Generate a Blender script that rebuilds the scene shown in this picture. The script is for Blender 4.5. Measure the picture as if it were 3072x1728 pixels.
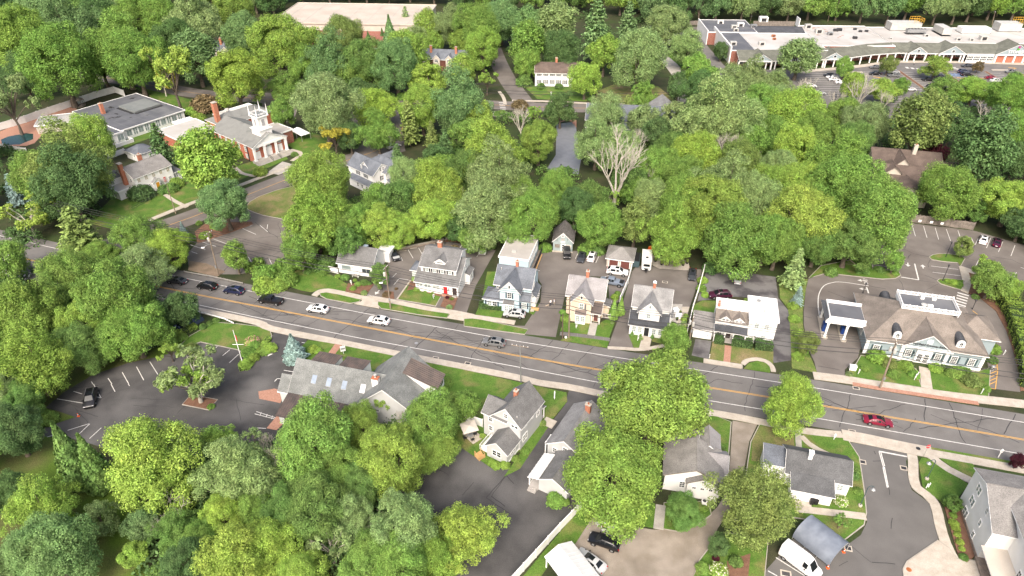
import bpy,bmesh,math,random
from mathutils import Vector,Matrix
random.seed(7)
R = math.radians
for o in list(bpy.data.objects): bpy.data.objects.remove(o)
SC = bpy.context.scene
COL = SC.collection

# ------------------------------------------------------------------ camera
CAM_H,PITCH,FPX = 88.0,R(34.5),2050.0          # drone height, pitch below horizon, focal length for a 3072 px wide frame
cam_d = bpy.data.cameras.new('camera'); cam = bpy.data.objects.new('camera',cam_d); COL.objects.link(cam)
cam.location = (0,0,CAM_H); cam.rotation_euler = (R(90) - PITCH,0,0)
cam_d.sensor_width = 36; cam_d.lens = 36 * FPX / 3072; cam_d.clip_start = 1; cam_d.clip_end = 6000
SC.camera = cam
# ------------------------------------------------------------------ sky, sun, exposure (bright overcast)
SUN_EL,SUN_AZ = 46,190                             # azimuth: direction the light comes from, degrees clockwise from +Y
wd = bpy.data.worlds.new('World'); SC.world = wd; wd.use_nodes = True
nt = wd.node_tree; bg = nt.nodes['Background']
sky = nt.nodes.new('ShaderNodeTexSky'); sky.sky_type = 'NISHITA'; sky.sun_disc = False
sky.sun_elevation = R(SUN_EL); sky.sun_rotation = R(SUN_AZ); sky.air_density = 1.0; sky.dust_density = 9.0; sky.ozone_density = 0.6; sky.altitude = 100
nt.links.new(sky.outputs[0],bg.inputs[0]); bg.inputs[1].default_value = 0.15
sun_d = bpy.data.lights.new('sun','SUN'); sun_d.energy = 1.5; sun_d.angle = R(32); sun_d.color = (1.0,0.97,0.925)
sun = bpy.data.objects.new('sun',sun_d); COL.objects.link(sun)
_az = R(SUN_AZ); _d = Vector((math.sin(_az) * math.cos(R(SUN_EL)),math.cos(_az) * math.cos(R(SUN_EL)),math.sin(R(SUN_EL))))
sun.rotation_euler = _d.to_track_quat('Z','Y').to_euler()
SC.view_settings.view_transform = 'Standard'; SC.view_settings.look = 'None'; SC.view_settings.gamma = 1; SC.view_settings.use_curve_mapping = False
SC.view_settings.exposure = 0.98
SC.render.engine = 'CYCLES'; SC.cycles.max_bounces = 6; SC.cycles.transparent_max_bounces = 6; SC.cycles.use_denoising = True

# ------------------------------------------------------------------ photo pixel -> ground direction
VIEW = {'F': (0,0,2576/3072),'A': (980,690,2576/480),'B': (1680,800,2576/720),'C': (780,1020,4.025),'D': (220,250,4.14),'E': (2080,40,5.03125),
        'H': (2560,20,2.84375),'K': (2440,860,1456/632),'L': (1380,1130,1151/520),'M': (1400,680,4.14),'N': (2560,640,5.03125),
        'O': (2660,1280,1333/412),'Q': (400,220,5.03125)}
for k in range(12): VIEW[k + 1] = (768 * (k % 4),576 * (k // 4),2.5156)
def ray(v,x,y):
    a,b,s = VIEW[v]; u = (a + x / s - 1536) / FPX; w = (b + y / s - 864) / FPX
    return Vector((u,math.cos(PITCH) - w * math.sin(PITCH),-math.sin(PITCH) - w * math.cos(PITCH)))
def W(v,x,y,z=0.0):
    d = ray(v,x,y); t = (CAM_H - z) / -d.z
    return Vector((d.x * t,d.y * t,z))
def depth_at(p): return p.y * math.cos(PITCH) + (CAM_H - p.z) * math.sin(PITCH)
def pts(view,*xy): return [W(*p) if isinstance(p[0],(str,)) or len(p) == 3 else W(view,*p) for p in xy]

# ------------------------------------------------------------------ materials
MATS = {}; ALB = 0.8
def _n(nt,t,**kw):
    n = nt.nodes.new(t)
    for k,v in kw.items():
        if k.startswith('i_'): n.inputs[k[2:].replace('_',' ')].default_value = v
        else: setattr(n,k,v)
    return n
def rgb(c): return (c[0],c[1],c[2],1.0)
def mat(name,c1,c2=None,scale=1.0,rough=0.85,spec=0.25,metal=0.0,fine=0.0,fscale=14.0,contrast=(0.35,0.65),c3=None,s3=0.15,k3=(0.5,0.7),bump=0.0,bscale=30,kind=None,stretch=None):
    c1,c2,c3 = (tuple(v * ALB for v in c) if c else None for c in (c1,c2,c3))
    m = bpy.data.materials.new(name); m.use_nodes = True; MATS[name] = m
    nt = m.node_tree; b = nt.nodes['Principled BSDF']; L = nt.links.new
    b.inputs['Roughness'].default_value = rough; b.inputs['Metallic'].default_value = metal; b.inputs['Specular IOR Level'].default_value = spec
    b.inputs['Base Color'].default_value = rgb(c1); m.diffuse_color = rgb(c1)
    if c2 is None and not fine and not bump: return m
    pos = _n(nt,'ShaderNodeNewGeometry').outputs['Position']
    if stretch:
        mp = _n(nt,'ShaderNodeMapping'); mp.inputs['Scale'].default_value = stretch; L(pos,mp.inputs['Vector']); pos = mp.outputs[0]
    col = None
    def noise(s,det=4.0): 
        n = _n(nt,'ShaderNodeTexNoise'); n.inputs['Scale'].default_value = s; n.inputs['Detail'].default_value = det; L(pos,n.inputs['Vector']); return n.outputs['Fac']
    def ramp(f,lo,hi):
        r = _n(nt,'ShaderNodeMapRange'); r.inputs['From Min'].default_value = lo; r.inputs['From Max'].default_value = hi; L(f,r.inputs['Value']); return r.outputs['Result']
    def mix(f,a,bb,blend='MIX'):
        x = _n(nt,'ShaderNodeMix',data_type='RGBA',blend_type=blend)
        for s,v in ((x.inputs[0],f),(x.inputs[6],a),(x.inputs[7],bb)):
            if isinstance(v,(int,float)): s.default_value = v
            elif isinstance(v,tuple): s.default_value = rgb(v)
            else: L(v,s)
        return x.outputs[2]
    col = c1
    if c2 is not None: col = mix(ramp(noise(scale),*contrast),c1,c2)
    if c3 is not None: col = mix(ramp(noise(s3,3.0),*k3),col,c3)
    if kind == 'brick':
        bt = _n(nt,'ShaderNodeTexBrick'); bt.inputs['Scale'].default_value = 3.0; bt.inputs['Color1'].default_value = rgb(c1); bt.inputs['Color2'].default_value = rgb(c2); bt.inputs['Mortar'].default_value = (0.42,0.38,0.34,1)
        tc = _n(nt,'ShaderNodeTexCoord'); mp = _n(nt,'ShaderNodeMapping'); mp.inputs['Rotation'].default_value = (R(90),0,0); L(tc.outputs['Object'],mp.inputs['Vector'])
        sep = _n(nt,'ShaderNodeSeparateXYZ'); L(tc.outputs['Object'],sep.inputs[0]); ad = _n(nt,'ShaderNodeMath',operation='ADD'); L(sep.outputs[0],ad.inputs[0]); L(sep.outputs[1],ad.inputs[1])
        cb = _n(nt,'ShaderNodeCombineXYZ'); L(ad.outputs[0],cb.inputs[0]); L(sep.outputs[2],cb.inputs[1]); L(cb.outputs[0],bt.inputs['Vector'])
        bt.inputs['Mortar Size'].default_value = 0.012; bt.inputs['Row Height'].default_value = 0.24; bt.inputs['Brick Width'].default_value = 0.7
        col = mix(0.35,bt.outputs['Color'],mix(ramp(noise(scale),*contrast),c1,c2))
    if kind == 'siding':       # lap boards: thin shadow lines every 13 cm
        tc = _n(nt,'ShaderNodeTexCoord'); sep = _n(nt,'ShaderNodeSeparateXYZ'); L(tc.outputs['Object'],sep.inputs[0])
        fr = _n(nt,'ShaderNodeMath',operation='FRACT'); mu = _n(nt,'ShaderNodeMath',operation='MULTIPLY'); mu.inputs[1].default_value = 7.0; L(sep.outputs[2],mu.inputs[0]); L(mu.outputs[0],fr.inputs[0])
        bm = _n(nt,'ShaderNodeBump'); bm.inputs['Strength'].default_value = 0.35; bm.inputs['Distance'].default_value = 0.02; L(fr.outputs[0],bm.inputs['Height']); L(bm.outputs[0],b.inputs['Normal'])
    if fine:
        f = noise(fscale,5.0); r = ramp(f,0.25,0.75)
        v = _n(nt,'ShaderNodeMapRange'); v.inputs['To Min'].default_value = 1 - fine; v.inputs['To Max'].default_value = 1 + fine; L(r,v.inputs['Value'])
        col = mix(1.0,col,v.outputs['Result'],'MULTIPLY')
    if isinstance(col,tuple): b.inputs['Base Color'].default_value = rgb(col)
    else: L(col,b.inputs['Base Color'])
    if bump:
        bm = _n(nt,'ShaderNodeBump'); bm.inputs['Strength'].default_value = bump; bm.inputs['Distance'].default_value = 0.05; L(noise(bscale,4.0),bm.inputs['Height']); L(bm.outputs[0],b.inputs['Normal'])
    return m
def leafmat(name,trans=0.34,rough=0.7):
    m = bpy.data.materials.new(name); m.use_nodes = True; MATS[name] = m; nt = m.node_tree; L = nt.links.new
    nt.nodes.remove(nt.nodes['Principled BSDF']); out = nt.nodes['Material Output']
    oi = _n(nt,'ShaderNodeObjectInfo'); ge = _n(nt,'ShaderNodeNewGeometry')
    no = _n(nt,'ShaderNodeTexNoise'); no.inputs['Scale'].default_value = 0.35; no.inputs['Detail'].default_value = 3; L(ge.outputs['Position'],no.inputs['Vector'])
    hs = _n(nt,'ShaderNodeHueSaturation'); L(oi.outputs['Color'],hs.inputs['Color'])
    def mr(src,a,b_,f0=0.0,f1=1.0):
        r = _n(nt,'ShaderNodeMapRange'); r.inputs['From Min'].default_value = f0; r.inputs['From Max'].default_value = f1; r.inputs['To Min'].default_value = a; r.inputs['To Max'].default_value = b_; L(src,r.inputs['Value']); return r.outputs[0]
    va = _n(nt,'ShaderNodeMath',operation='MULTIPLY'); L(mr(ge.outputs['Random Per Island'],0.62,1.42),va.inputs[0]); n2 = _n(nt,'ShaderNodeTexNoise'); n2.inputs['Scale'].default_value = .9; L(ge.outputs['Position'],n2.inputs['Vector']); L(mr(n2.outputs['Fac'],.68,1.34,.32,.68),va.inputs[1]); L(va.outputs[0],hs.inputs['Value']); L(mr(no.outputs['Fac'],0.494,0.514,0.3,0.7),hs.inputs['Hue']); hs.inputs['Saturation'].default_value = 1.0
    d = _n(nt,'ShaderNodeBsdfPrincipled'); d.inputs['Roughness'].default_value = rough; d.inputs['Specular IOR Level'].default_value = 0.2; L(hs.outputs[0],d.inputs['Base Color'])
    t = _n(nt,'ShaderNodeBsdfTranslucent'); L(hs.outputs[0],t.inputs['Color'])
    mx = _n(nt,'ShaderNodeMixShader'); mx.inputs[0].default_value = trans; L(d.outputs[0],mx.inputs[1]); L(t.outputs[0],mx.inputs[2]); L(mx.outputs[0],out.inputs['Surface'])
    return m
def objcolmat(name,rough=0.3,spec=0.5,coat=0.0,metal=0.0):
    m = mat(name,(.5,.5,.5),rough=rough,spec=spec,metal=metal); nt = m.node_tree; b = nt.nodes['Principled BSDF']
    nt.links.new(_n(nt,'ShaderNodeObjectInfo').outputs['Color'],b.inputs['Base Color']); b.inputs['Coat Weight'].default_value = coat; b.inputs['Coat Roughness'].default_value = 0.05
    return m
mat('ground',(0.028,0.040,0.014),(0.055,0.055,0.028),0.25,fine=.4,fscale=6,c3=(0.04,0.07,0.016),s3=.07)
mat('grass',(0.070,0.150,0.020),(0.105,0.185,0.030),0.5,fine=.45,fscale=7,c3=(0.19,0.18,0.065),s3=.3,k3=(.5,.72),bump=.3,bscale=12)
mat('grass_dry',(0.11,0.16,0.035),(0.20,0.18,0.075),0.35,fine=.45,fscale=7,c3=(0.24,0.19,0.10),s3=.2,k3=(.5,.7))
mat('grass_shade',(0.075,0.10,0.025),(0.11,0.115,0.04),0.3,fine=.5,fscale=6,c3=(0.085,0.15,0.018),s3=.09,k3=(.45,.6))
mat('weeds',(0.10,0.17,0.03),(0.17,0.20,0.06),0.8,fine=.5,fscale=5)
mat('asphalt_road',(0.150,0.143,0.137),(0.180,0.172,0.165),0.35,rough=.9,fine=.16,fscale=9,c3=(0.125,0.119,0.115),s3=.12)
mat('asphalt_brown',(0.155,0.139,0.128),(0.188,0.170,0.156),0.3,rough=.92,fine=.18,fscale=9,c3=(0.125,0.11,0.10),s3=.1)
mat('asphalt_dark',(0.058,0.057,0.058),(0.095,0.092,0.091),0.22,rough=.9,fine=.28,fscale=9,c3=(0.15,0.146,0.143),s3=.09,k3=(.5,.78))
mat('asphalt_grey',(0.125,0.12,0.115),(0.15,0.144,0.138),0.25,rough=.9,fine=.12,fscale=10)
mat('asphalt_patchy',(0.17,0.165,0.165),(0.075,0.07,0.075),0.22,rough=.9,fine=.2,fscale=8,contrast=(.45,.6))
mat('gravel',(0.24,0.205,0.165),(0.33,0.29,0.245),0.35,rough=.95,fine=.3,fscale=12,c3=(0.18,0.155,0.125),s3=.16,bump=.5,bscale=18)
mat('mulch',(0.15,0.080,0.052),(0.21,0.115,0.075),1.2,fine=.4,fscale=10)
mat('dirt',(0.24,0.18,0.13),(0.17,0.13,0.09),.6,fine=.3,fscale=8)
mat('concrete',(0.42,0.375,0.315),(0.50,0.455,0.39),0.8,rough=.9,fine=.12,fscale=6)
mat('concrete_grey',(0.36,0.34,0.31),(0.44,0.42,0.38),0.8,rough=.9,fine=.12,fscale=6)
mat('kerb',(0.42,0.39,0.34),(0.34,0.31,0.27),1.0,fine=.15)
mat('hedge_core',(0.035,0.06,0.02),rough=.9)
mat('tar',(0.035,0.034,0.036),rough=.6)
mat('stain',(0.06,0.058,0.062),(0.08,0.078,0.08),1.)
mat('paint_white',(0.72,0.71,0.68),(0.52,0.51,0.49),2.5,rough=.7)
mat('paint_yellow',(0.72,0.40,0.07),(0.58,0.34,0.10),2.5,rough=.7)
mat('paint_blue',(0.10,0.20,0.42),(0.14,0.26,0.48),2.,rough=.7)
mat('brick_paver',(0.36,0.19,0.135),(0.43,0.245,0.18),3.,fine=.2,fscale=12)
mat('brick_red',(0.40,0.11,0.065),(0.48,0.15,0.09),2.,kind='brick',fine=.1)
mat('brick_dark',(0.22,0.075,0.055),(0.29,0.10,0.07),2.,kind='brick',fine=.1)
mat('brick_chimney',(0.40,0.15,0.09),(0.50,0.22,0.14),5.,fine=.25,fscale=10)
mat('white_siding',(0.90,0.90,0.89),(0.83,0.83,0.81),.6,rough=.7,kind='siding')
mat('white_trim',(0.92,0.92,0.91),rough=.6)
mat('white_vinyl',(0.95,0.95,0.93),(0.87,0.86,0.83),.8,rough=.55)
mat('blue_siding',(0.56,0.72,0.78),(0.51,0.66,0.73),.6,rough=.75,kind='siding')
mat('barn_siding',(0.36,0.44,0.45),(0.29,0.35,0.35),1.2,rough=.85,fine=.15,kind='siding')
mat('cream_siding',(0.80,0.66,0.51),(0.74,0.61,0.47),.7,rough=.75,kind='siding')
mat('grey_siding',(0.56,0.57,0.57),(0.52,0.53,0.53),.7,rough=.75,kind='siding')
mat('bank_siding',(0.33,0.40,0.43),(0.29,0.36,0.39),.7,rough=.75,kind='siding')
mat('beige_siding',(0.60,0.55,0.50),(0.56,0.51,0.46),.7,rough=.75,kind='siding')
mat('sage_siding',(0.64,0.69,0.67),(0.58,0.63,0.61),.7,rough=.75,kind='siding')
mat('teal_siding',(0.30,0.38,0.38),(0.27,0.34,0.35),.7,rough=.75,kind='siding')
mat('stucco',(0.58,0.53,0.46),(0.52,0.47,0.41),.5,fine=.08)
def shingle(n,c,v=.3,s=.5): mat(n,tuple(x * (1 - v * .5) for x in c),tuple(x * (1 + v * .5) for x in c),s,rough=.92,fine=v * 1.3,fscale=7.0,stretch=(1,1,1.6),c3=tuple(x * .78 for x in c),s3=.4,k3=(.5,.72))
shingle('shingle_grey',(0.165,0.165,0.165)); shingle('shingle_lightgrey',(0.25,0.25,0.25)); shingle('shingle_bluegrey',(0.15,0.165,0.19))
shingle('shingle_office',(0.205,0.215,0.21),.35); shingle('shingle_brown',(0.21,0.183,0.16)); shingle('shingle_darkbrown',(0.13,0.10,0.085)); shingle('shingle_black',(0.075,0.08,0.09))
shingle('slate_pale',(0.30,0.29,0.295),.22); shingle('shingle_taupe',(0.235,0.226,0.217)); shingle('shingle_olive',(0.145,0.15,0.125)); shingle('shingle_church',(0.21,0.215,0.205),.12)
shingle('shingle_dark',(0.115,0.118,0.122)); shingle('shingle_weathered',(0.16,0.15,0.145),.45,1.2)
mat('roof_white',(0.70,0.70,0.69),(0.62,0.61,0.59),.25,rough=.6,c3=(0.52,0.49,0.44),s3=.5,k3=(.62,.75))
mat('roof_white_dirty',(0.52,0.51,0.495),(0.43,0.41,0.38),.12,rough=.6,fine=.05,c3=(0.36,0.29,0.22),s3=.35,k3=(.66,.76))
mat('roof_tan',(0.44,0.385,0.33),(0.52,0.46,0.40),.1,rough=.8,fine=.08,fscale=2)
mat('roof_membrane',(0.10,0.105,0.12),(0.13,0.135,0.15),.25,rough=.7,c3=(.165,.17,.18),s3=.12)
mat('roof_greypad',(0.20,0.215,0.215),(0.17,0.185,0.185),.4,rough=.8,fine=.1)
mat('roof_pale',(0.37,0.35,0.325),(0.42,0.40,0.37),.4,rough=.85,fine=.06)
mat('roof_metal_brown',(0.10,0.085,0.08),(0.16,0.125,0.11),.8,rough=.5,metal=.3)
mat('roof_metal_white',(0.74,0.75,0.75),(0.66,0.67,0.67),.8,rough=.4)
mat('tarp',(0.165,0.19,0.235),(0.215,0.245,0.295),.8,rough=.6,bump=.4,bscale=3)
mat('canvas_white',(0.95,0.95,0.95),(0.85,0.87,0.9),.8,rough=.7)
mat('canvas_beige',(0.62,0.57,0.50),(0.56,0.51,0.45),.8,rough=.8)
mat('canvas_tan',(0.62,0.47,0.30),rough=.8)
mat('glass_dark',(0.035,0.045,0.052),(0.07,0.08,0.085),.7,rough=.08,spec=.6)
mat('glass_pale',(0.30,0.36,0.35),(0.22,0.27,0.27),.6,rough=.1,spec=.6)
mat('glass_sky',(0.22,0.28,0.36),(0.30,0.36,0.44),.8,rough=.08,spec=.7)
mat('blind_tan',(0.42,0.37,0.25),(0.34,0.30,0.20),2.,rough=.5)
mat('shutter_black',(0.02,0.022,0.025),rough=.6); mat('shutter_teal',(0.055,0.09,0.10),rough=.6); mat('shutter_navy',(0.05,0.085,0.12),rough=.6); mat('shutter_grey',(0.16,0.16,0.17),rough=.6)
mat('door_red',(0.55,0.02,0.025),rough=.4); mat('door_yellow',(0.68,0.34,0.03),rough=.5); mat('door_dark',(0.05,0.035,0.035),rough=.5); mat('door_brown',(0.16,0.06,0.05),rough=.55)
mat('wood_weathered',(0.26,0.225,0.195),(0.16,0.14,0.125),1.2,fine=.25,fscale=5); mat('wood_new',(0.60,0.38,0.17),(0.52,0.32,0.14),1.); mat('wood_pole',(0.30,0.24,0.18),(0.22,0.175,0.135),.7,fine=.2)
mat('wood_dark',(0.10,0.075,0.06),(0.14,0.10,0.08),1.); mat('wood_grey_deck',(0.42,0.40,0.38),(0.36,0.34,0.32),1.)
mat('metal_grey',(0.42,0.43,0.44),(0.34,0.35,0.36),1.5,rough=.45,metal=.5); mat('metal_dark',(0.05,0.05,0.055),rough=.5,metal=.3); mat('metal_light',(0.62,0.61,0.58),(0.52,0.51,0.48),1.,rough=.5,metal=.2)
mat('galvanised',(0.50,0.49,0.46),(0.40,0.38,0.35),1.5,rough=.5,metal=.4)
mat('stone_wall',(0.34,0.27,0.22),(0.24,0.20,0.17),2.2,fine=.25); mat('stone_pale',(0.48,0.44,0.39),(0.40,0.36,0.32),2.,fine=.2)
mat('black_plastic',(0.02,0.02,0.022),rough=.5); mat('rubber',(0.018,0.018,0.019),rough=.85); mat('wire',(0.03,0.03,0.032),rough=.6)
mat('yellow_paint_metal',(0.72,0.42,0.05),rough=.5); mat('orange_plastic',(0.80,0.13,0.03),rough=.5); mat('red_sign',(0.62,0.02,0.03),rough=.4); mat('blue_box',(0.02,0.06,0.24),rough=.4); mat('terracotta',(0.42,0.15,0.08),rough=.8)
mat('green_logo',(0.10,0.42,0.04),rough=.5); mat('purple_logo',(0.42,0.04,0.22),rough=.5); mat('rust',(0.45,0.16,0.05),(0.30,0.10,0.04),2.)
mat('water_creek',(0.012,0.016,0.014),rough=.08,spec=.6); mat('pond',(0.20,0.21,0.235),(0.16,0.17,0.195),.6,rough=.4,spec=.5,bump=.25,bscale=3); mat('pool',(0.02,0.065,0.068),(0.014,0.045,0.05),.5,rough=.15)
mat('skin',(0.55,0.36,0.27),rough=.6); mat('shirt_white',(0.70,0.70,0.72),rough=.8); mat('trousers_dark',(0.03,0.035,0.05),rough=.8); mat('shirt_pale',(0.60,0.60,0.66),rough=.8); mat('fur_tan',(0.5,0.42,0.33),rough=.9); mat('hair_dark',(0.04,0.03,0.025),rough=.8); mat('trousers_tan',(0.42,0.36,0.28),rough=.8)
mat('flag_red',(0.55,0.04,0.05),rough=.7)
mat('bark',(0.17,0.14,0.11),(0.10,0.08,0.065),2.,fine=.3); mat('bark_dead',(0.54,0.51,0.44),(0.42,0.39,0.33),2.,fine=.2); mat('flower_white',(0.72,0.68,0.55),rough=.8); mat('flower_pink',(0.62,0.30,0.30),rough=.8)
leafmat('leaf'); leafmat('needle',.12); objcolmat('car_paint',.3,.4,.25); mat('car_glass',(0.012,0.015,0.018),rough=.12,spec=.3)
mat('light_lens',(0.75,0.75,0.78),rough=.2); mat('tail_lens',(0.42,0.01,0.012),rough=.25); mat('rim',(0.42,0.43,0.45),rough=.35,metal=.7)
def M(n): return MATS[n]

# ------------------------------------------------------------------ mesh building
def tag(o,label,cat,group=None):
    o['label'] = label; o['category'] = cat
    if group: o['group'] = group
    return o
def empty(name,loc=(0,0,0),rz=0.0,label=None,cat=None,group=None):
    o = bpy.data.objects.new(name,None); COL.objects.link(o); o.location = loc; o.rotation_euler = (0,0,rz); o.empty_display_size = .3
    if label: tag(o,label,cat,group)
    return o
def link(name,me,parent=None,loc=None,rz=None,color=None):
    o = bpy.data.objects.new(name,me); COL.objects.link(o)
    if parent is not None: o.parent = parent
    if loc is not None: o.location = loc
    if rz is not None: o.rotation_euler = (0,0,rz)
    if color is not None: o.color = rgb(color)
    return o
def copy_tree(o,parent=None,color=None):
    c = o.copy(); COL.objects.link(c); c.parent = parent
    if color is not None and c.type == 'MESH' and c.data.materials and c.data.materials[0].name == 'car_paint': c.color = rgb(color)
    for ch in o.children: copy_tree(ch,c,color)
    return c
class MB:
    def __init__(s): s.v = []; s.f = []
    def quad(s,*p):
        n = len(s.v); s.v += [tuple(q) for q in p]; s.f.append(tuple(range(n,n + len(p)))); return s
    def box(s,x0,x1,y0,y1,z0,z1):
        n = len(s.v); s.v += [(x0,y0,z0),(x1,y0,z0),(x1,y1,z0),(x0,y1,z0),(x0,y0,z1),(x1,y0,z1),(x1,y1,z1),(x0,y1,z1)]
        s.f += [tuple(n + i for i in q) for q in ((0,3,2,1),(4,5,6,7),(0,1,5,4),(1,2,6,5),(2,3,7,6),(3,0,4,7))]; return s
    def prism(s,poly,z0,z1):
        n = len(s.v); k = len(poly); s.v += [(p[0],p[1],z0) for p in poly] + [(p[0],p[1],z1) for p in poly]
        s.f.append(tuple(n + k + i for i in range(k))); s.f.append(tuple(n + k - 1 - i for i in range(k)))
        for i in range(k): j = (i + 1) % k; s.f.append((n + i,n + j,n + k + j,n + k + i))
        return s
    def slab(s,a,b,c,d,t):       # quad a,b,c,d (top face) thickened downwards
        n = len(s.v); P = [Vector(q) for q in (a,b,c,d)]
        s.v += [tuple(q) for q in P] + [(q.x,q.y,q.z - t) for q in P]
        s.f += [tuple(n + i for i in q) for q in ((0,1,2,3),(7,6,5,4),(0,4,5,1),(1,5,6,2),(2,6,7,3),(3,7,4,0))]; return s
    def tri_slab(s,a,b,c,t):
        n = len(s.v); P = [Vector(q) for q in (a,b,c)]; s.v += [tuple(q) for q in P] + [(q.x,q.y,q.z - t) for q in P]
        s.f += [tuple(n + i for i in q) for q in ((0,1,2),(5,4,3),(0,3,4,1),(1,4,5,2),(2,5,3,0))]; return s
    def tube(s,a,b,r0,r1=None,k=6,cap=True):
        r1 = r0 if r1 is None else r1; a = Vector(a); b = Vector(b); d = (b - a)
        if d.length < 1e-6: return s
        q = d.to_track_quat('Z','Y'); n = len(s.v)
        for c,r in ((a,r0),(b,r1)):
            for i in range(k): s.v.append(tuple(c + q @ Vector((r * math.cos(2 * math.pi * i / k),r * math.sin(2 * math.pi * i / k),0))))
        for i in range(k): j = (i + 1) % k; s.f.append((n + i,n + j,n + k + j,n + k + i))
        if cap: s.f.append(tuple(n + k - 1 - i for i in range(k))); s.f.append(tuple(n + k + i for i in range(k)))
        return s
    def path(s,P,r,k=5):
        for a,b in zip(P[:-1],P[1:]): s.tube(a,b,r,r,k)
        return s
    def lathe(s,c,prof,k=12):
        n = len(s.v); c = Vector(c)
        for (r,z) in prof:
            for i in range(k): s.v.append((c.x + r * math.cos(2 * math.pi * i / k),c.y + r * math.sin(2 * math.pi * i / k),c.z + z))
        for a in range(len(prof) - 1):
            for i in range(k): j = (i + 1) % k; s.f.append((n + a * k + i,n + a * k + j,n + (a + 1) * k + j,n + (a + 1) * k + i))
        s.f.append(tuple(n + (len(prof) - 1) * k + i for i in range(k))); s.f.append(tuple(n + k - 1 - i for i in range(k))); return s
    def mesh(s,name,m,smooth=None):
        me = bpy.data.meshes.new(name); me.from_pydata(s.v,[],s.f); me.materials.append(M(m) if isinstance(m,str) else m)
        if smooth is not None:
            me.polygons.foreach_set('use_smooth',[True] * len(me.polygons)); me.set_sharp_from_angle(angle=R(smooth))
        me.update(); return me
    def build(s,name,m,parent=None,loc=None,rz=None,color=None,smooth=None): return link(name,s.mesh(name,m,smooth),parent,loc,rz,color)
def struct(o): o['kind'] = 'structure'; return o
def offset_line(P,d):                # P list of Vectors, d>0 = to the left of travel
    out = []
    for i,p in enumerate(P):
        a = P[max(i - 1,0)]; b = P[min(i + 1,len(P) - 1)]; t = (b - a); t.z = 0; t.normalize()
        out.append(Vector((p.x - t.y * d,p.y + t.x * d,p.z)))
    return out
def resample(P,step,closed=False):
    if closed: P = P + [P[0]]
    out = [P[0].copy()]; acc = 0.0
    for a,b in zip(P[:-1],P[1:]):
        L = (b - a).length; t = step - acc
        while t <= L: out.append(a.lerp(b,t / L)); t += step
        acc = (acc + L) % step if L > 0 else acc
    return out
def smooth_line(P,n=4):              # Catmull-Rom
    out = []
    for i in range(len(P) - 1):
        p0 = P[max(i - 1,0)]; p1 = P[i]; p2 = P[i + 1]; p3 = P[min(i + 2,len(P) - 1)]
        for k in range(n):
            t = k / n; out.append(.5 * ((2 * p1) + (p2 - p0) * t + (2 * p0 - 5 * p1 + 4 * p2 - p3) * t * t + (3 * p1 - p0 - 3 * p2 + p3) * t ** 3))
    out.append(P[-1]); return out
def smooth_loop(P,n=4):
    out = []; k = len(P)
    for i in range(k):
        p0,p1,p2,p3 = P[(i - 1) % k],P[i],P[(i + 1) % k],P[(i + 2) % k]
        for j in range(n):
            t = j / n; out.append(.5 * ((2 * p1) + (p2 - p0) * t + (2 * p0 - 5 * p1 + 4 * p2 - p3) * t * t + (3 * p1 - p0 - 3 * p2 + p3) * t ** 3))
    return out
def ribbon(P,w,z):                  # flat strip along P
    A = offset_line(P,w / 2); B = offset_line(P,-w / 2); m = MB(); n = len(P)
    m.v = [(a.x,a.y,z) for a in A] + [(b.x,b.y,z) for b in B]
    m.f = [(i,n + i,n + i + 1,i + 1) for i in range(n - 1)]; return m
# ================================================================== SETTING: ground, roads, lots, lawns
def tri_poly(P):                       # ear clipping of a simple polygon, returns index triples
    from mathutils.geometry import tessellate_polygon
    return [tuple(t) for t in tessellate_polygon([[Vector((p.x,p.y,0)) for p in P]])]
LOTS = []
def patch(name,P,z,m,h=0.0,label=None,kerb=False,cat='ground',loop=0,kerbw=0.16):
    if loop: P = smooth_loop(P,loop)
    if cat in ('road','car park'): LOTS.append(P)
    n = len(P); mb = MB(); mb.v = [(p.x,p.y,z) for p in P]; T = tri_poly(P)
    area = sum(P[i].x * P[(i + 1) % n].y - P[(i + 1) % n].x * P[i].y for i in range(n))
    for t in T:
        a,b,c = (P[i] for i in t); s = (b.x - a.x) * (c.y - a.y) - (b.y - a.y) * (c.x - a.x)
        mb.f.append(t if s > 0 else t[::-1])
    if h:
        mb.v += [(p.x,p.y,z - h) for p in P]
        for i in range(n):
            j = (i + 1) % n; f = (n + i,n + j,j,i); mb.f.append(f if area > 0 else f[::-1])
    o = struct(mb.build(name,m)); o['label'] = label or (name.replace('_',' ') + ' beside the road'); o['category'] = cat
    if kerb:
        q = P if area > 0 else P[::-1]
        out = [Vector((0,0,0))] * n
        for i in range(n):
            t = (q[(i + 1) % n] - q[i - 1]); t.normalize(); out[i] = Vector((q[i].x + t.y * kerbw,q[i].y - t.x * kerbw,0))
        k = MB()
        for i in range(n):
            j = (i + 1) % n; a,b,c,d = q[i],q[j],out[j],out[i]
            k.quad((a.x,a.y,z + .015),(d.x,d.y,z + .015),(c.x,c.y,z + .015),(b.x,b.y,z + .015)); k.quad((d.x,d.y,z + .015),(d.x,d.y,-.03),(c.x,c.y,-.03),(c.x,c.y,z + .015))
        k.build('kerb','kerb',o)
    return o
g = MB(); g.quad((-3000,-200,-.03),(3000,-200,-.03),(3000,4000,-.03),(-3000,4000,-.03)); o = struct(g.build('ground','ground')); o['label'] = 'leaf littered earth and rough grass under the trees'; o['category'] = 'ground'

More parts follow.
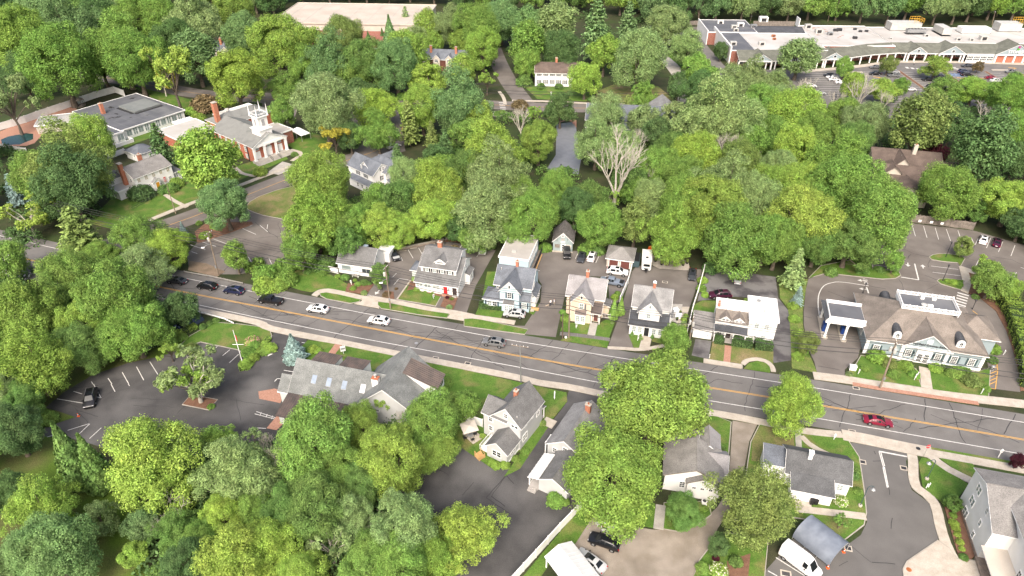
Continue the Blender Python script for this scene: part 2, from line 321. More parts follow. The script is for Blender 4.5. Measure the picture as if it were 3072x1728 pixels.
# ---- main road
far_w = pts(5,(-700,185),(0,330),(220,380),(1395,650),(6,0,757),(6,1000,950),(7,0,1120),(7,835,1255),(12,300,20),(12,1932,290),(12,2600,402))
near_w = pts(5,(-700,440),(0,565),(1490,850),(1932,945),(6,770,1100),(6,1932,1312),(7,670,1440),(12,440,270),(12,1870,520),(12,2600,648))
yel = pts(5,(-700,330),(0,465),(1440,765),(1932,860),(6,1100,1073),(6,1932,1228),(7,740,1355),(12,450,170),(12,1932,420),(12,2600,533))
fe = offset_line(far_w,2.3); ne = offset_line(near_w,-2.3)
road = patch('main_road',fe + ne[::-1],0.0,'asphalt_road',label='long grey two lane main road crossing the scene',cat='road')
def strip(P,w,z,m,name,parent): return ribbon(resample(P,3.0) + [P[-1]],w,z).build(name,m,parent)
for P in (far_w,near_w): strip(P,.16,.006,'paint_white','edge_line',road)
for s in (-.13,.13): strip(offset_line(yel,s),.12,.006,'paint_yellow','centre_line',road)
def line(view,a,b,w=.13,parent=None,m='paint_white',z=.008,name='stall_line'):
    A,B = pts(view,a,b); t = (B - A).normalized(); n = Vector((-t.y,t.x,0)) * w / 2
    mb = MB(); mb.quad(*[(q.x,q.y,z) for q in (A + n,A - n,B - n,B + n)][::1]); o = mb.build(name,m,parent)
    return o
def arrow(view,tail,tip,parent,m='paint_white',z=.008,wid=.55):
    A,B = pts(view,tail,tip); d = B - A; L = d.length; t = d.normalized(); n = Vector((-t.y,t.x,0)); k = A + t * L * .5
    mb = MB(); q = lambda p: (p.x,p.y,z)
    mb.quad(q(A + n * wid * .2),q(A - n * wid * .2),q(k - n * wid * .2),q(k + n * wid * .2)); mb.quad(q(k + n * wid),q(k - n * wid),q(B)); return mb.build('arrow_marking',m,parent)
# tar-filled cracks
def cracks(parent,segs,z=.005,w=.07,jit=.35,name='crack_sealant',step=.9):
    mb = MB()
    for a,b in segs:
        n = max(2,int((b - a).length / step)); P = []
        t = (b - a).normalized(); nn = Vector((-t.y,t.x,0)); off = 0
        for i in range(n + 1): off = off * .7 + random.uniform(-jit,jit); P.append(a.lerp(b,i / n) + nn * off)
        r = ribbon(P,w * random.uniform(.7,1.4),z + random.uniform(0,.0015)); k = len(mb.v); mb.v += r.v; mb.f += [tuple(k + i for i in f) for f in r.f]
    o = mb.build(name,'tar',parent); o['kind'] = 'stuff'; return o
segs = []; FW = resample(far_w,4.0); 
def across(t0,s0,s1,P=FW):
    i = int(t0); a = P[min(i,len(P) - 2)]; b = P[min(i + 1,len(P) - 1)]; t = (b - a).normalized(); n = Vector((t.y,-t.x,0)); return a + n * s0 + t * (t0 - i) * 4,a + n * s1 + t * random.uniform(-1,1)
rr = random.Random(3)
k = 14.0
while k < len(FW) - 3:
    k += rr.uniform(.7,1.9); segs.append(across(k,rr.choice((-2,0,3.8)),rr.choice((4,8,9.5))))
    if rr.random() < .7:
        a,_ = across(k,rr.uniform(-1,9),0); b,_ = across(k + rr.uniform(1.5,5),rr.uniform(-1,9),0); segs.append((a,b))
    if rr.random() < .45:
        a,b = across(k,1.9 + rr.choice((0,3.6)),3.7); c,d = across(k + rr.uniform(1,3),1.9 + rr.choice((0,3.6)),2); segs.append((a,c))
cracks(road,segs,.0045,.105,.22)
# zebra crossings at the junction on the left
for i in range(9): line(5,(-20 + i * 33,452 + i * 6),(-70 + i * 33,505 + i * 6),.45,road,name='crossing_bar') if i < 4 else None
for i in range(8): line(5,(10 + i * 32,575 + i * 6),(-45 + i * 32,625 + i * 7),.5,road,name='crossing_bar')
for i in range(4): line(5,(0 - 60,462 + i * 14),(150,490 + i * 14),.4,road,name='crossing_bar') if i % 2 == 0 else None
# drain grates in the road edge
def grate(view,c,sz=(1.0,.7),ang=-14,dark=True,name='storm_drain',m='concrete',label='rectangular storm drain with iron grate set in the road edge',grp='storm drains along the kerbs'):
    p = W(view,*c); e = empty(name,(p.x,p.y,0),R(ang),label,'drain',grp)
    MB().box(-sz[0] / 2,sz[0] / 2,-sz[1] / 2,sz[1] / 2,-.02,.014).build('frame',m,e); MB().box(-sz[0] * .36,sz[0] * .36,-sz[1] * .3,sz[1] * .3,0,.02).build('grating','metal_dark' if dark else 'stain',e); return e
for v,x,y in ((6,1355,1253),(6,1598,1293),(12,635,357),(12,665,30)): grate(v,(x,y),(1.25,.85))
for v,x,y in ((12,714,588),(12,1024,634),(12,605,1240)): grate(v,(x,y),(1.1,1.0),label='storm drain with pale concrete apron beside the car park kerb')
grate('B',(1127,165),(1.3,.8),label='lone storm drain in the dark car park behind the white porch house'); grate('A',(2042,250),(1.2,1.0),label='storm drain near the stalls behind the red door house',m='asphalt_brown'); grate(12,(135,1432),(1.5,1.1),label='concrete drain cover in front of the white van',dark=False)
for v,x,y,m_,l in ((12,1132,490,'metal_dark','round manhole cover in the pavement by the stop sign'),(12,1062,1404,'rust','rusty round manhole cover on the concrete apron by the big white house'),(6,1210,1140,'metal_grey','round grey manhole cover in the main road')):
    p = W(v,x,y); tag(MB().lathe((p.x,p.y,.0),[(.36,-.05),(.36,.135 if m_ != 'metal_grey' else .012)],16).build('manhole_cover',m_),l,'manhole')

# ---- other streets
def street(name,view,P,w,z,label,m='asphalt_brown'):
    P = smooth_line(pts(view,*P),4); A = offset_line(P,w / 2); B = offset_line(P,-w / 2); o = patch(name,A + B[::-1],z,m,label=label,cat='road'); return o,P
cst,cP = street('church_street','F',[(150,655),(300,610),(420,568),(520,532),(640,483),(760,437),(850,410),(930,385),(1000,350),(1015,300)],8.2,-.003,'side street running past the brick church')
strip(cP,.14,.005,'paint_yellow','centre_line',cst)
bst,bP = street('back_street','F',[(150,178),(290,199),(367,212),(450,228),(540,240),(644,247),(760,255),(900,262),(1050,262),(1200,262),(1290,266),(1480,272),(1720,268),(1850,262)],9.0,-.006,'back street between the woods and the church')
strip(bP,.14,.003,'paint_yellow','centre_line',bst)
s1,_ = street('side_street','F',[(1240,120),(1258,165),(1280,205),(1322,262)],7.5,-.009,'narrow side street beside the white shuttered colonial')
s2,_ = street('lane','F',[(1640,118),(1662,135),(1690,165),(1716,205),(1722,268)],6.0,-.012,'pale lane curving down to the back street','concrete_grey')
for i in range(5): line(2,(1832 + i * 3,775 + i * 12),(1875 + i * 3,775 + i * 12),.5,bst,name='crossing_bar')
for i in range(5): line(2,(285 + i * 8,1300 + i * 10),(350 + i * 6,1290 + i * 10),.35,cst,name='crossing_bar')
def lot(name,view,P,z,m,label,loop=0): return patch(name,pts(view,*P),z,m,label=label,cat='car park',loop=loop)
lotA = lot('parking_lot','F',[(470,640),(500,605),(545,580),(560,545),(600,520),(622,505),(625,527),(690,549),(735,553),(790,570),(780,640),(700,672),(600,690),(540,690),(475,672)],-.006,'asphalt_brown','cracked brown car park between the church street and the main road')
lotO = lot('parking_lot','F',[(115,1025),(160,985),(235,940),(320,912),(400,895),(440,885),(470,872),(500,858),(600,878),(622,893),(650,878),(682,852),(690,834),(730,835),(772,846),(770,862),(740,905),(780,950),(800,1100),(640,1130),(480,1175),(330,1145),(240,1120),(165,1098),(108,1098),(112,1075),(190,1049),(140,1032)],-.006,'asphalt_dark','dark asphalt car park beside the skylight roofed office')
lotG = lot('parking_lot','F',[(980,1262),(1040,1200),(1140,1110),(1165,1118),(1215,1150),(1260,1175),(1310,1170),(1370,1085),(1420,1020),(1432,980),(1500,985),(1530,1010),(1500,1250),(1440,1280),(1425,1302),(1280,1462),(1180,1480),(1100,1400)],-.009,'asphalt_dark','dark asphalt yard behind the two grey houses')
lotR = lot('parking_lot','A',[(640,1050),(760,840),(1000,600),(930,330),(1130,330),(1720,205),(1980,190),(2540,270),(2720,330),(2400,900),(2250,1340),(1950,1275),(870,1098)],-.006,'asphalt_brown','brown asphalt lot around the white house with the red door')
lotB = lot('parking_lot',7,[(215,440),(300,452),(480,445),(640,440),(715,470),(720,555),(890,590),(860,690),(805,830),(740,850),(720,640),(430,630),(395,800),(350,1000),(330,1095),(-60,1058),(-200,1030),(-190,1000),(95,1010),(215,830),(225,700),(150,580)],-.0085,'asphalt_brown','brown asphalt driveway lot between the pale blue and cream houses')
lotW = lot('parking_lot',7,[(728,1158),(800,960),(905,600),(940,555),(1060,560),(1440,585),(1340,870),(1220,860),(900,850),(880,1070),(918,1180),(820,1182)],-.0055,'asphalt_brown','dark brown driveway and yard of the white house with a black porch roof')
lotN = lot('parking_lot',7,[(1450,640),(1470,585),(1600,590),(1990,640),(2010,800),(2090,900),(2115,1000),(2105,1270),(1975,1290),(1940,1080),(1900,800),(1640,790),(1560,805),(1400,822),(1420,720)],-.0065,'asphalt_patchy','stained patchy yard behind the flat roofed white house')
lot('driveway',7,[(1355,1232),(1385,1110),(1505,1125),(1482,1262)],-.0045,'asphalt_patchy','short mossy driveway in front of the low grey garage')
lotK = lot('parking_lot',8,[(270,900),(285,740),(305,655),(420,612),(640,628),(800,650),(780,560),(790,480),(800,400),(830,330),(860,292),(930,292),(940,236),(1000,226),(1360,268),(1560,293),(1932,400),(2100,470),(2100,760),(1932,725),(1700,640),(1520,700),(1510,770),(1600,800),(1720,900),(1800,1050),(1850,1200),(1890,1350),(1905,1510),(1668,1480),(1660,1300),(1500,1000),(760,1050),(690,1200),(680,1250),(580,1340),(580,1400),(370,1365),(350,1280),(310,1200),(270,1000)],-.0075,'asphalt_brown','brown asphalt car park and drive through lanes round the bank')
lotS = lot('parking_lot',12,[(625,440),(680,540),(700,680),(730,830),(745,950),(748,1040),(700,1140),(600,1212),(560,1160),(300,1100),(160,1190),(70,1310),(-30,1420),(-60,1520),(1030,1520),(1020,1400),(1050,1345),(1160,1268),(1285,1170),(1245,1000),(1220,900),(1085,800),(1055,700),(1042,580),(1080,512)],-.0035,'asphalt_grey','smooth grey access road beside the white clapboard cottage')
lot('gravel_yard','F',[(1470,1320),(1500,1296),(1560,1318),(1640,1332),(1720,1332),(1770,1308),(1805,1275),(1832,1230),(1836,1170),(1843,1058),(1905,1068),(1885,1110),(1872,1180),(1850,1260),(1805,1330),(1790,1370),(1755,1470),(1600,1480),(1390,1480),(1430,1400)],-.005,'gravel','tan gravel yard and drive behind the white farmhouse')
mo = Vector((195.98,304.15,0)); mr = Matrix.Rotation(R(-2),3,'Z')
def ML(x,y,z=0.0): p = mo + mr @ Vector((x,y,0)); p.z = z; return p
lotM = patch('parking_lot',[ML(*p) for p in ((-100,-70),(70,-75),(70,-3),(-26,-3),(-40,-8),(-50,-12),(-99,-16),(-104,-10),(-106,50),(-118,58),(-116,20),(-112,-20))],-.007,'asphalt_road',label='large supermarket car park in front of the shopping plaza',cat='car park')
patch('service_road',[ML(*p) for p in ((-125,48),(90,36),(90,46),(-125,58))],-.011,'asphalt_brown',label='service road behind the shopping plaza',cat='road')
lot('parking_lot','F',[(870,285),(1000,262),(1020,380),(900,410),(860,330)],-.010,'asphalt_brown','shaded car park under the trees east of the church')
lot('parking_lot','F',[(660,232),(760,240),(740,300),(690,320),(660,290)],-.0135,'asphalt_brown','small car park behind the church')
lot('parking_lot','F',[(330,58),(345,25),(410,22),(400,60)],-.008,'concrete_grey','pale yard beside the brick school block in the far woods')
lot('driveway','F',[(1365,140),(1420,138),(1430,160),(1370,165)],-.009,'asphalt_road','short driveway behind the white shuttered colonial')
# pond with red brick edge
patch('pond',pts('F',(1400,312),(1448,306),(1452,345),(1462,400),(1455,438),(1405,438),(1375,425),(1398,390)),-.012,'pond',label='still grey blue pond behind the row of houses',cat='pond')
patch('brick_walk',pts('F',(1392,312),(1425,303),(1437,306),(1450,321),(1450,302),(1437,301),(1428,291),(1421,293),(1428,300)),.05,'brick_paver',.1,label='red brick walk at the head of the pond',cat='path')
patch('creek',pts('F',(505,790),(450,812),(405,838),(330,880),(250,910),(180,928),(120,970),(40,1010),(0,1040),(0,1065),(60,1030),(140,985),(200,945),(270,925),(350,895),(425,855),(470,832),(515,805)),-.014,'water_creek',label='dark narrow creek under the trees left of the road',cat='creek')
patch('pool',pts(1,(5,1055),(60,1030),(200,1005),(250,1010),(250,1050),(150,1090),(20,1095)),-.004,'pool',label='dark covered swimming pool inside the white fence',cat='pool')
patch('pool_deck',pts(1,(-40,1000),(0,990),(240,900),(400,850),(560,800),(600,850),(380,950),(260,1080),(200,1100),(-40,1110)),-.008,'brick_paver',label='red paved deck around the swimming pool',cat='paving')
for p in ([(0,1120),(110,1130),(200,1150),(60,1170),(0,1190)],): patch('lawn',pts(1,*p),.01,'grass',.1,'strip of grass outside the pool fence')

# ---- lawns and planting beds (raised behind kerbs)
def lawn(view,P,m='grass',kerb=False,z=.09,label=None,loop=0,name='lawn'): return patch(name,pts(view,*P),z,m,.13,label,kerb,'grass' if name == 'lawn' else 'flower bed',loop)
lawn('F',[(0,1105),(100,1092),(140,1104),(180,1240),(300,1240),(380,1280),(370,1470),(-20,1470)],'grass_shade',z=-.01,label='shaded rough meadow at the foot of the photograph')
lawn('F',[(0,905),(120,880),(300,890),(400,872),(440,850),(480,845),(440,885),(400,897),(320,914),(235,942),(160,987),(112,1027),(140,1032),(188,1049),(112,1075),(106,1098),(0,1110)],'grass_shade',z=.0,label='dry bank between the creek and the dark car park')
lawn('F',[(440,883),(480,845),(540,812),(600,816),(676,826),(683,845),(662,878),(622,894),(600,880),(505,860),(470,872)],'grass',kerb=True,label='lawn with a flag pole at the car park entrance')
lawn('F',[(775,856),(800,859),(850,866),(1010,898),(1085,912),(1280,956),(1425,988),(1427,1010),(1382,1064),(1330,1120),(1240,1180),(1140,1112),(1100,1050),(1050,990),(820,905),(775,905),(748,912),(728,908),(750,880)],'grass',z=.06,label='front lawn of the office and the grey house')
lawn('F',[(620,520),(652,495),(740,468),(775,478),(770,550),(690,547),(640,534)],'grass_dry',kerb=True,label='dry rounded lawn at the corner of the church street',loop=2)
lawn('F',[(220,560),(300,480),(430,450),(520,440),(640,405),(705,380),(725,400),(640,437),(480,508),(372,556),(300,580)],'grass',z=.05,label='lawn in front of the white colonial with the yellow door')
lawn(2,[(220,1080),(420,1000),(530,1030),(560,1170),(420,1230),(330,1255),(262,1212),(335,1165),(300,1140)],'grass',z=.05,label='green lawn to the right of the church porch')
lawn('F',[(330,215),(440,240),(520,262),(560,290),(470,275),(380,245)],'grass',z=.03,label='lawn strip between the flat roofed hall and the back street')
lawn('D',[(560,720),(900,600),(1270,470),(1300,520),(900,700),(640,800)],'grass',z=.03,label='grass under the clipped hedge of the flat roofed hall')
lawn(3,[(90,650),(180,640),(440,660),(640,700),(560,765),(280,752),(190,745)],'grass',z=.04,label='front lawn of the white shuttered colonial')
lawn(3,[(640,690),(760,640),(900,620),(1100,650),(1260,780),(620,765)],'grass_dry',z=.035,label='grass verge under the trees along the back street')
lawn(3,[(1150,400),(1200,390),(1330,470),(1290,520)],'grass',z=.02,label='grass strip beside the pale lane')
lawn(3,[(310,945),(260,890),(300,870),(420,870),(400,890)],'grass',z=.03,label='small green by the pond walk')
lawn(2,[(1800,840),(1870,830),(1900,850),(1830,880),(1790,875)],'grass',kerb=True,z=.05,label='small grass island on the back street')
lawn('A',[(-700,700),(-420,640),(60,720),(350,880),(300,990),(0,945),(-250,1000),(-420,970),(-560,920)],'grass',z=.05,label='green front lawn of the small white cottage')
lawn('A',[(-130,990),(0,1010),(560,1105),(520,1155),(380,1180),(0,1108),(-90,1060)],'grass',kerb=True,label='grass island between pavement and road by the cottage')
lawn('A',[(828,1160),(1000,1180),(1400,1248),(1970,1348),(1935,1418),(1500,1365),(880,1262),(830,1212)],'grass',kerb=True,label='long grass island with a utility pole by the red door house')
lawn('A',[(1130,1115),(1350,815),(1480,870),(1850,1000),(1830,1080),(1750,1225),(1640,1200)],'grass',kerb=True,label='front lawn of the white house with the red door')
for q,l in (([(1350,820),(1460,850),(1900,1000),(1840,1080),(1600,1010),(1390,960),(1290,980)],'mulch bed under the windows of the red door house'),([(1830,1230),(1900,1080),(2060,1030),(2110,1090),(2040,1285)],'mulch bed right of the red door walk'),([(890,1095),(940,980),(1080,1000),(1090,1110)],'mulch circle around the utility pole')):
    lawn('A',q,'mulch',z=.11,label=l,name='flower_bed')
lawn('A',[(340,860),(760,880),(640,1045),(300,990)],'mulch',z=.10,label='mulch bed in front of the small white cottage',name='flower_bed')
lawn('A',[(1730,200),(2110,105),(2560,60),(2560,260),(2200,210),(1980,185)],'mulch',z=.06,label='brown mulch bank behind the red door car park',name='flower_bed')
lawn('M',[(105,1100),(190,900),(255,560),(390,560),(470,1040),(420,1145)],'grass',z=.05,label='front lawn of the pale blue house')
lawn('M',[(-30,1150),(100,1142),(760,1282),(720,1337),(400,1295),(-30,1235)],'grass',kerb=True,label='grass island in front of the pale blue house')
lawn('M',[(770,1065),(800,1000),(880,960),(870,1030),(830,1095)],'grass',z=.05,label='patch of grass by the side porch of the pale blue house')
lawn('B',[(0,690),(40,600),(320,610),(300,728)],'grass',z=.05,label='left front lawn of the cream house')
lawn('B',[(360,742),(410,615),(520,555),(590,600),(525,768)],'grass',z=.05,label='right front lawn of the cream house')
lawn('B',[(5,792),(100,738),(525,800),(508,872)],'grass',z=.07,label='grass verge between the cream house and the road')
lawn('B',[(735,728),(890,740),(850,882),(792,872)],'grass',z=.05,label='small clipped lawn left of the black door')
lawn('B',[(985,800),(1000,760),(1180,740),(1260,700),(1350,720),(1370,900),(1200,860)],'grass',z=.05,label='planted front yard right of the black door')
lawn('B',[(1600,1002),(1640,800),(1775,840),(1755,1017)],'grass_dry',z=.05,label='dry lawn left of the brick walk'); lawn('B',[(1830,1022),(1842,840),(2290,910),(2288,1042),(2120,985),(1990,1015),(1950,1046)],'grass_dry',z=.05,label='dry lawn right of the brick walk')
lawn('B',[(1975,1095),(2020,1040),(2120,1012),(2220,1042),(2265,1100),(2250,1138)],'grass',z=.08,label='half moon of grass at the road edge')
lawn('B',[(1440,410),(1530,362),(1700,372),(1690,560),(1440,600),(1420,500)],'grass',z=.05,label='side lawn of the flat roofed white house')
lawn(8,[(80,640),(300,660),(285,740),(262,900),(262,1000),(300,1200),(340,1290),(372,1365),(180,1330),(165,1000),(150,880),(90,800)],'weeds',z=.06,label='overgrown weedy strip left of the bank driveway')
lawn(8,[(310,650),(440,612),(620,632),(860,657),(960,652),(998,630),(985,600),(900,592),(850,588),(790,588),(770,500),(600,520),(400,560)],'grass',kerb=True,label='curved planted verge of the bank car park',z=.1)
lawn('N',[(1150,665),(1200,632),(1300,613),(1450,618),(1620,642),(1680,682),(1612,798),(1572,745),(1380,730),(1190,700)],'grass',kerb=True,label='grass island with a lamp in the bank car park')
lawn('N',[(1270,1022),(1300,997),(1400,988),(1660,1012),(1640,1160),(1500,1120),(1320,1065)],'grass',kerb=True,label='planted island behind the bank')
lawn('N',[(1735,895),(1960,968),(2300,1080),(2420,1150),(2480,1300),(2200,1420),(1990,1270),(1735,1205),(1782,1050)],'mulch',z=.09,label='mulched shrub bed by the bank path')
lawn('K',[(216,622),(300,532),(330,478),(600,515),(705,570),(745,697),(500,660)],'grass',kerb=True,label='left front lawn of the bank'); lawn('K',[(806,708),(782,575),(1140,590),(1220,560),(1207,776)],'grass',kerb=True,label='right front lawn of the bank')
lawn(8,[(1520,700),(1700,640),(1760,760),(1990,1100),(1990,1500),(1905,1500),(1890,1350),(1850,1200),(1800,1050),(1720,900),(1600,800),(1515,765)],'mulch',z=.084,label='bed under the long green hedge right of the bank',name='flower_bed')
lawn(12,[(1135,600),(1160,556),(1240,572),(1515,762),(1440,850),(1335,932),(1300,880),(1220,830),(1165,770)],'grass',z=.1,label='corner lawn with a curved lamp by the big white house')
lawn(12,[(1290,558),(1540,602),(1580,660),(1540,712),(1400,640)],'grass',z=.1,label='triangular lawn between the two paths'); lawn(12,[(1200,474),(1940,602),(1940,622),(1300,530),(1205,492)],'grass',z=.1,label='grass verge along the main road by the stop sign')
lawn(12,[(1330,930),(1440,905),(1560,1300),(1500,1350),(1440,1320)],'mulch',z=.11,label='mulch bed with round shrubs beside the big white house',name='flower_bed')
lawn('F',[(1890,1112),(1912,1068),(2000,1078),(2080,1092),(2130,1104),(2160,1150),(2172,1230),(2178,1290),(2172,1320),(2115,1364),(2050,1310),(1990,1300),(1850,1310),(1880,1180)],'grass',kerb=True,z=.08,label='lawn around the white clapboard cottage')
lawn('F',[(1892,1110),(1912,1072),(1995,1082),(2000,1140),(1935,1165),(1890,1160)],'grass_dry',z=.10,label='dry grass left of the white clapboard cottage')
lawn('F',[(1795,1045),(1838,1062),(1830,1160),(1815,1230),(1770,1200),(1700,1080)],'grass',kerb=True,label='lawn between the farmhouse and its gravel drive')
lawn(11,[(60,1480),(520,930),(610,1000),(450,1250),(360,1250),(200,1480)],'grass',z=.05,label='grass strip along the white boundary fence'); lawn(11,[(600,1000),(700,930),(860,880),(1080,900),(1075,1088),(980,1070),(830,1045)],'grass',z=.06,label='shaded lawn under the two big trees')
lawn(11,[(1140,1092),(1150,900),(1480,890),(1500,985),(1400,1060),(1250,1110)],'grass',kerb=True,z=.06,label='round lawn with a dark bush by the stepping stones'); lawn(11,[(1360,1480),(1420,1330),(1510,1215),(1600,1130),(1932,1150),(1900,1480)],'grass',kerb=True,z=.06,label='planted corner beside the gravel yard')
lawn(11,[(1620,1340),(1800,1280),(1780,1480),(1640,1480)],'mulch',z=.08,label='dark mulch around the white hydrangea',name='flower_bed')
lawn(11,[(0,610),(200,330),(290,300),(60,640),(-60,700)],'grass',z=.03,label='strip of planting along the wall of the grey house')
isl = lawn(9,[(1380,155),(1440,85),(1640,122),(1575,195)],'mulch',kerb=True,z=.1,label='orange mulch island with a small tree in the dark car park',name='flower_bed')
lawn(9,[(330,330),(300,330),(270,420),(330,415)],'dirt',z=.0,label='bare soil by the clipped bushes',name='flower_bed')
lawn(5,[(1430,520),(1560,540),(1700,600),(1640,640),(1420,590)],'dirt',z=.03,label='sandy bare ground at the foot of the street light pole'); lawn(5,[(1470,300),(1560,230),(1900,225),(1910,245),(1700,320),(1490,390)],'mulch',z=.04,label='mulch strip at the edge of the brown car park',name='flower_bed')
patch('patio',pts('F',(1163,1092),(1190,1080),(1216,1102),(1190,1118)),.11,'concrete',.1,label='small square patio beside the grey house',cat='paving')
terr = patch('terrace',pts(7,(1050,478),(1260,500),(1330,525),(1345,592),(1110,577),(1035,540)),.03,'stone_pale',.05,label='pale paved terrace under the trees behind the white porch house',cat='paving')
patch('walkway',pts('B',(1240,640),(1250,600),(1310,430),(1390,432),(1320,700),(1245,700)),.04,'concrete',.06,label='concrete walk beside the white porch house',cat='path'); patch('patio',pts('B',(1180,580),(1205,400),(1315,405),(1300,520),(1250,600)),.05,'concrete_grey',.06,label='grey patio with covered furniture beside the white porch house',cat='paving')

# ---- pavements of single slabs
SLABS = {}
def pavement(name,view,P,w,label,z=.11,L=1.8,m='concrete',closed=False):
    P = smooth_line(pts(view,*P),3); base = ribbon(P,w,z - .022); e = struct(base.build(name,'kerb')); e['label'] = label; e['category'] = 'pavement'
    Q = resample(P,L) + [P[-1]]
    A = offset_line(Q,w / 2); B = offset_line(Q,-w / 2)
    side = MB()
    for i in range(len(Q) - 1):
        if (Q[i + 1] - Q[i]).length < .3: continue
        c = (A[i] + A[i + 1] + B[i] + B[i + 1]) / 4; mb = MB(); s = []
        for q in (B[i],B[i + 1],A[i + 1],A[i]):
            d = q - c; s.append((d.x * .988,d.y * .985))
        mb.prism(s,-.14,random.uniform(-.004,.004)); mb.build('slab',m,e,loc=(c.x,c.y,z))
    return e
pavement('pavement',5,[(1425,880),(1932,982),(6,120,1034),(6,600,1128)],1.7,'concrete pavement by the creek bridge and office')
pavement('pavement',6,[(600,1128),(1250,1258),(1932,1392),(7,200,1440),(11,420,22),(11,640,68)],1.6,'concrete pavement on the office and grey house side')
pavement('pavement',11,[(640,68),(1100,150),(1590,232),(1880,287),(12,250,352),(12,560,385)],1.6,'concrete pavement in front of the farmhouse')
pavement('pavement',12,[(560,385),(740,418),(1040,482),(1240,520)],2.6,'wide concrete apron across the access road'); pavement('pavement',12,[(1240,525),(1330,540),(1932,648),(2200,695)],1.7,'concrete pavement in front of the big white house')
pavement('path',12,[(1215,535),(1350,640),(1540,735)],1.5,'concrete path curving to the big white house',.112)
pavement('path',12,[(1085,535),(1095,600),(1095,700),(1125,790),(1220,855),(1270,940),(1300,1080),(1350,1230),(1400,1320)],1.55,'winding pavement along the grey access road',.112)
patch('apron',pts(12,(1285,1185),(1360,1240),(1420,1320),(1560,1340),(1700,1370),(1700,1520),(1030,1520),(1022,1400),(1052,1345),(1160,1270)),.10,'concrete',.13,label='broad concrete apron in front of the big white house',cat='paving',kerb=True)
pavement('path',12,[(212,945),(300,953),(560,982),(738,1003)],1.3,'concrete path behind the white clapboard cottage',.112); pavement('path',12,[(225,345),(232,480)],1.0,'short grey path to the white clapboard cottage',.115,m='concrete_grey'); pavement('path',12,[(250,395),(330,470),(480,545),(640,612)],1.0,'diagonal concrete path across the cottage lawn',.118)
pavement('pavement',6,[(440,785),(475,755),(540,745),(650,765),(800,800)],1.5,'curved concrete pavement in front of the small cottage')
pavement('pavement',6,[(800,800),(950,812),(1290,880),(1480,908),(1640,940)],1.5,'concrete pavement in front of the red door house')
patch('driveway_apron',pts('A',(600,1065),(850,1100),(830,1165),(835,1230),(850,1265),(440,1190),(560,1150)),.07,'concrete',.1,label='concrete driveway apron beside the small cottage',cat='paving')
patch('driveway_apron',pts('A',(1990,1290),(2330,1350),(2290,1475),(1940,1420),(1985,1355)),.07,'concrete',.1,label='concrete driveway apron right of the red door house',cat='paving')
pavement('pavement','M',[(20,1112),(300,1150),(600,1195)],1.4,'pavement in front of the pale blue house')
pavement('pavement','B',[(0,718),(250,745),(535,785)],1.1,'grey asphalt footpath in front of the cream house',.08,m='asphalt_road')
pavement('path','B',[(365,610),(335,735)],1.6,'pale path to the dark door of the cream house',.07,m='concrete_grey'); pavement('path','B',[(935,750),(900,890)],2.0,'concrete path to the black front door',.07)
pavement('pavement','B',[(510,870),(700,880),(880,890),(1100,850),(1180,850)],.9,'concrete kerb strip at the white porch house',.06)
pavement('pavement','B',[(1540,1010),(1700,1035),(1960,1075)],1.3,'pavement in front of the flat roofed white house'); pavement('path','B',[(1962,1050),(2000,1010),(2120,992),(2230,1025),(2285,1090),(2290,1130)],.9,'arched concrete path around the half moon of grass',.10)
pavement('path','B',[(1805,850),(1790,1025)],1.3,'red brick path to the flat roofed white house',.08,0.8,'brick_paver')
pavement('pavement','K',[(0,615),(270,650),(500,690),(1000,762),(1456,812),(1640,845)],2.2,'pavement in front of the bank')
pavement('brick_strip','K',[(270,672),(500,712),(1140,808)],.9,'red brick strip between the bank pavement and the road',.13,2.4,'brick_paver')
pavement('path','K',[(765,560),(785,705)],1.9,'concrete path to the bank doors',.115)
patch('path',pts('N',(1592,800),(1640,800),(1950,915),(1990,970),(1950,965),(1738,893),(1785,1050),(1735,1212),(1622,1167),(1680,1020),(1645,1010)),.095,'concrete',.12,label='forked concrete path behind the bank',cat='path')
pavement('pavement','F',[(362,560),(480,512),(600,468),(700,430),(815,395)],1.6,'pavement along the church street'); pavement('path',5,[(1245,20),(1320,70),(1410,115)],1.2,'pale path from the colonial to the street',.09); pavement('path',1,[(1760,1250),(1830,1310),(1932,1330)],1.2,'curved path to the side of the church',.09)
patch('plaza',pts(2,(90,1300),(200,1220),(330,1255),(170,1320)),.06,'concrete_grey',.1,label='paved forecourt at the foot of the church steps',cat='paving'); pavement('path',2,[(270,1215),(330,1175),(330,1150),(260,1130)],1.4,'curved path around the church steps',.08)
pavement('pavement','F',[(1288,253),(1380,255),(1480,260),(1560,262),(1720,264)],1.5,'pavement along the back street',.07,3.0); pavement('pavement',2,[(1835,690),(1870,740),(1880,790)],1.3,'pavement at the corner of the side street',.07,3.0)
pavement('pavement','H',[(-460,560),(-300,540),(-120,528),(0,515),(120,500),(240,483),(380,470),(900,474),(1200,480),(1470,490),(1700,500)],3.0,'tan pavement under the plaza arcade',.12,4.0)
patch('brick_paving',pts('F',(650,985),(690,978),(720,985),(705,1014),(652,1003)),.05,'brick_paver',.08,label='red brick paving at the office side door',cat='paving'); patch('brick_paving',pts('C',(80,1065),(215,905),(330,960),(200,1090)),.045,'brick_paver',.08,label='red brick corner under the brown metal roof',cat='paving')
patch('path',pts(6,(540,1225),(600,1145),(655,1150),(590,1235)),.10,'brick_paver',.06,label='pink brick path from pavement to office',cat='path')
st = struct(ribbon(pts(11,(1120,920),(1105,1095)),1.5,.07).build('stepping_path','grass')); st['label'] = 'stepping stone path to the farmhouse'; st['category'] = 'path'
for i in range(10):
    p = W(11,1122 - i * 1.9,925 + i * 18); MB().box(-.75,.75,-.24,.24,-.05,.03).build('stone_slab','concrete_grey',st,loc=(p.x,p.y,.08),rz=R(-12))

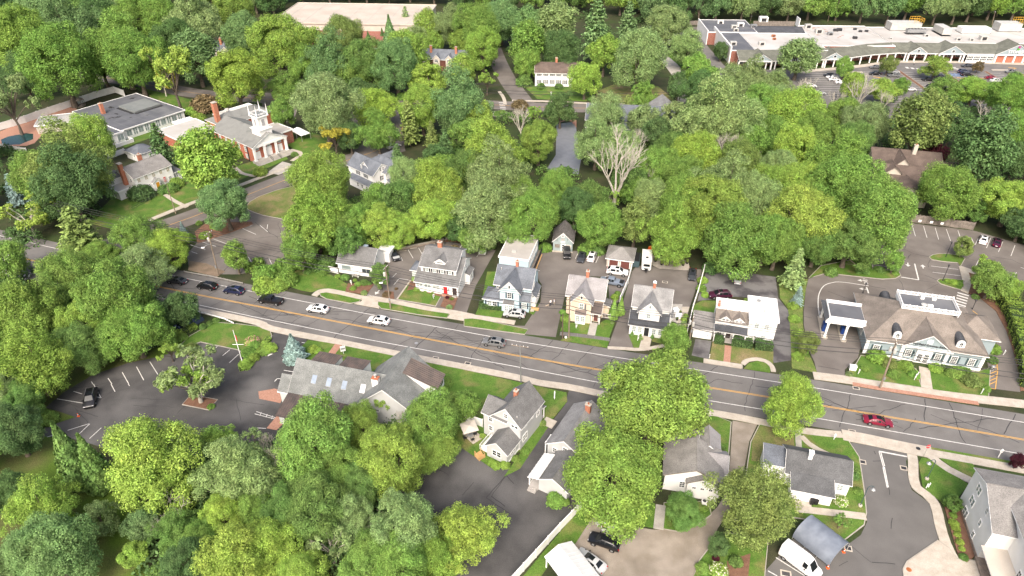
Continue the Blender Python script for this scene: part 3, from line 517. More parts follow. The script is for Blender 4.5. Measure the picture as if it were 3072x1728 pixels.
# ---- car park markings
for a,b in (((1225,0),(1300,40)),): pass
for i in range(6): line(5,(1435 + i * 0 + (0 if i < 3 else 0),398),(1550,436),.13,lotA) if i == 0 else None
for a,b in (((1520,375),(1630,410)),((1600,350),(1720,395)),((1445,450),(1490,465)),((1830,275),(1932,320)),((1875,490),(1900,535)),((1960,540),(1980,588)),((2030,500),(2055,555)),((1885,258),(1905,247)),((2015,280),(2020,245)),((1960,250),(2020,300))): line(5,a,b,.13,lotA)
for a,b in (((700,1449),(690,1430)),((815,1405),(845,1449)),((922,1360),(972,1449)),((1030,1318),(1085,1420)),((1130,1280),(1192,1378)),((1600,1205),(1640,1165)),((1680,1235),(1735,1190)),((1730,1290),(1800,1225))): line(5,a,b,.13,lotO)
for a,b in (((705,0),(763,105)),((763,105),(730,98)),((838,0),(868,58)),((968,0),(978,14)),((430,112),(630,145)),((510,350),(670,300)),((678,300),(575,398)),((765,330),(675,412)),((855,355),(775,435)),((945,378),(860,460)),((355,400),(450,375)),((1520,530),(1470,600)),((1395,545),(1330,620)),((555,55),(620,75))): line(9,a,b,.13,lotO)
for a,b in (((3,208),(165,260)),((-10,225),(155,268)),((40,212),(30,240)),((85,228),(75,252)),((125,240),(118,265)),((-20,330),(75,335))): line(10,a,b,.12,lotO)
for a,b in (((140,1430),(160,1408)),((160,1408),(215,1412)),((345,1135),(405,1146)),((210,1180),(240,1160)),((210,1345),(280,1357))): line(6,a,b,.16,lotO)
arrow(6,(132,1195),(88,1240),lotO); arrow(6,(200,1270),(232,1235),lotO)
for a,b in (((1310,318),(1392,455)),((1480,288),(1535,385)),((2190,228),(2140,303)),((2350,250),(2280,365)),((2480,345),(2415,432)),((1125,695),(1050,770)),((1170,778),(1080,885)),((1175,782),(1315,802)),((1200,440),(1222,495)),((2170,245),(2130,310))): line('A',a,b,.13,lotR)
arrow('A',(850,968),(780,1040),lotR,wid=.6)
for i in range(9): line('A',(660 + i * 22,1047 + i * 4),(668 + i * 22,1049 + i * 4),.35,lotR,name='stop_bar_block')
line('A',(1135,1118),(1350,815),.35,lotR,'concrete',.12,'kerb_edge')
for a,b in (((478,505),(500,455)),((632,535),(668,460)),((700,640),(740,630))): line(7,a,b,.12,lotB)
NZ = [((720,155),(765,325)),((885,172),(937,345)),((1060,193),(1112,368)),((1235,216),(1288,395)),((1403,238),(1467,415)),((1578,258),(1620,380)),((1780,370),(1830,472)),((1885,378),(1840,472)),((2075,372),(2010,522)),((2255,428),(2190,582)),((2440,482),(2378,645)),((1895,700),(1815,862)),((2085,765),(2035,860)),((2270,828),(2235,900)),((2460,892),(2415,990)),((2525,815),(2600,840)),((370,350),(612,378)),((360,433),(632,464)),((310,512),(645,549)),((280,592),(600,632)),((285,682),(570,718)),((295,775),(510,805)),((290,780),(303,855)),((1172,795),(1585,846)),((1197,888),(1620,943)),((720,962),(988,1004)),((925,760),(985,1000)),((0,1062),(230,1098)),((200,1115),(230,1205))]
for i,(a,b) in enumerate(NZ): line('N',a,b,.28 if i >= len(NZ) - 4 and i != len(NZ) - 2 else .13,lotK)
arrow('N',(822,745),(825,805),lotK,wid=.6); arrow('N',(1055,832),(1046,775),lotK,wid=.6); arrow('N',(185,1018),(60,1010),lotK,wid=.5); arrow('N',(200,1148),(85,1135),lotK,wid=.5)
for i in range(6): line('N',(1572 - i * 9,1195 + i * 40),(1742 - i * 11,1245 + i * 40 - (i == 5) * 20),.5,lotK,name='crossing_bar')
dP = smooth_line(pts(8,(388,940),(378,850),(385,770),(420,710),(480,685),(560,680),(760,708)),4); ribbon(dP,.18,.008).build('lane_line','paint_white',lotK)
for i in range(5): line(8,(385,895 + i * 10),(410,920 + i * 5),.1,lotK)
for a,b in (((1265,510),(1275,575)),((1275,575),(1258,708)),((1222,560),(1218,700)),((1258,708),(1218,700)),((1228,550),(1268,528)),((1225,575),(1275,552)),((1225,600),(1273,580)),((1222,625),(1270,605)),((1220,650),(1267,630)),((1219,675),(1262,655)),((1100,165),(1135,192))): line('K',a,b,.14,lotK,'paint_yellow')
for a,b in (((838,508),(1050,548)),((838,510),(875,640)),((850,510),(880,620)),((868,630),(900,782)),((878,625),(908,780)),((60,1310),(280,1449)),((0,1410),(70,1449))): line(12,a,b,.3 if b == (1050,548) else .16,lotS,z=.009)
segs = [(W(v,*a),W(v,*b)) for v,a,b in ((12,(905,780),(912,835)),(12,(935,1010),(922,1090)),(12,(630,1230),(780,1340)),(12,(780,1340),(960,1360)),(12,(530,1370),(600,1335)),(12,(790,580),(880,580)),(12,(800,505),(815,530)),(12,(870,540),(880,640)))]
cracks(lotS,segs,.004,.08,.12)
segs = [(W('N',*a),W('N',*b)) for a,b in (((580,310),(800,430)),((800,430),(770,530)),((620,430),(770,540)),((770,540),(950,620)),((950,620),(1150,660)),((870,620),(820,680)),((1165,700),(1130,760)),((1130,760),(1150,815)),((690,995),(745,1080)),((745,1080),(750,1160)),((1080,935),(1260,1005)),((1000,1020),(1230,1045)),((1100,1145),(1300,1075)),((230,1095),(490,1140)),((1830,480),(1800,620)),((1800,620),(1715,680)),((1715,680),(1900,725)),((2100,650),(2400,700)),((2400,700),(2570,780)))] + [(W(8,*a),W(8,*b)) for a,b in (((450,745),(580,800)),((300,870),(370,880)),((270,940),(330,950)),((380,1310),(540,1340)),((320,1040),(480,1110)))]
cracks(lotK,segs,.003,.09,.15)
rr = random.Random(11); segs = []
for _ in range(26):
    a = W('F',rr.uniform(160,620),rr.uniform(930,1090)); segs.append((a,a + Vector((rr.uniform(-7,7),rr.uniform(-7,7),0))))
cracks(lotO,segs,.002,.07,.2)
segs = []
for a,b in (((640,560),(700,600)),((540,640),(700,625)),((700,560),(720,640)),((500,660),(620,600)),((560,690),(600,640)),((640,600),(760,590)),((650,660),(745,610))): segs.append((W('F',*a),W('F',*b)))
cracks(lotA,segs,.001,.09,.25)
segs = [(W('L',*a),W('L',*b)) for a,b in (((310,660),(210,800)),((300,650),(360,710)),((210,790),(300,860)),((20,790),(90,700)))] + [(W(10,*a),W(10,*b)) for a,b in (((1890,680),(1740,860)),((1740,860),(1932,990)),((1330,600),(1460,690)))]
cracks(lotG,segs,.0,.1,.15)
segs = [(W('F',*a),W('F',*b)) for a,b in (((300,612),(420,575)),((440,560),(520,545)),((560,520),(640,490)),((660,470),(740,450)))]; cracks(cst,segs,.003,.09,.25)
# supermarket car park: bays and islands
for cx in (-68,-50,-32,-14,4,22,40):
    for i in range(15):
        y = -17 - i * 2.8; A,B = ML(cx - 5.3,y),ML(cx + 5.3,y); MB().quad(*[(q.x,q.y + dy,.006) for q,dy in ((A,-.09),(B,-.09),(B,.09),(A,.09))]).build('stall_line','paint_white',lotM)
def mark(x0,x1,y0,y1,m,nm,sk=0.0): MB().quad(*[tuple(ML(*p,.007)) for p in ((x0,y0),(x1,y0),(x1 + sk,y1),(x0 + sk,y1))]).build(nm,m,lotM)
for i in range(6): mark(-12.5 + i * 1.6,-11.7 + i * 1.6,-22,-18,'paint_blue','hatching',-1.5)
for i in range(8): mark(-27 + i * 1.9,-25.8 + i * 1.9,-11.5 - i * .8,-9.5 - i * .8,'paint_white','crossing_bar')
for i in range(8): mark(-7.5 + i * .35,-5.5 + i * .35,-10 - i * 1.7,-9.2 - i * 1.7,'paint_white','crossing_bar')
for x,y in ((-14.5,-24),(-11,-24),(-45,-24),(-18,-36),(-2,-24),(1.5,-26),(13,-18),(16.5,-18.5),(-35,-13),(2,-9),(18,-9),(-15,-7)):
    t = ML(x,y); A,B = ML(x - .9,y + .5),ML(x + .9,y - .5); d = (B - A).normalized(); n = Vector((-d.y,d.x,0))
    MB().quad(*[(q.x,q.y,.008) for q in (A + n * .3,A - n * .3,B - n * .3,B + n * .3)]).quad(*[(q.x,q.y,.008) for q in (B + n * .8,B - n * .8,B + d * 1.2)]).build('arrow_marking','paint_yellow',lotM)
for x0,x1,y0,y1,m_ in ((-14.7,-13.3,-44,-16,'mulch'),(3.3,4.7,-44,-15,'mulch'),(-32.7,-31.3,-44,-15,'mulch'),(20,24,-17,-13.5,'grass'),(-19,-12,-14.2,-13,'concrete'),(26,30,-13,-11,'concrete'),(8,15,-13.2,-12,'concrete'),(-55,-48,-18.5,-17,'concrete')):
    patch('island',[ML(x0,y0),ML(x1,y0),ML(x1,y1),ML(x0,y1)],.12,m_,.15,'kerbed planting island in the supermarket car park',True,'island')
# ================================================================== BUILDINGS
def house(name,o,ang,label,cat='house',group=None): return empty(name,(o[0],o[1],0),R(ang),label,cat,group)
def roofslab(e,quads,rm,t=.16,trim='white_trim',name='roof'):
    m = MB(); k = MB()
    for q in quads:
        P = [Vector(p) for p in q]; c = sum(P,Vector()) / len(P)
        (m.slab if len(P) == 4 else m.tri_slab)(*[tuple(p) for p in P],t)
        if trim:
            Q = []
            for p in P:
                d = p - c; d.z = 0; L = max(d.length,.01); f = 1 + .05 / L; Q.append((c.x + (p.x - c.x) * f,c.y + (p.y - c.y) * f,p.z - t * .55))
            (k.slab if len(P) == 4 else k.tri_slab)(*Q,t * 1.1)
    r = m.build(name,rm,e)
    if trim: k.build('fascia',trim,r)
    return r
def gable(e,x0,x1,y0,y1,ze,zr,ax,wm,rm,oh=.35,z0=0.0,ym=None,zb=None,trim='white_trim',ends=True,t=.14,walls=True):
    """block with a gable roof; ax = direction of the ridge; ym = ridge position; zb = eave height of the far side"""
    sw = ax == 'y'
    a0,a1,b0,b1 = (y0,y1,x0,x1) if sw else (x0,x1,y0,y1)
    ym = (b0 + b1) / 2 if ym is None else ym; zb = ze if zb is None else zb
    P = (lambda a,b,z: (b,a,z)) if sw else (lambda a,b,z: (a,b,z))
    if walls:
        m = MB()
        for a in (a0,a1): m.quad(P(a,b0,z0),P(a,b1,z0),P(a,b1,zb),P(a,ym,zr),P(a,b0,ze))
        m.quad(P(a0,b0,z0),P(a1,b0,z0),P(a1,b0,ze),P(a0,b0,ze)); m.quad(P(a0,b1,z0),P(a1,b1,z0),P(a1,b1,zb),P(a0,b1,zb)); m.build('wall',wm,e)
    s0 = (zr - ze) / (ym - b0); s1 = (zr - zb) / (b1 - ym); u = .10
    e0,e1 = ze - s0 * oh + u,zb - s1 * oh + u; g = oh * .7
    q0 = [P(a0 - g,b0 - oh,e0),P(a1 + g,b0 - oh,e0),P(a1 + g,ym,zr + u),P(a0 - g,ym,zr + u)]; q1 = [P(a0 - g,ym,zr + u),P(a1 + g,ym,zr + u),P(a1 + g,b1 + oh,e1),P(a0 - g,b1 + oh,e1)]
    if sw: q0.reverse(); q1.reverse()
    r = roofslab(e,[q0,q1],rm,t,trim)
    m = MB(); m.tube(P(a0 - g,ym,zr + u + .01),P(a1 + g,ym,zr + u + .01),.07,.07,5); m.build('ridge_cap',rm,r)
    return r
def hip(e,x0,x1,y0,y1,ze,zr,rm,inx,iny=None,oh=.35,trim='white_trim',top=None,t=.14):
    x0 -= oh; x1 += oh; y0 -= oh; y1 += oh; iny = (y1 - y0) / 2 - .02 if iny is None else iny
    a = [(x0,y0,ze),(x1,y0,ze),(x1,y1,ze),(x0,y1,ze)]; b = [(x0 + inx,y0 + iny,zr),(x1 - inx,y0 + iny,zr),(x1 - inx,y1 - iny,zr),(x0 + inx,y1 - iny,zr)]
    q = [[a[i],a[(i + 1) % 4],b[(i + 1) % 4],b[i]] for i in range(4)]
    r = roofslab(e,q,rm,t,trim)
    if top: MB().quad(*b).build('flat_top',top,r)
    return r
def shed(e,x0,x1,y0,y1,zf,zk,rm,oh=.2,trim='white_trim',t=.1,axis='y',name='roof'):
    if axis == 'y': q = [(x0 - oh,y0 - oh,zf),(x1 + oh,y0 - oh,zf),(x1 + oh,y1,zk),(x0 - oh,y1,zk)]
    else: q = [(x0 - oh,y0 - oh,zf),(x1,y0 - oh,zk),(x1,y1 + oh,zk),(x0 - oh,y1 + oh,zf)] if zf < zk else [(x0,y0 - oh,zf),(x1 + oh,y0 - oh,zk),(x1 + oh,y1 + oh,zk),(x0,y1 + oh,zf)]
    return roofslab(e,[q],rm,t,trim,name)
def walls(e,x0,x1,y0,y1,z0,z1,m,name='wall'): return MB().box(x0,x1,y0,y1,z0,z1).build(name,m,e)
def flatroof(e,x0,x1,y0,y1,z,rm,lip=.25,edge='white_trim',par=.18):
    r = MB().box(x0 - lip,x1 + lip,y0 - lip,y1 + lip,z,z + .12).build('roof',rm,e); k = MB()
    for b in ((x0 - lip - .05,x1 + lip + .05,y0 - lip - .05,y0 - lip + par * .6),(x0 - lip - .05,x1 + lip + .05,y1 + lip - par * .6,y1 + lip + .05),(x0 - lip - .05,x0 - lip + par * .6,y0 - lip + par * .6,y1 + lip - par * .6),(x1 + lip - par * .6,x1 + lip + .05,y0 - lip + par * .6,y1 + lip - par * .6)): k.box(*b,z - .12,z + .12 + par)
    k.build('parapet',edge,r); return r
_wc = {}
ROT = {'F': 0,'R': R(90),'B': R(180),'L': R(-90)}
def _place(o,side,a,pos,z):
    o.location = (a,pos,z) if side in 'FB' else (pos,a,z); o.rotation_euler = (0,0,ROT[side]); return o
def win(e,side,a,z,w,h,pos,nx=2,ny=2,glass='glass_dark',shut=None,frame='white_trim',arch=False):
    key = ('w',w,h,nx,ny,glass,frame,arch)
    if key not in _wc:
        p = MB(); p.box(-w / 2,w / 2,-.03,.05,-h / 2,h / 2)
        if arch: p.tube((0,-.03,h / 2),(0,.05,h / 2),w / 2,w / 2,14)
        f = MB(); b = .10
        f.box(-w / 2 - b,-w / 2,-.075,.02,-h / 2 - b,h / 2 + (0 if arch else b)); f.box(w / 2,w / 2 + b,-.075,.02,-h / 2 - b,h / 2 + (0 if arch else b)); f.box(-w / 2,w / 2,-.09,.02,-h / 2 - b,-h / 2)
        if not arch: f.box(-w / 2,w / 2,-.075,.02,h / 2,h / 2 + b)
        else:
            for i in range(8):
                a0,a1 = math.pi * i / 8,math.pi * (i + 1) / 8; r0,r1 = w / 2,w / 2 + b
                f.quad(*[(r * math.cos(t),-.075,h / 2 + r * math.sin(t)) for r,t in ((r0,a0),(r1,a0),(r1,a1),(r0,a1))]); f.quad(*[(r1 * math.cos(t),y,h / 2 + r1 * math.sin(t)) for y,t in ((-.075,a0),(.02,a0),(.02,a1),(-.075,a1))])
        for i in range(1,nx): x = -w / 2 + w * i / nx; f.box(x - .022,x + .022,-.055,-.02,-h / 2,h / 2)
        for i in range(1,ny): zz = -h / 2 + h * i / ny; f.box(-w / 2,w / 2,-.055,-.02,zz - .03,zz + .03)
        _wc[key] = (p.mesh('window',glass),f.mesh('frame',frame))
    p,f = _wc[key]; o = _place(link('window',p,e),side,a,pos,z); link('frame',f,o)
    if shut:
        key = ('s',h,shut)
        if key not in _wc: _wc[key] = MB().box(-.17,.17,-.06,.02,-h / 2 - .05,h / 2 + .05).mesh('shutter',shut)
        d = w / 2 + .29
        for s in (-1,1): _place(link('shutter',_wc[key],e),side,a + s * d,pos,z)
    return o
def door(e,side,a,w,h,pos,m,z0=.15,frame='white_trim',panels=0):
    o = _place(MB().box(-w / 2,w / 2,-.05,.05,0,h).build('door',m,e),side,a,pos,z0)
    MB().box(-w / 2 - .12,-w / 2,-.08,.03,0,h + .12).box(w / 2,w / 2 + .12,-.08,.03,0,h + .12).box(-w / 2,w / 2,-.08,.03,h,h + .12).build('door_frame',frame,o)
    MB().box(w * .34,w * .42,-.11,-.05,h * .45,h * .5).build('handle','metal_dark',o)
    if panels:
        for i in range(panels): MB().box(-w / 2 + .12,w / 2 - .12,-.065,-.05,.15 + i * (h - .1) / panels,(i + 1) * (h - .1) / panels).build('panel','glass_dark' if m == 'white_trim' and panels > 2 else m,o)
    return o
def chimney(e,x,y,z0,z1,w=.75,d=.6,m='brick_chimney',cap='concrete'):
    o = MB().box(x - w / 2,x + w / 2,y - d / 2,y + d / 2,z0,z1).build('chimney',m,e); MB().box(x - w / 2 - .08,x + w / 2 + .08,y - d / 2 - .08,y + d / 2 + .08,z1,z1 + .12).build('cap',cap,o)
    MB().lathe((x,y,z1 + .12),[(.13,0),(.15,.3),(.11,.34)],8).build('flue','terracotta' if cap == 'concrete' else 'white_trim',o); return o
def vent(e,x,y,z,h=.45): return MB().lathe((x,y,z - .2),[(.06,0),(.06,h),(.1,h + .02),(.1,h + .1)],8).build('vent_pipe','metal_light',e)
def rail(e,P,h=.95,m='white_vinyl',step=.28,name='railing'):
    r = MB(); 
    for a,b in zip(P[:-1],P[1:]):
        a = Vector(a); b = Vector(b); r.tube(a + Vector((0,0,h)),b + Vector((0,0,h)),.045,.045,4); r.tube(a + Vector((0,0,.12)),b + Vector((0,0,.12)),.035,.035,4)
        n = max(1,int((b - a).length / step))
        for i in range(n + 1): q = a.lerp(b,i / n); r.tube(q,q + Vector((0,0,h)),.05 if i in (0,n) else .022,None,4)
    return r.build(name,m,e)
def post(e,x,y,z1,r=.09,z0=0,m='white_trim',name='post'): return MB().box(x - r,x + r,y - r,y + r,z0,z1).build(name,m,e)
def steps(e,x0,x1,y0,n,m='concrete_grey',rise=.17,run=.3,side='F',top=None):
    for i in range(n):
        z = rise * (n - i); a = -run * (i + 1)
        if side == 'F': MB().box(x0,x1,y0 + a,y0 + a + run,0,z).build('step',m,e)
        else: MB().box(x0 + (a if side == 'L' else -a - run),x0 + (a + run if side == 'L' else -a),y0,x1,0,z).build('step',m,e)
def downpipe(e,x,y,z1): return MB().tube((x,y,.05),(x,y,z1),.045,None,6).build('downpipe','white_trim',e)

# ---- 1 small white cottage
e = house('cottage',(-40.64,134.46),-14,'small white single storey cottage with grey gable roof and brick chimney','cottage')
gable(e,0,8.7,0,6.9,3.05,5.75,'x','white_siding','shingle_grey'); chimney(e,.3,3.5,5,7.0,.6,.6)
win(e,'F',2.1,1.75,2.3,1.05,0,1,1,'glass_pale'); win(e,'F',7.1,1.6,2.1,1.0,0,2,1); door(e,'F',4.55,.9,2.05,0,'white_trim',.3); win(e,'R',2.9,3.9,.5,.7,8.7,1,2); win(e,'R',2.2,1.7,.8,1.1,8.7)
walls(e,7.3,9.9,6.95,9.6,0,2.7,'white_siding'); flatroof(e,7.3,9.9,6.95,9.6,2.7,'roof_white'); steps(e,3.9,5.2,0,2); rail(e,[(3.85,-.05,.1),(3.85,-1.0,0)],.9); rail(e,[(5.3,-.05,.1),(5.3,-1.1,0)],.9); MB().box(5.2,6.2,3.6,4.4,5.55,5.95).build('skylight','glass_sky',e); downpipe(e,8.75,.1,3.); MB().box(3.55,3.68,-.12,0,1.9,2.2).build('lantern','metal_dark',e); vent(e,2.5,3.2,5.5)
# ---- 2 white house with the red door
e = house('house',(-12.10,124.34),-14,'white two storey house with bright red front door and wide dormer')
gable(e,-9.9,.05,0.2,9.6,2.85,6.5,'x','white_siding','shingle_grey',ym=6.3,zb=4.6); gable(e,-9.15,-.9,2.3,9.5,5.75,8.15,'x','white_siding','shingle_grey',z0=3.6,ym=6.8,zb=6.9)
gable(e,-5.85,-3.65,2.95,5.6,6.85,7.65,'y','white_siding','shingle_grey',oh=.25,z0=6.0); win(e,'F',-5.1,6.62,.6,.4,2.95,2,1); win(e,'F',-4.4,6.62,.6,.4,2.95,2,1); chimney(e,-6.0,7.0,7.5,9.4,.95,.75)
for x in (-7.75,-5.95,-4.15,-2.3): win(e,'F',x,4.85,.72,1.0,2.3,2,2,'glass_pale','shutter_black')
for x in (-9.35,-8.6,-7.4,-6.65,-5.4,-4.65): win(e,'F',x,1.85,.6,.85,.2,2,2,'glass_pale')
door(e,'F',-2.85,.95,2.1,.2,'door_red',.35); win(e,'F',-3.6,1.7,.16,.8,.2,1,1); win(e,'F',-2.1,1.7,.16,.8,.2,1,1); MB().box(-1.2,-.1,.12,.2,.4,2.5).build('porch_shade_panel','door_dark',e); post(e,-.05,.1,2.8,.1); steps(e,-3.6,-2.1,.2,2,'brick_paver'); steps(e,-1.3,-.2,.1,2); downpipe(e,.1,.15,2.8)  # flat dark panel on the wall stands in for the shaded open porch
walls(e,-12.5,-9.95,4.7,8.2,0,2.55,'sage_siding'); hip(e,-12.5,-9.95,4.7,8.2,2.6,3.5,'shingle_bluegrey',1.5); win(e,'F',-10.6,1.5,.7,1.0,4.7)
walls(e,.05,1.1,5.6,8.6,0,2.5,'white_siding'); shed(e,.05,1.1,5.6,8.6,3.1,2.55,'shingle_grey',axis='x'); win(e,'R',7.1,1.4,1.0,1.0,1.1); win(e,'R',2.0,1.8,.5,.8,.05); win(e,'R',6.4,4.3,.7,1.0,.05)
# ---- 3 pale blue victorian
e = house('house',(-.64,118.54),-14,'pale blue victorian house with steep front gable and dark shutters')
gable(e,-3.8,4.2,2.7,9.7,5.5,8.0,'x','blue_siding','shingle_bluegrey',oh=.4); gable(e,-2.1,2.1,.35,6.2,5.6,8.0,'y','blue_siding','shingle_bluegrey',oh=.4)
walls(e,-5.7,-2.1,.3,3.9,0,2.8,'blue_siding'); hip(e,-5.7,-1.2,.3,4.6,2.85,4.3,'shingle_bluegrey',2.2,None,.3)
walls(e,2.12,4.1,1.2,2.7,0,2.8,'blue_siding'); shed(e,2.12,4.2,1.2,2.75,2.9,4.2,'shingle_bluegrey',.25); walls(e,4.2,5.1,3.2,7.6,0,2.7,'white_siding'); shed(e,4.2,5.1,3.2,7.6,3.9,2.85,'shingle_bluegrey',.25,axis='x')
walls(e,-1.1,1.0,-.35,.35,0,2.6,'white_trim','bay'); shed(e,-1.1,1.0,-.35,.4,2.65,3.3,'shingle_grey',.15); win(e,'F',-.5,1.55,.75,1.35,-.35,2,3,'glass_pale'); win(e,'F',.45,1.55,.75,1.35,-.35,2,3,'glass_pale')
win(e,'F',.0,4.35,.8,1.35,.35,2,3,shut='shutter_navy'); win(e,'F',0,6.45,.42,.5,.35,1,1,arch=True); win(e,'F',3.05,1.6,.9,1.4,1.2,2,3,'glass_pale','shutter_navy'); win(e,'F',-4.45,1.7,.85,1.1,.3,2,2,'glass_pale'); win(e,'F',-3.25,1.7,.85,1.1,.3)
for x in (-5.25,-2.5): MB().box(x - .17,x + .17,.24,.32,1.05,2.35).build('shutter','shutter_navy',e)
win(e,'F',-3.0,4.75,.7,.9,2.7,2,2,shut='shutter_navy'); win(e,'R',4.6,4.5,.7,1.2,4.2); win(e,'R',5.7,4.5,.7,1.2,4.2); win(e,'R',2.6,4.9,.5,.9,2.1); 
for y in (4.2,5.6,6.9): win(e,'R',y,1.5,.7,1.1,5.1)
door(e,'F',4.62,.7,1.95,3.2,'white_trim',.3); MB().box(4.3,6.0,2.2,3.2,0,.28).build('ramp','wood_new',e); chimney(e,.25,6.4,7.3,9.3,.6,.6); vent(e,-3.0,5.2,7.6); downpipe(e,4.28,2.75,5.4); steps(e,4.3,5.1,2.2,2,'concrete')
# ---- 4 flat roofed annex
e = house('annex',(-3.14,135.0),-14,'pale blue flat roofed annex with row of side windows and dark ramp railing','annex')
walls(e,.1,7.1,.2,11.2,0,3.9,'blue_siding'); flatroof(e,.1,7.1,.2,11.2,3.9,'roof_pale',.15)
for y in (1.2,2.6,4.0,5.2,6.6,8.4,9.6): win(e,'R',y,2.2,.75,1.5,7.1,2,3)
for x,y in ((2.2,8.8),(3.0,3.0)): MB().box(x - .5,x + .5,y - .4,y + .4,3.98,4.3).build('roof_hatch','metal_light',e)
vent(e,1.2,5.6,4.1); MB().box(7.2,8.1,.0,11.4,0,.5).build('ramp','wood_weathered',e); rail(e,[(8.15,-.3,.4),(8.15,11.6,.5)],1.1,'metal_dark',.2); rail(e,[(7.2,-.3,.3),(8.15,-.3,.4)],1.1,'metal_dark',.2)
MB().box(8.3,8.5,-.2,9.5,0,.35).build('retaining_board','wood_new',e)
# ---- 5 barn
e = house('barn',(10.08,144.25),-8,'small weathered pale blue barn with steep grey roof','barn')
gable(e,0,4.75,0,6.2,2.95,5.35,'y','barn_siding','shingle_weathered',oh=.3); door(e,'F',2.5,.85,1.95,0,'white_trim',.1,panels=3); win(e,'F',2.35,4.35,.5,.55,0,2,2)
for x in (1.05,3.85): MB().box(x - .6,x + .6,-.05,.02,1.05,2.0).build('board_panel','wood_weathered' if x < 2 else 'canvas_beige',e)
MB().box(1.9,2.9,-.07,.02,2.5,2.95).build('sign_board','white_trim',e); MB().box(1.95,2.75,-.06,.02,3.05,3.7).build('loft_panel','wood_grey_deck',e); MB().box(-.15,4.9,-.5,-.05,0,.18).build('sill','concrete',e)
for x,y0 in ((.9,3.2),(3.4,3.3)): MB().tube((x,-.06,y0 - .3),(x + .15,-.06,y0 + .5),.04).build('hinge','metal_dark',e)
# ---- 6 cream house
e = house('house',(14.24,114.76),-14,'cream clapboard house with pale slate roof and steep front gable')
gable(e,-3.4,4.4,2.9,9.4,5.2,7.85,'x','cream_siding','slate_pale',oh=.4); gable(e,-2.05,2.15,.45,6.2,5.3,7.65,'y','cream_siding','slate_pale',oh=.4)
walls(e,2.2,4.1,1.5,2.9,0,2.9,'cream_siding'); shed(e,2.2,4.2,.6,2.9,2.8,4.1,'roof_metal_brown',.2); door(e,'F',3.2,.9,2.1,1.5,'door_brown',.2); post(e,4.05,.7,2.8); post(e,2.35,.7,2.8)
walls(e,-.95,1.15,-.2,.45,0,2.5,'white_trim','bay'); shed(e,-.95,1.15,-.25,.5,2.6,3.35,'roof_metal_brown',.15); win(e,'F',-.4,1.45,.7,1.3,-.2,2,3,'glass_pale'); win(e,'F',.6,1.45,.7,1.3,-.2,2,3,'glass_pale')
win(e,'F',.1,4.2,.75,1.35,.45,2,2,'glass_pale'); MB().box(.78,1.12,.38,.47,3.5,4.9).build('shutter','shutter_grey',e); win(e,'F',.05,6.35,.38,.5,.45,1,1,arch=True); win(e,'R',5.0,4.4,.7,1.2,4.4); win(e,'R',6.6,1.8,.7,1.2,4.4)
walls(e,4.4,5.6,4.2,6.2,0,2.4,'cream_siding'); shed(e,4.4,5.7,4.0,6.3,3.2,2.6,'shingle_grey',.15,axis='x'); MB().box(4.45,6.1,2.6,4.2,.4,.55).build('deck','wood_dark',e); rail(e,[(4.5,2.6,.55),(6.1,2.6,.55),(6.1,4.2,.55)],1.0); chimney(e,.3,6.3,7.2,9.3,.65,.65); vent(e,-2.8,5.4,7.4); steps(e,2.6,3.8,.9,1); downpipe(e,4.45,2.95,5.2); downpipe(e,-2.1,.5,5.2)
# ---- 7 garage
e = house('garage',(22.37,137.22),-14,'two bay cream garage with hipped grey roof and brown doors','garage')
walls(e,.1,6.1,0,5.8,0,2.4,'stucco'); hip(e,.1,6.1,0,5.8,2.45,4.1,'shingle_taupe',3.1)
for x in (1.75,4.45): door(e,'F',x,2.05,1.95,0,'door_brown',.02,panels=4)
# ---- 8 white house, black porch roof
e = house('house',(23.79,110.83),-14,'white house with black shingled porch roof and central gable')
gable(e,.3,7.8,3.5,9.6,5.5,8.3,'x','white_siding','shingle_lightgrey',oh=.4); gable(e,1.75,5.95,1.6,6.3,5.5,7.9,'y','white_siding','shingle_lightgrey',oh=.4,z0=3.3)
walls(e,.35,7.6,.5,3.5,0,2.75,'white_siding'); shed(e,.3,7.7,.4,3.55,2.75,4.2,'shingle_black',.35); win(e,'F',3.75,4.45,.65,1.0,1.6,2,2,'glass_pale'); win(e,'F',3.85,6.6,.4,.5,1.6,1,1,'glass_pale',arch=True); door(e,'F',3.75,.95,2.15,.5,'shutter_black',.15,panels=2)
for x in (1.2,2.4,5.2,6.5): win(e,'F',x,1.55,.7,1.2,.5,2,3,'glass_pale')
chimney(e,4.1,6.6,7.5,9.5,.55,.55,cap='white_trim'); MB().box(3.0,3.1,.3,.4,1.6,1.9).build('lantern','metal_dark',e); downpipe(e,.3,.45,2.7); downpipe(e,7.75,3.45,5.4); walls(e,7.8,8.5,4.5,7.2,0,2.6,'white_siding'); shed(e,7.8,8.6,4.4,7.3,3.2,2.7,'shingle_lightgrey',.15,axis='x'); win(e,'R',6.4,4.4,.7,1.1,7.8)
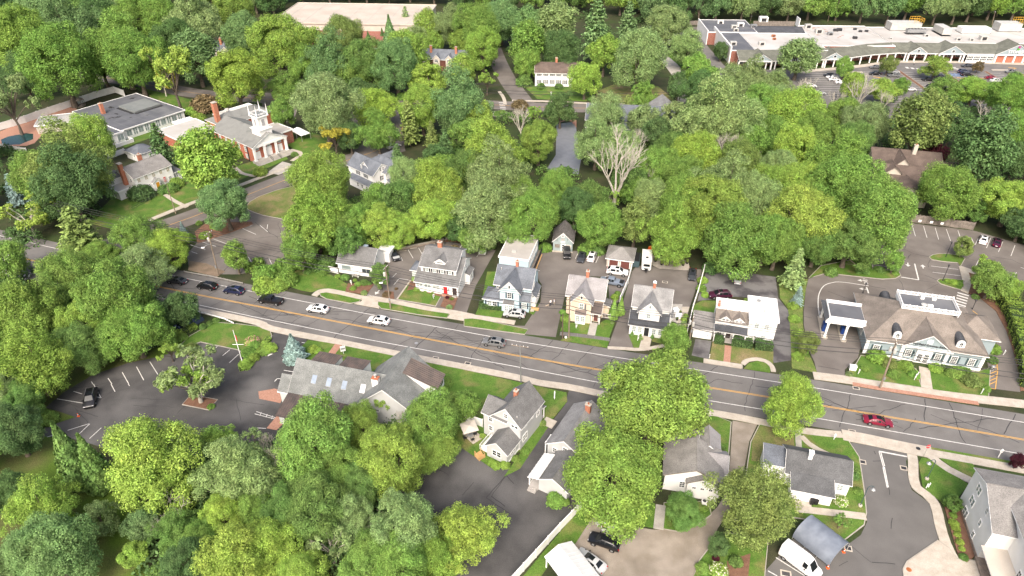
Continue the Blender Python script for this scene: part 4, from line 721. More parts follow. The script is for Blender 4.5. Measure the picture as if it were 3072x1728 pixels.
# ---- 9 white house, flat white roofs
e = house('house',(47.01,108.33),-14,'white house with flat white roofs, twin dormers and low porch')
walls(e,.3,5.6,.35,8.0,0,6.0,'white_siding'); flatroof(e,.3,5.6,.35,8.0,6.0,'roof_white',.2)
walls(e,-6.1,.29,.5,6.0,0,4.4,'white_siding'); MB().quad((-6.25,.1,4.4),(.28,.1,4.4),(.28,2.6,5.9),(-6.25,2.6,5.9)).quad((-6.25,.1,4.4),(-6.25,2.6,5.9),(-6.25,2.6,4.4)).build('mansard','shingle_brown',e); walls(e,-6.1,.29,2.6,6.0,4.4,5.85,'white_siding'); flatroof(e,-6.05,.04,2.75,5.9,5.86,'roof_white',.15)
for x in (-4.25,-1.65): gable(e,x - .95,x + .95,.35,2.4,5.05,5.85,'y','white_siding','shingle_brown',oh=.3,z0=4.3); win(e,'F',x - .36,4.72,.42,.75,.35,2,3); win(e,'F',x + .36,4.72,.42,.75,.35,2,3)
shed(e,-6.0,.2,-.9,.5,2.75,3.45,'shingle_black',.15)
for x in (-5.9,-3.9,-2.3,.05): post(e,x,-.85,2.75,.1)
MB().box(-6.0,.2,-.9,.45,0,.3).build('porch_floor','wood_grey_deck',e); door(e,'F',-3.1,.9,2.1,.5,'door_dark',.3); win(e,'F',-4.9,1.6,.8,1.3,.5); win(e,'F',-1.4,1.6,.8,1.3,.5)
win(e,'F',1.85,4.55,.75,1.15,.35,2,3,'glass_pale'); win(e,'F',3.75,4.5,.75,1.15,.35,2,3,'glass_pale'); win(e,'F',3.55,1.6,.75,1.2,.35,2,3,'glass_pale'); door(e,'F',1.2,.9,2.1,.35,'white_trim',.2); MB().box(1.95,2.05,.2,.35,1.7,2.0).build('lantern','metal_dark',e)
walls(e,-10.1,-6.35,-.5,4.4,0,2.4,'white_siding'); shed(e,-10.2,-6.35,-.7,4.5,2.5,3.3,'shingle_taupe',.15); door(e,'F',-8.2,2.6,2.0,-.5,'white_trim',.02,panels=0)
chimney(e,-5.75,3.1,5.8,7.0,.4,.4); vent(e,2.2,6.7,6.3); vent(e,3.1,6.4,6.3); vent(e,3.1,3.0,6.3); MB().box(1.9,2.5,6.4,7.0,6.1,6.5).build('fan_unit','metal_grey',e)
# ---- 10 bank
e = house('bank',(69.73,104.79),-14.5,'grey blue bank with brown hipped roof, rooftop balustrade and drive through','bank')
walls(e,.3,21.0,.3,15.7,0,3.9,'bank_siding'); walls(e,21.0,24.6,6.2,13.6,0,3.8,'bank_siding')
hip(e,.2,21.0,.2,15.8,3.95,7.9,'shingle_brown',6.6,7.3,.45,top='roof_membrane'); hip(e,17.5,24.7,6.0,13.8,3.9,6.3,'shingle_brown',3.9,None,.4)
gable(e,6.5,14.9,-.25,6.5,3.95,7.05,'y','bank_siding','shingle_brown',oh=.35,z0=3.6); MB().box(6.2,15.2,-.5,-.2,3.55,3.95).build('cornice','white_trim',e); MB().box(.0,6.2,.05,.3,3.5,3.85).box(15.2,21.3,.05,.3,3.5,3.85).build('cornice','white_trim',e)
for x in (.35,6.75,14.65,20.9): MB().box(x - .3,x + .3,-.02 if 6 < x < 15 else .18,.3,0,3.55).build('pilaster','white_trim',e)
MB().box(0.2,21.1,.2,.28,0,.45).build('plinth','white_trim',e)
fr = MB().box(9.3,12.05,-.05,.29,0,2.95).build('door_surround','white_trim',e)
for x in (10.05,11.2): d = door(e,'F',x,1.0,2.2,-.08,'white_trim',.12); [MB().box(-.38 + i * .27,-.15 + i * .27,-.07,-.05,.35 + j * .6,.85 + j * .6).build('pane','glass_dark',d) for i in range(3) for j in range(3)]
for x in (2.2,8.0,13.3,16.15,19.2): win(e,'F',x,1.75,1.0,1.5,.29,3,4,shut='shutter_teal')
for x in (8.95,12.45): MB().box(x - .08,x + .08,.05,.25,1.9,2.3).build('lantern','metal_dark',e)
for x,y,s in ((5.2,.75,1),(16.4,.75,1),(5.2,15.2,-1)):
    b = MB().box(x - .75,x + .75,y,y + s * 2.4,4.1,5.3); b.tube((x,y,5.3),(x,y + s * 3.2,5.3),.75,.75,20); dm = b.build('dormer','white_trim',e)
    b = MB()
    for i in range(10):
        a0,a1 = math.pi * i / 10,math.pi * (i + 1) / 10; yb,yf = y + s * 3.3,y + s * .12
        b.quad(*[(x + .84 * math.cos(t),yy,5.3 + .84 * math.sin(t)) for yy,t in ((yf,a0),(yb,a0),(yb,a1),(yf,a1))][::1])
    b.box(x - .85,x - .78,min(y + s * .12,y + s * 2.3),max(y + s * .12,y + s * 2.3),4.4,5.3); b.build('barrel_roof','shingle_black',dm)
    for k in range(6): MB().path([(x + .87 * math.cos(t),y + s * (.2 + k * .5),5.3 + .87 * math.sin(t)) for t in [math.pi * i / 8 for i in range(9)]],.03,4).build('seam','metal_dark',dm)
    if s > 0: win(e,'F',x,4.95,.6,.7,y - .01,2,3,arch=True)
X0,X1,Y0,Y1 = 6.2,16.6,6.6,11.9
bal = MB().box(X0,X1,Y0,Y0 + .14,8.6,8.74).box(X0,X1,Y1 - .14,Y1,8.6,8.74).box(X0,X0 + .14,Y0 + .14,Y1 - .14,8.6,8.74).box(X1 - .14,X1,Y0 + .14,Y1 - .14,8.6,8.74)
bal.box(X0,X1,Y0,Y0 + .1,7.75,8.1).box(X0,X1,Y1 - .1,Y1,7.2,8.1).box(X0,X0 + .1,Y0 + .1,Y1 - .1,7.2,8.1).box(X1 - .1,X1,Y0 + .1,Y1 - .1,7.2,8.1); b1 = bal.build('balustrade','white_trim',e)
for i in range(9):
    for y in (Y0 + .02,Y1 - .12): MB().box(X0 + (X1 - X0) * i / 8 - .1,X0 + (X1 - X0) * i / 8 + .1,y,y + .1,8.1,8.85).build('baluster_post','white_trim',b1)
lat = MB()
for i in range(40):
    for y in (Y0 + .05,Y1 - .07): x = X0 + (X1 - X0) * (i + .5) / 40; lat.box(x - .05,x + .05,y,y + .03,8.1,8.6)
for i in range(20):
    for x in (X0 + .05,X1 - .07): y = Y0 + (Y1 - Y0) * (i + .5) / 20; lat.box(x,x + .03,y - .05,y + .05,8.1,8.6)
lat.build('lattice','white_trim',b1)
MB().box(X0 + .1,X1 - .1,Y0 + .1,Y1 - .1,7.6,8.0).build('flat_deck','roof_membrane',e); MB().lathe((10.6,8.4,8.0),[(.5,0),(.6,.25),(.3,.4)],14).build('roof_vent','metal_light',e)
for a in ((11.2,12.2,8.0,8.6,8.0,8.35),(10.4,11.1,10.6,11.3,8.0,8.7),(12.6,13.3,10.7,11.3,8.0,8.5)): MB().box(*a).build('roof_unit','white_vinyl',e)
cv = MB().box(-7.3,.35,3.8,11.2,3.7,4.25).build('canopy','white_trim',e); MB().box(-6.5,.2,4.6,10.4,4.25,4.3).build('canopy_deck','roof_membrane',cv); MB().box(-6.7,.25,4.4,4.55,4.25,5.0).box(-6.7,.25,10.45,10.6,4.25,5.0).box(-6.7,-6.55,4.55,10.45,4.25,5.0).build('parapet','white_trim',cv); MB().quad((-7.5,3.7,4.25),(-6.72,4.4,4.6),(-6.72,10.6,4.6),(-7.5,11.3,4.25)).build('roof_edge','shingle_black',cv)
for x in (-6.65,-3.0):
    MB().prism([(x - .6,3.5),(x - .35,3.1),(x + .35,3.1),(x + .6,3.5),(x + .6,11.0),(x - .6,11.0)],0,.16).build('island_kerb','concrete',e)
    for y in (3.9,10.7): MB().box(x - .26,x + .26,y - .26,y + .26,.16,.5).box(x - .2,x + .2,y - .2,y + .2,.5,3.5).box(x - .26,x + .26,y - .26,y + .26,3.5,3.7).build('column','white_trim',e)
    MB().box(x - .35,x + .35,5.6,6.9,.16,2.0 if x < -5 else 1.4).build('teller_machine','blue_box',e)
win(e,'L',5.6,1.8,1.0,1.4,.3,2,2,'glass_sky'); win(e,'L',7.4,1.8,1.0,1.4,.3,2,2,'glass_sky')
def text3d(s,size,m,parent,loc,rot,ext=.02,align='CENTER',name='lettering',sx=1.0):
    c = bpy.data.curves.new('txt','FONT'); c.body = s; c.size = size; c.extrude = ext; c.align_x = align; c.resolution_u = 2; c.offset = .006 * size
    o = bpy.data.objects.new('txt',c); COL.objects.link(o); dg = bpy.context.evaluated_depsgraph_get(); me = bpy.data.meshes.new_from_object(o.evaluated_get(dg)); bpy.data.objects.remove(o); bpy.data.curves.remove(c)
    me.materials.clear(); me.materials.append(M(m)); t = bpy.data.objects.new(name,me); COL.objects.link(t); t.parent = parent; t.location = loc; t.rotation_euler = rot; t.scale = (sx,1,1); return t
text3d('Fairfield County Bank',.68,'shutter_black',e,(10.9,-.32,4.4),(R(90),0,0),.03)
em = MB().tube((10.7,-.36,5.45),(10.7,-.24,5.45),.55,.55,4).box(10.25,11.15,-.35,-.25,5.0,5.9).build('emblem','white_trim',e); MB().tube((10.7,-.40,5.45),(10.7,-.3,5.45),.3,.3,12).build('emblem_ring','bank_siding',em); MB().tube((10.7,-.43,5.45),(10.7,-.3,5.45),.16,.16,8).build('emblem_star','white_trim',em)
# ---- 11 office with skylights
e = house('office_building',(-38.81,94.81),-15,'rambling grey shingled office with skylights and brown ribbed metal roofs','office')
walls(e,.2,16.5,-4.4,4.2,0,3.1,'sage_siding'); roofslab(e,[[(-.2,-4.8,3.1),(17.5,-4.8,3.1),(17.5,0,7.5),(-.2,0,7.5)],[(-.2,0,7.5),(17.5,0,7.5),(17.5,4.6,3.1),(-.2,4.6,3.1)]],'shingle_office'); MB().quad((.2,-4.4,3.1),(.2,4.2,3.1),(.2,0,7.35)).build('gable_wall','sage_siding',e)
roofslab(e,[[(-2.3,-4.75,3.05),(-.25,-4.75,3.05),(-.25,-2.3,5.3),(-2.3,-2.3,5.3)]],'shingle_office'); walls(e,-2.1,.18,-4.4,-2.3,0,3.2,'sage_siding')
def ribbed(e,q,n,m='roof_metal_brown',t=.08):
    r = roofslab(e,[q],m,t,None); a,b,c,d = (Vector(p) for p in q); k = MB()
    for i in range(n + 1): k.tube(a.lerp(b,i / n) + Vector((0,0,.03)),d.lerp(c,i / n) + Vector((0,0,.03)),.05,.05,4)
    s = k.build('standing_seams',m,r); s['kind'] = 'stuff'; return r
ribbed(e,[(0,-9.6,2.2),(11.9,-9.6,2.2),(11.9,-4.7,3.25),(0,-4.7,3.25)],27); walls(e,.4,11.6,-9.2,-4.45,0,2.1,'sage_siding')
for x in (2.4,7.95):
    ribbed(e,[(x,.35,7.1),(x + 4.6,.35,7.1),(x + 5.2,2.8,7.45),(x + .6,2.8,7.45)],11); MB().prism([(x + .5,.6),(x + 4.5,.6),(x + 5.0,2.7),(x + .9,2.7)],4.4,7.05).build('dormer','sage_siding',e)
for x in (4.2,7.1,10.1,13.65): s = roofslab(e,[[(x - .45,-2.95,4.92),(x + .45,-2.95,4.92),(x + .45,-1.85,5.93),(x - .45,-1.85,5.93)]],'glass_sky' if x < 13 else 'canvas_white',.1,'metal_grey','skylight')
MB().box(15.3,16.5,-1.9,-1.0,4.5,7.6).build('chimney','white_siding',e); MB().box(15.25,16.55,-1.95,-.95,7.6,7.7).build('chimney_cap','terracotta',e); MB().lathe((15.9,-1.45,7.7),[(.15,0),(.15,.5),(.28,.52),(.28,.66)],10).build('flue','metal_light',e)
gable(e,12.9,25.2,-4.6,5.4,3.5,8.6,'y','grey_siding','shingle_office',oh=.5,ym=18.8); roofslab(e,[[(18.8,5.8,8.68),(18.8,7.0,8.68),(12.5,5.9,3.3),(12.5,5.7,3.3)],[(18.8,7.0,8.68),(18.8,5.8,8.68),(25.6,5.7,3.1),(25.6,5.9,3.1)]],'shingle_office')
ribbed(e,[(26.4,.9,5.3),(26.4,5.0,5.3),(20.0,5.0,7.75),(20.0,.9,7.75)],9); MB().prism([(21,1.1),(26.1,1.1),(26.1,4.8),(21,4.8)],3.0,5.15).build('dormer','white_siding',e)
MB().quad((20.2,1.05,7.6),(26.1,1.05,5.2),(26.1,1.05,3.0),(20.2,1.05,7.2)).build('dormer_cheek','white_siding',e); win(e,'R',3.0,4.3,2.6,1.0,26.11,4,1)
for y in (-2,2): win(e,'R',y,1.5,1.2,1.3,25.21)
for x in (2,5,9): win(e,'F',x,1.2,1.1,1.1,-9.21)
# ---- 12 grey gabled house
e = house('house',(1.47,79.22),58.6,'light grey two storey house with dark grey roof and small brick chimney')
gable(e,.3,7.7,.3,5.9,5.55,8.4,'x','grey_siding','shingle_grey'); gable(e,.35,4.3,3.0,7.6,5.5,7.4,'y','grey_siding','shingle_grey'); gable(e,-3.6,.3,.55,4.4,2.75,4.3,'x','grey_siding','shingle_grey'); chimney(e,3.9,3.3,8.0,9.3,.7,.6)
win(e,'L',3.1,6.6,.55,.9,.3); win(e,'L',1.05,5.0,.5,.5,.3,1,1); win(e,'L',1.75,5.0,.5,.5,.3,1,1); win(e,'L',6.1,4.3,.75,1.1,.35); win(e,'L',6.1,2.1,.75,1.0,.35)
win(e,'L',2.05,1.6,.7,1.1,-3.6,1,2); win(e,'L',2.9,1.6,.7,1.1,-3.6,1,2)
for x in (1.5,2.25): win(e,'F',x,1.9,.65,1.3,.3)
win(e,'F',2.0,4.6,.7,.7,.3); win(e,'F',4.4,4.6,.55,.7,.3); win(e,'F',6.2,3.6,.9,.8,.3); win(e,'F',-2.0,1.6,.55,.9,.55); win(e,'F',-1.2,1.6,.55,.9,.55)
walls(e,7.7,9.2,.6,3.6,0,.35,'wood_grey_deck','porch_floor'); shed(e,7.7,9.1,.5,3.7,3.4,2.9,'shingle_grey',.15,axis='x'); post(e,9.05,.65,2.85); post(e,9.05,3.5,2.85); MB().box(7.4,9.4,-1.9,.3,0,.12).build('walk','concrete',e)
MB().box(-3.4,.3,4.4,6.0,.5,.65).build('deck','white_vinyl',e); rail(e,[(-3.4,4.5,.65),(-3.4,6.0,.65),(.2,6.0,.65)],.95); vent(e,.9,1.3,6.6); MB().box(-3.65,.3,.5,.56,0,.4).build('plinth','white_trim',e)
sp = empty('steps',(*W('L',118,520).xy,0),R(40),'new yellow wooden steps beside the grey house deck','steps')
for i in range(4): MB().box(-.6,.6,-.3 * i - .3,-.3 * i,0,.7 - .17 * i).build('tread','wood_new',sp)
for s in (-.62,.62): MB().tube((s,0,1.4),(s,-1.2,.8),.05).tube((s,0,0),(s,0,1.4),.05).tube((s,-1.2,0),(s,-1.2,.8),.05).build('handrail','wood_new',sp)
MB().box(-.6,.6,-1.25,-1.2,.1,.9).build('gate','wood_new',sp)
# ---- 13 second grey house
e = house('house',(5.55,77.95),60,'pale grey single storey house with white metal porch roof and tall brick chimney')
gable(e,.2,10.5,-6.5,-.25,3.6,5.7,'x','grey_siding','shingle_lightgrey',ym=-3.2); gable(e,-6.3,.2,-7.0,-2.1,2.7,4.2,'x','grey_siding','shingle_grey'); chimney(e,8.3,-3.6,5.2,7.0,.6,.9,cap='concrete')
win(e,'L',-1.6,2.6,.65,.9,.2); win(e,'L',-3.4,3.6,.65,.95,.2)
ribs = roofslab(e,[[(-6.8,-.35,2.5),(-6.8,-2.3,3.25),(-1.2,-2.3,3.25),(-1.2,-.35,2.5)]],'roof_metal_white',.08,'white_trim')
for i in range(9): MB().box(-6.8 + i * .7 - .02,-6.8 + i * .7 + .02,-.34,-.3,2.5,2.56).tube((-6.8 + i * .7,-.35,2.53),(-6.8 + i * .7,-2.3,3.28),.025,.025,4).build('seam','roof_metal_white',ribs)
MB().box(-6.5,-1.3,-2.1,-.5,0,.5).build('porch_floor','wood_grey_deck',e); rail(e,[(-6.5,-.55,.5),(-1.4,-.55,.5)],.9)
for x in (-6.5,-4.0,-1.4): post(e,x,-.55,2.5,.08,.5)
steps(e,-6.5,-.6,-2.0,3,'wood_grey_deck',side='L'); shed(e,1.0,2.8,-.25,.6,3.0,2.6,'roof_metal_white',.1); door(e,'B',1.9,.9,2.0,-.25,'white_trim'); post(e,1.0,.5,2.7); post(e,2.8,.5,2.7)
# ---- 14 white farmhouse
e = house('farmhouse',(24.09,70.72),-12,'white clapboard farmhouse with weathered taupe roofs behind the big trees','house')
gable(e,-.3,8.3,.8,7.2,3.7,5.75,'y','white_siding','shingle_taupe',oh=.4,ym=4.2,trim='shingle_brown'); gable(e,3.2,7.9,.05,3.5,3.5,4.85,'y','white_siding','shingle_taupe',oh=.3,trim='shingle_brown'); gable(e,6.0,9.2,3.2,7.6,3.3,4.8,'x','white_siding','slate_pale',oh=.3); gable(e,4.6,8.2,7.0,11.2,3.4,5.0,'y','white_siding','slate_pale',oh=.3); gable(e,-.2,4.6,7.0,12.0,3.4,5.2,'x','white_siding','shingle_taupe',oh=.3)
win(e,'F',5.5,3.85,.5,.42,.05,2,1); win(e,'F',2.5,1.8,.75,1.2,.8,2,3)
for x in (4.25,5.5,6.75): win(e,'F',x,2.35,.5,.42,.05,2,1)
ac = empty('air_conditioner',(*W(11,1448,905).xy,0),R(-12),'white air conditioner unit beside the farmhouse wall','air conditioner'); MB().box(-.4,.4,-.35,.35,0,.75).build('case','white_vinyl',ac); MB().lathe((0,0,.75),[(.3,0),(.3,.03),(.1,.05)],14).build('fan','metal_dark',ac)
# ---- 15 white cottage, dark roofs
e = house('cottage',(43.21,72.39),-15,'white clapboard cottage with dark roofs, lean to and white chimney','cottage')
gable(e,.1,9.6,.2,5.9,3.0,4.95,'x','white_siding','shingle_dark',oh=.3); walls(e,.9,6.9,-2.5,.15,0,2.35,'white_siding'); shed(e,.9,6.95,-2.6,.15,2.4,3.25,'shingle_dark',.2); walls(e,-3.2,.1,1.0,4.6,0,3.1,'white_siding'); shed(e,-3.2,0,1.0,4.7,3.2,3.9,'shingle_bluegrey',.2); chimney(e,3.4,2.5,4.2,5.9,.6,.6,'white_trim','white_trim')
win(e,'F',8.3,1.7,.8,1.1,.2,2,3,'glass_pale'); win(e,'F',5.4,1.5,.6,.6,-2.5,3,2,'glass_pale'); door(e,'F',2.2,.9,2.0,-2.5,'white_trim',.15); door(e,'F',3.3,.9,2.0,-2.5,'white_trim',.15); win(e,'R',3.0,1.8,.8,1.1,9.6); MB().box(1.3,4.2,-3.6,-2.5,0,.14).build('stoop','concrete',e)
# ---- 16 big white house, lower right
e = house('house',(69.43,68.37),-15,'tall white and beige three storey house with taupe gable roofs')
gable(e,0,9.0,-9.6,.6,6.4,9.15,'x','white_siding','shingle_taupe',oh=.35,ym=-3.5,zb=7.7); gable(e,2.9,14.5,-16.5,-3.2,8.2,11.0,'y','white_siding','shingle_taupe',oh=.4,ym=8.5)
MB().quad((-.02,-9.6,4.4),(-.02,.6,4.4),(-.02,.6,7.65),(-.02,-3.5,9.1),(-.02,-9.6,6.35)).build('upper_siding','white_siding',e); MB().box(-.12,.0,-9.7,.65,0,.55).build('plinth','stone_wall',e)
for z in (1.2,3.9,6.5):
    for d in (-.38,.38): win(e,'L',-2.3 + d,z,.6,1.35,-.02,1,2,'glass_pale')
    win(e,'L',-6.3,z,.6,1.0,-.02,1,2,'glass_pale')
walls(e,2.91,7.5,-19,-16.5,0,5.5,'beige_siding'); shed(e,2.9,7.5,-19.1,-16.4,5.6,6.6,'shingle_taupe',.3); win(e,'F',4.1,3.6,.8,1.4,-19); win(e,'F',5.3,3.6,.8,1.4,-19); win(e,'F',4.1,1.4,.8,1.4,-19); vent(e,3.9,-6.0,9.4,.6)
for y in (-15.2,-13.9): win(e,'L',y,3.6,.7,1.3,2.9)
MB().box(-.3,2.9,-16.5,-9.6,0,.5).build('porch_base','stone_wall',e); shed(e,-.2,2.9,-16.6,-9.6,3.0,3.1,'stucco',.2)
# ---- 17 white metal carport, 18 tarp shelter
cp = empty('carport',(6.91,58.6,0),R(-58),'open carport with ribbed white metal roof','carport')
for s in (0,1):
    for i in range(14):
        x = -.6 + i * .62
        q = [(x,-2.4,2.3),(x + .6,-2.4,2.3),(x + .6,0,3.35),(x,0,3.35)] if s == 0 else [(x,0,3.35),(x + .6,0,3.35),(x + .6,2.4,2.3),(x,2.4,2.3)]
        MB().slab(*q,.05).build('roof_panel','roof_metal_white',cp)
for i in range(15):
    x = -.61 + i * .62; MB().tube((x,-2.4,2.33),(x,0,3.38),.03,None,4).tube((x,0,3.38),(x,2.4,2.33),.03,None,4).build('seam','roof_metal_white',cp)
for x in (-.3,4,7.8):
    for y in (-2.2,2.2): post(cp,x,y,2.35,.08)
MB().box(-.5,8.0,-2.3,-2.2,2.1,2.3).box(-.5,8.0,2.2,2.3,2.1,2.3).build('beam','white_trim',cp)
tn = empty('tarp_shelter',(44.38,64.61,0),R(-53),'blue grey tarpaulin shelter with rounded roof','shelter')
t = MB(); nx,ny = 15,12
for i in range(nx):
    for j in range(ny):
        a = math.pi * j / (ny - 1); u = i / (nx - 1); sag = .10 * abs(math.sin(u * math.pi * 4)) * math.sin(a)
        t.v.append((u * 6.0,-1.25 - 2.5 * math.cos(a),max(.35,.55 + (2.3 - sag) * math.sin(a) ** .8) + .04 * math.sin(i * 2.3 + j)))
for i in range(nx - 1):
    for j in range(ny - 1): t.f.append((i * ny + j,(i + 1) * ny + j,(i + 1) * ny + j + 1,i * ny + j + 1))
t.build('tarpaulin','tarp',tn,smooth=60)
for u in (0.05,2,4,5.95):
    MB().path([(u,-1.25 - 2.45 * math.cos(math.pi * j / 10),max(0,.5 + 2.2 * math.sin(math.pi * j / 10) ** .8) if 0 < j < 10 else 0) for j in range(11)],.04,5).build('hoop','metal_light',tn)
# ---- 19 church
e = house('church',(-79.22,195.99),51,'red brick church with white columned portico and square bell tower','church')
Wd = 12.0; walls(e,.2,Wd - .2,.9,22.5,0,5.5,'brick_red'); gable(e,.2,Wd - .2,-.3,22.5,5.5,8.2,'y','white_trim','shingle_church',oh=.5,z0=4.9)
MB().box(-.1,Wd + .1,-.4,.89,4.75,5.45).build('entablature','white_trim',e); MB().box(.05,.2,2.6,22.5,4.9,5.4).build('cornice','white_trim',e); MB().box(-.4,Wd + .4,-1.0,.89,0,.75).build('porch_floor','concrete_grey',e)
for i in range(4): MB().box(-.6,Wd + .6,-1.0 - .45 * (i + 1),-1.0 - .45 * i,0,.75 - .17 * (i + 1)).build('step','concrete_grey',e)
for x in (.35,3.95,8.05,Wd - .35): MB().box(x - .42,x + .42,-.42,.42,.75,.95).box(x - .33,x + .33,-.33,.33,.95,4.5).box(x - .42,x + .42,-.42,.42,4.5,4.75).build('column','white_trim',e)
door(e,'F',6.0,1.7,2.7,.88,'white_trim',.75); door(e,'F',2.0,1.3,2.2,.88,'white_trim',.75); door(e,'F',10.0,1.3,2.2,.88,'white_trim',.75)
for x in (2.0,6.0,10.0): win(e,'F',x,4.05,1.0,.95,.88,3,2,'glass_pale')
for y in (4.5,8,11.5,15,18.5): win(e,'L',y,3.7,.9,1.8,.2,2,3,'glass_pale'); win(e,'L',y,1.2,.9,1.2,.2,2,2,'glass_pale')
for x in (4.6,7.4): rail(e,[(x,-1.1,.7),(x,-2.8,.05)],.9,'metal_dark',.4)
tw = MB().box(3.9,8.1,.6,5.0,6.8,9.2).build('tower_base','white_siding',e); MB().box(3.6,8.4,.3,5.3,9.1,9.35).build('tower_cornice','white_trim',tw)
bf = MB().box(4.4,7.6,1.1,4.5,9.35,13.0).build('belfry','white_siding',e); MB().box(3.95,8.05,.65,4.95,13.0,13.4).build('belfry_cornice','white_trim',bf); MB().box(4.1,7.9,.8,4.8,13.4,13.45).build('belfry_roof','roof_greypad',bf)
for s,a,p in (('F',6.0,1.1),('L',2.8,4.4),('R',2.8,7.6)): win(e,s,a,11.2,1.1,2.0,p,1,8,'shutter_grey')
for x in (4.15,7.85):
    for y in (.85,4.75): MB().tube((x,y,13.4),(x,y,14.3),.22,.2,4).tube((x,y,14.3),(x,y,17.0),.2,.02,4).build('pinnacle','white_trim',bf)
for a,b in (((4.15,.85),(7.85,.85)),((7.85,.85),(7.85,4.75)),((7.85,4.75),(4.15,4.75)),((4.15,4.75),(4.15,.85))):
    for z in (13.8,14.1): MB().tube((*a,z),(*b,z),.06,None,4).build('balustrade','white_trim',bf)
walls(e,4.0,22.5,22.6,32.5,0,5.2,'brick_red'); hip(e,4.0,22.5,22.6,32.5,5.3,7.4,'shingle_church',5.0); walls(e,12.0,18.0,5,14.0,0,4.3,'brick_dark'); flatroof(e,12.0,18.0,5,14.0,4.3,'roof_pale',.2)
walls(e,9.0,22.5,32.6,36.5,0,4.6,'brick_red'); flatroof(e,9.0,22.5,32.6,36.5,4.6,'roof_white',.2); MB().box(4.3,5.7,26.0,27.4,4,12.0).build('chimney','brick_chimney',e); MB().box(4.2,5.8,25.9,27.5,12.0,12.2).build('chimney_cap','concrete',e)
MB().lathe((13.0,34.5,4.75),[(.5,0),(.5,.6),(.8,.7),(.7,1.2)],12).build('roof_fan','metal_light',e); MB().box(10.3,12,33.4,35.6,4.7,5.4).build('roof_unit','metal_light',e)
for y in (24.5,27,29.5): win(e,'L',y,3.0,.9,1.5,4.0,2,2)
ln = MB().box(-.15,.2,3.2,3.35,0,5.4).box(-.15,.2,20,20.15,0,5.4).build('downpipe','metal_dark',e)
h = house('church_hall',(-79.22,195.99),51,'low church hall wing with stained flat white roof','church'); walls(h,-9.5,3.9,22.0,40.0,0,3.6,'brick_red'); flatroof(h,-9.5,3.9,22.0,40.0,3.6,'roof_white_dirty',.2); walls(h,-2.0,3.9,40.2,44.0,0,3.2,'brick_dark'); flatroof(h,-2.0,3.9,40.2,44.0,3.2,'roof_white',.2)
tt = empty('party_tent',(*W(2,310,1050).xy,0),R(45),'white peaked party tent on the church lawn','tent')
for k in (0,1):
    y = k * 3.3 - 3.3; b = MB(); c = (1.65,y + 1.65,3.3)
    for p,q in (((0,y),(3.3,y)),((3.3,y),(3.3,y + 3.3)),((3.3,y + 3.3),(0,y + 3.3)),((0,y + 3.3),(0,y))): b.quad((*p,2.2),(*q,2.2),c)
    b.build('canopy','canvas_white',tt)
    for x in (0.02,3.28):
        for yy in (y,y + 3.3): MB().tube((x,yy,0),(x,yy,2.2),.04).build('leg','metal_light',tt) if not (k and yy == y) else None
MB().box(-.02,3.32,-3.32,3.32,2.0,2.2).build('valance','canvas_white',tt)
# ---- 20 flat roofed hall with membrane roof
e = house('hall',(-128.19,212.65),55,'low hall with dark membrane flat roof and white glazed front','hall')
walls(e,1.3,24.0,1.2,31.0,0,3.5,'white_siding'); MB().box(1.1,1.32,10.5,31.1,0,3.5).build('brick_side','brick_red',e); flatroof(e,1.3,24.0,1.2,31.0,3.5,'roof_membrane',.5,par=.12); walls(e,-3.0,1.3,.2,10.0,0,3.3,'white_siding'); flatroof(e,-3.0,1.25,.2,10.0,3.3,'roof_membrane',.2)
MB().box(12.5,22.3,12.0,22.2,3.62,4.2).build('roof_platform','roof_greypad',e); MB().box(12.3,22.6,10.8,11.95,3.62,3.7).build('roof_patch','tar',e); MB().box(11.4,12.4,12.2,22.0,3.62,3.68).build('roof_patch','tar',e)
for x,y,a,b in ((7.0,13.5,2.2,.8),(5.6,14.5,1.6,.6),(3.6,19,.8,2.2),(11,24.5,1.0,2.2),(9.5,9.5,.6,.5),(20.5,27.5,2.2,.9),(14,7.0,.8,.5),(8.5,16.5,.6,1.8)): MB().prism([(x + a * (.6 + .4 * math.sin(7 * t + x)) * math.cos(t),y + b * (.6 + .4 * math.cos(5 * t)) * math.sin(t)) for t in [i * .6283 for i in range(10)]],3.62,3.645).build('roof_puddle','tar',e)
for i in range(6): MB().box(4 + i * 3.4,4.1 + i * 3.4,1.4,10.5,3.62,3.64).build('roof_seam','roof_greypad',e)
chimney(e,6.2,20.8,3.5,7.2,1.1,1.1)
for i in range(5): x = 3.6 + i * 4.1; win(e,'F',x,1.9,1.7,1.9,1.18,2,1,'glass_pale'); win(e,'F',x + 1.75,1.9,.6,2.2,1.18,1,2,'glass_pale'); win(e,'F',x + 2.5,1.9,.6,2.2,1.18,1,2,'glass_pale')
MB().box(-3.6,2.5,-2.6,-2.4,0,1.2).box(2.3,2.5,-2.4,.2,0,1.2).build('porch_wall','white_siding',e); win(e,'F',0,1.8,2.0,2.0,.18,2,1,'glass_pale')
for y in (12,14,16,18): win(e,'L',y,1.8,.9,1.7,1.1,2,2)
sh = empty('shade_sail',(*W('D',240,510).xy,0),R(-35),'tan shade sail strung beside the membrane roofed hall','shade sail'); MB().quad((-3.6,-1.6,2.6),(3.4,-1.9,3.1),(3.2,1.7,2.7),(-3.2,1.9,3.2)).build('sail','canvas_tan',sh); [MB().tube((x,y,0),(x,y,3),.06).build('post','wood_dark',sh) for x,y in ((-3.6,-1.6),(3.4,-1.9),(3.2,1.7),(-3.2,1.9))]
pv = house('pool_house',tuple(W(1,480,960).xy),20,'low pool house with flat white roof','pool house'); walls(pv,-7,8,-4,5,0,2.7,'stucco'); flatroof(pv,-7,8,-4,5,2.7,'roof_white_dirty',.3)
gz = empty('gazebo',(*W(1,605,800).xy,0),R(20),'small dark wooden gazebo by the white wall','gazebo'); b = MB()
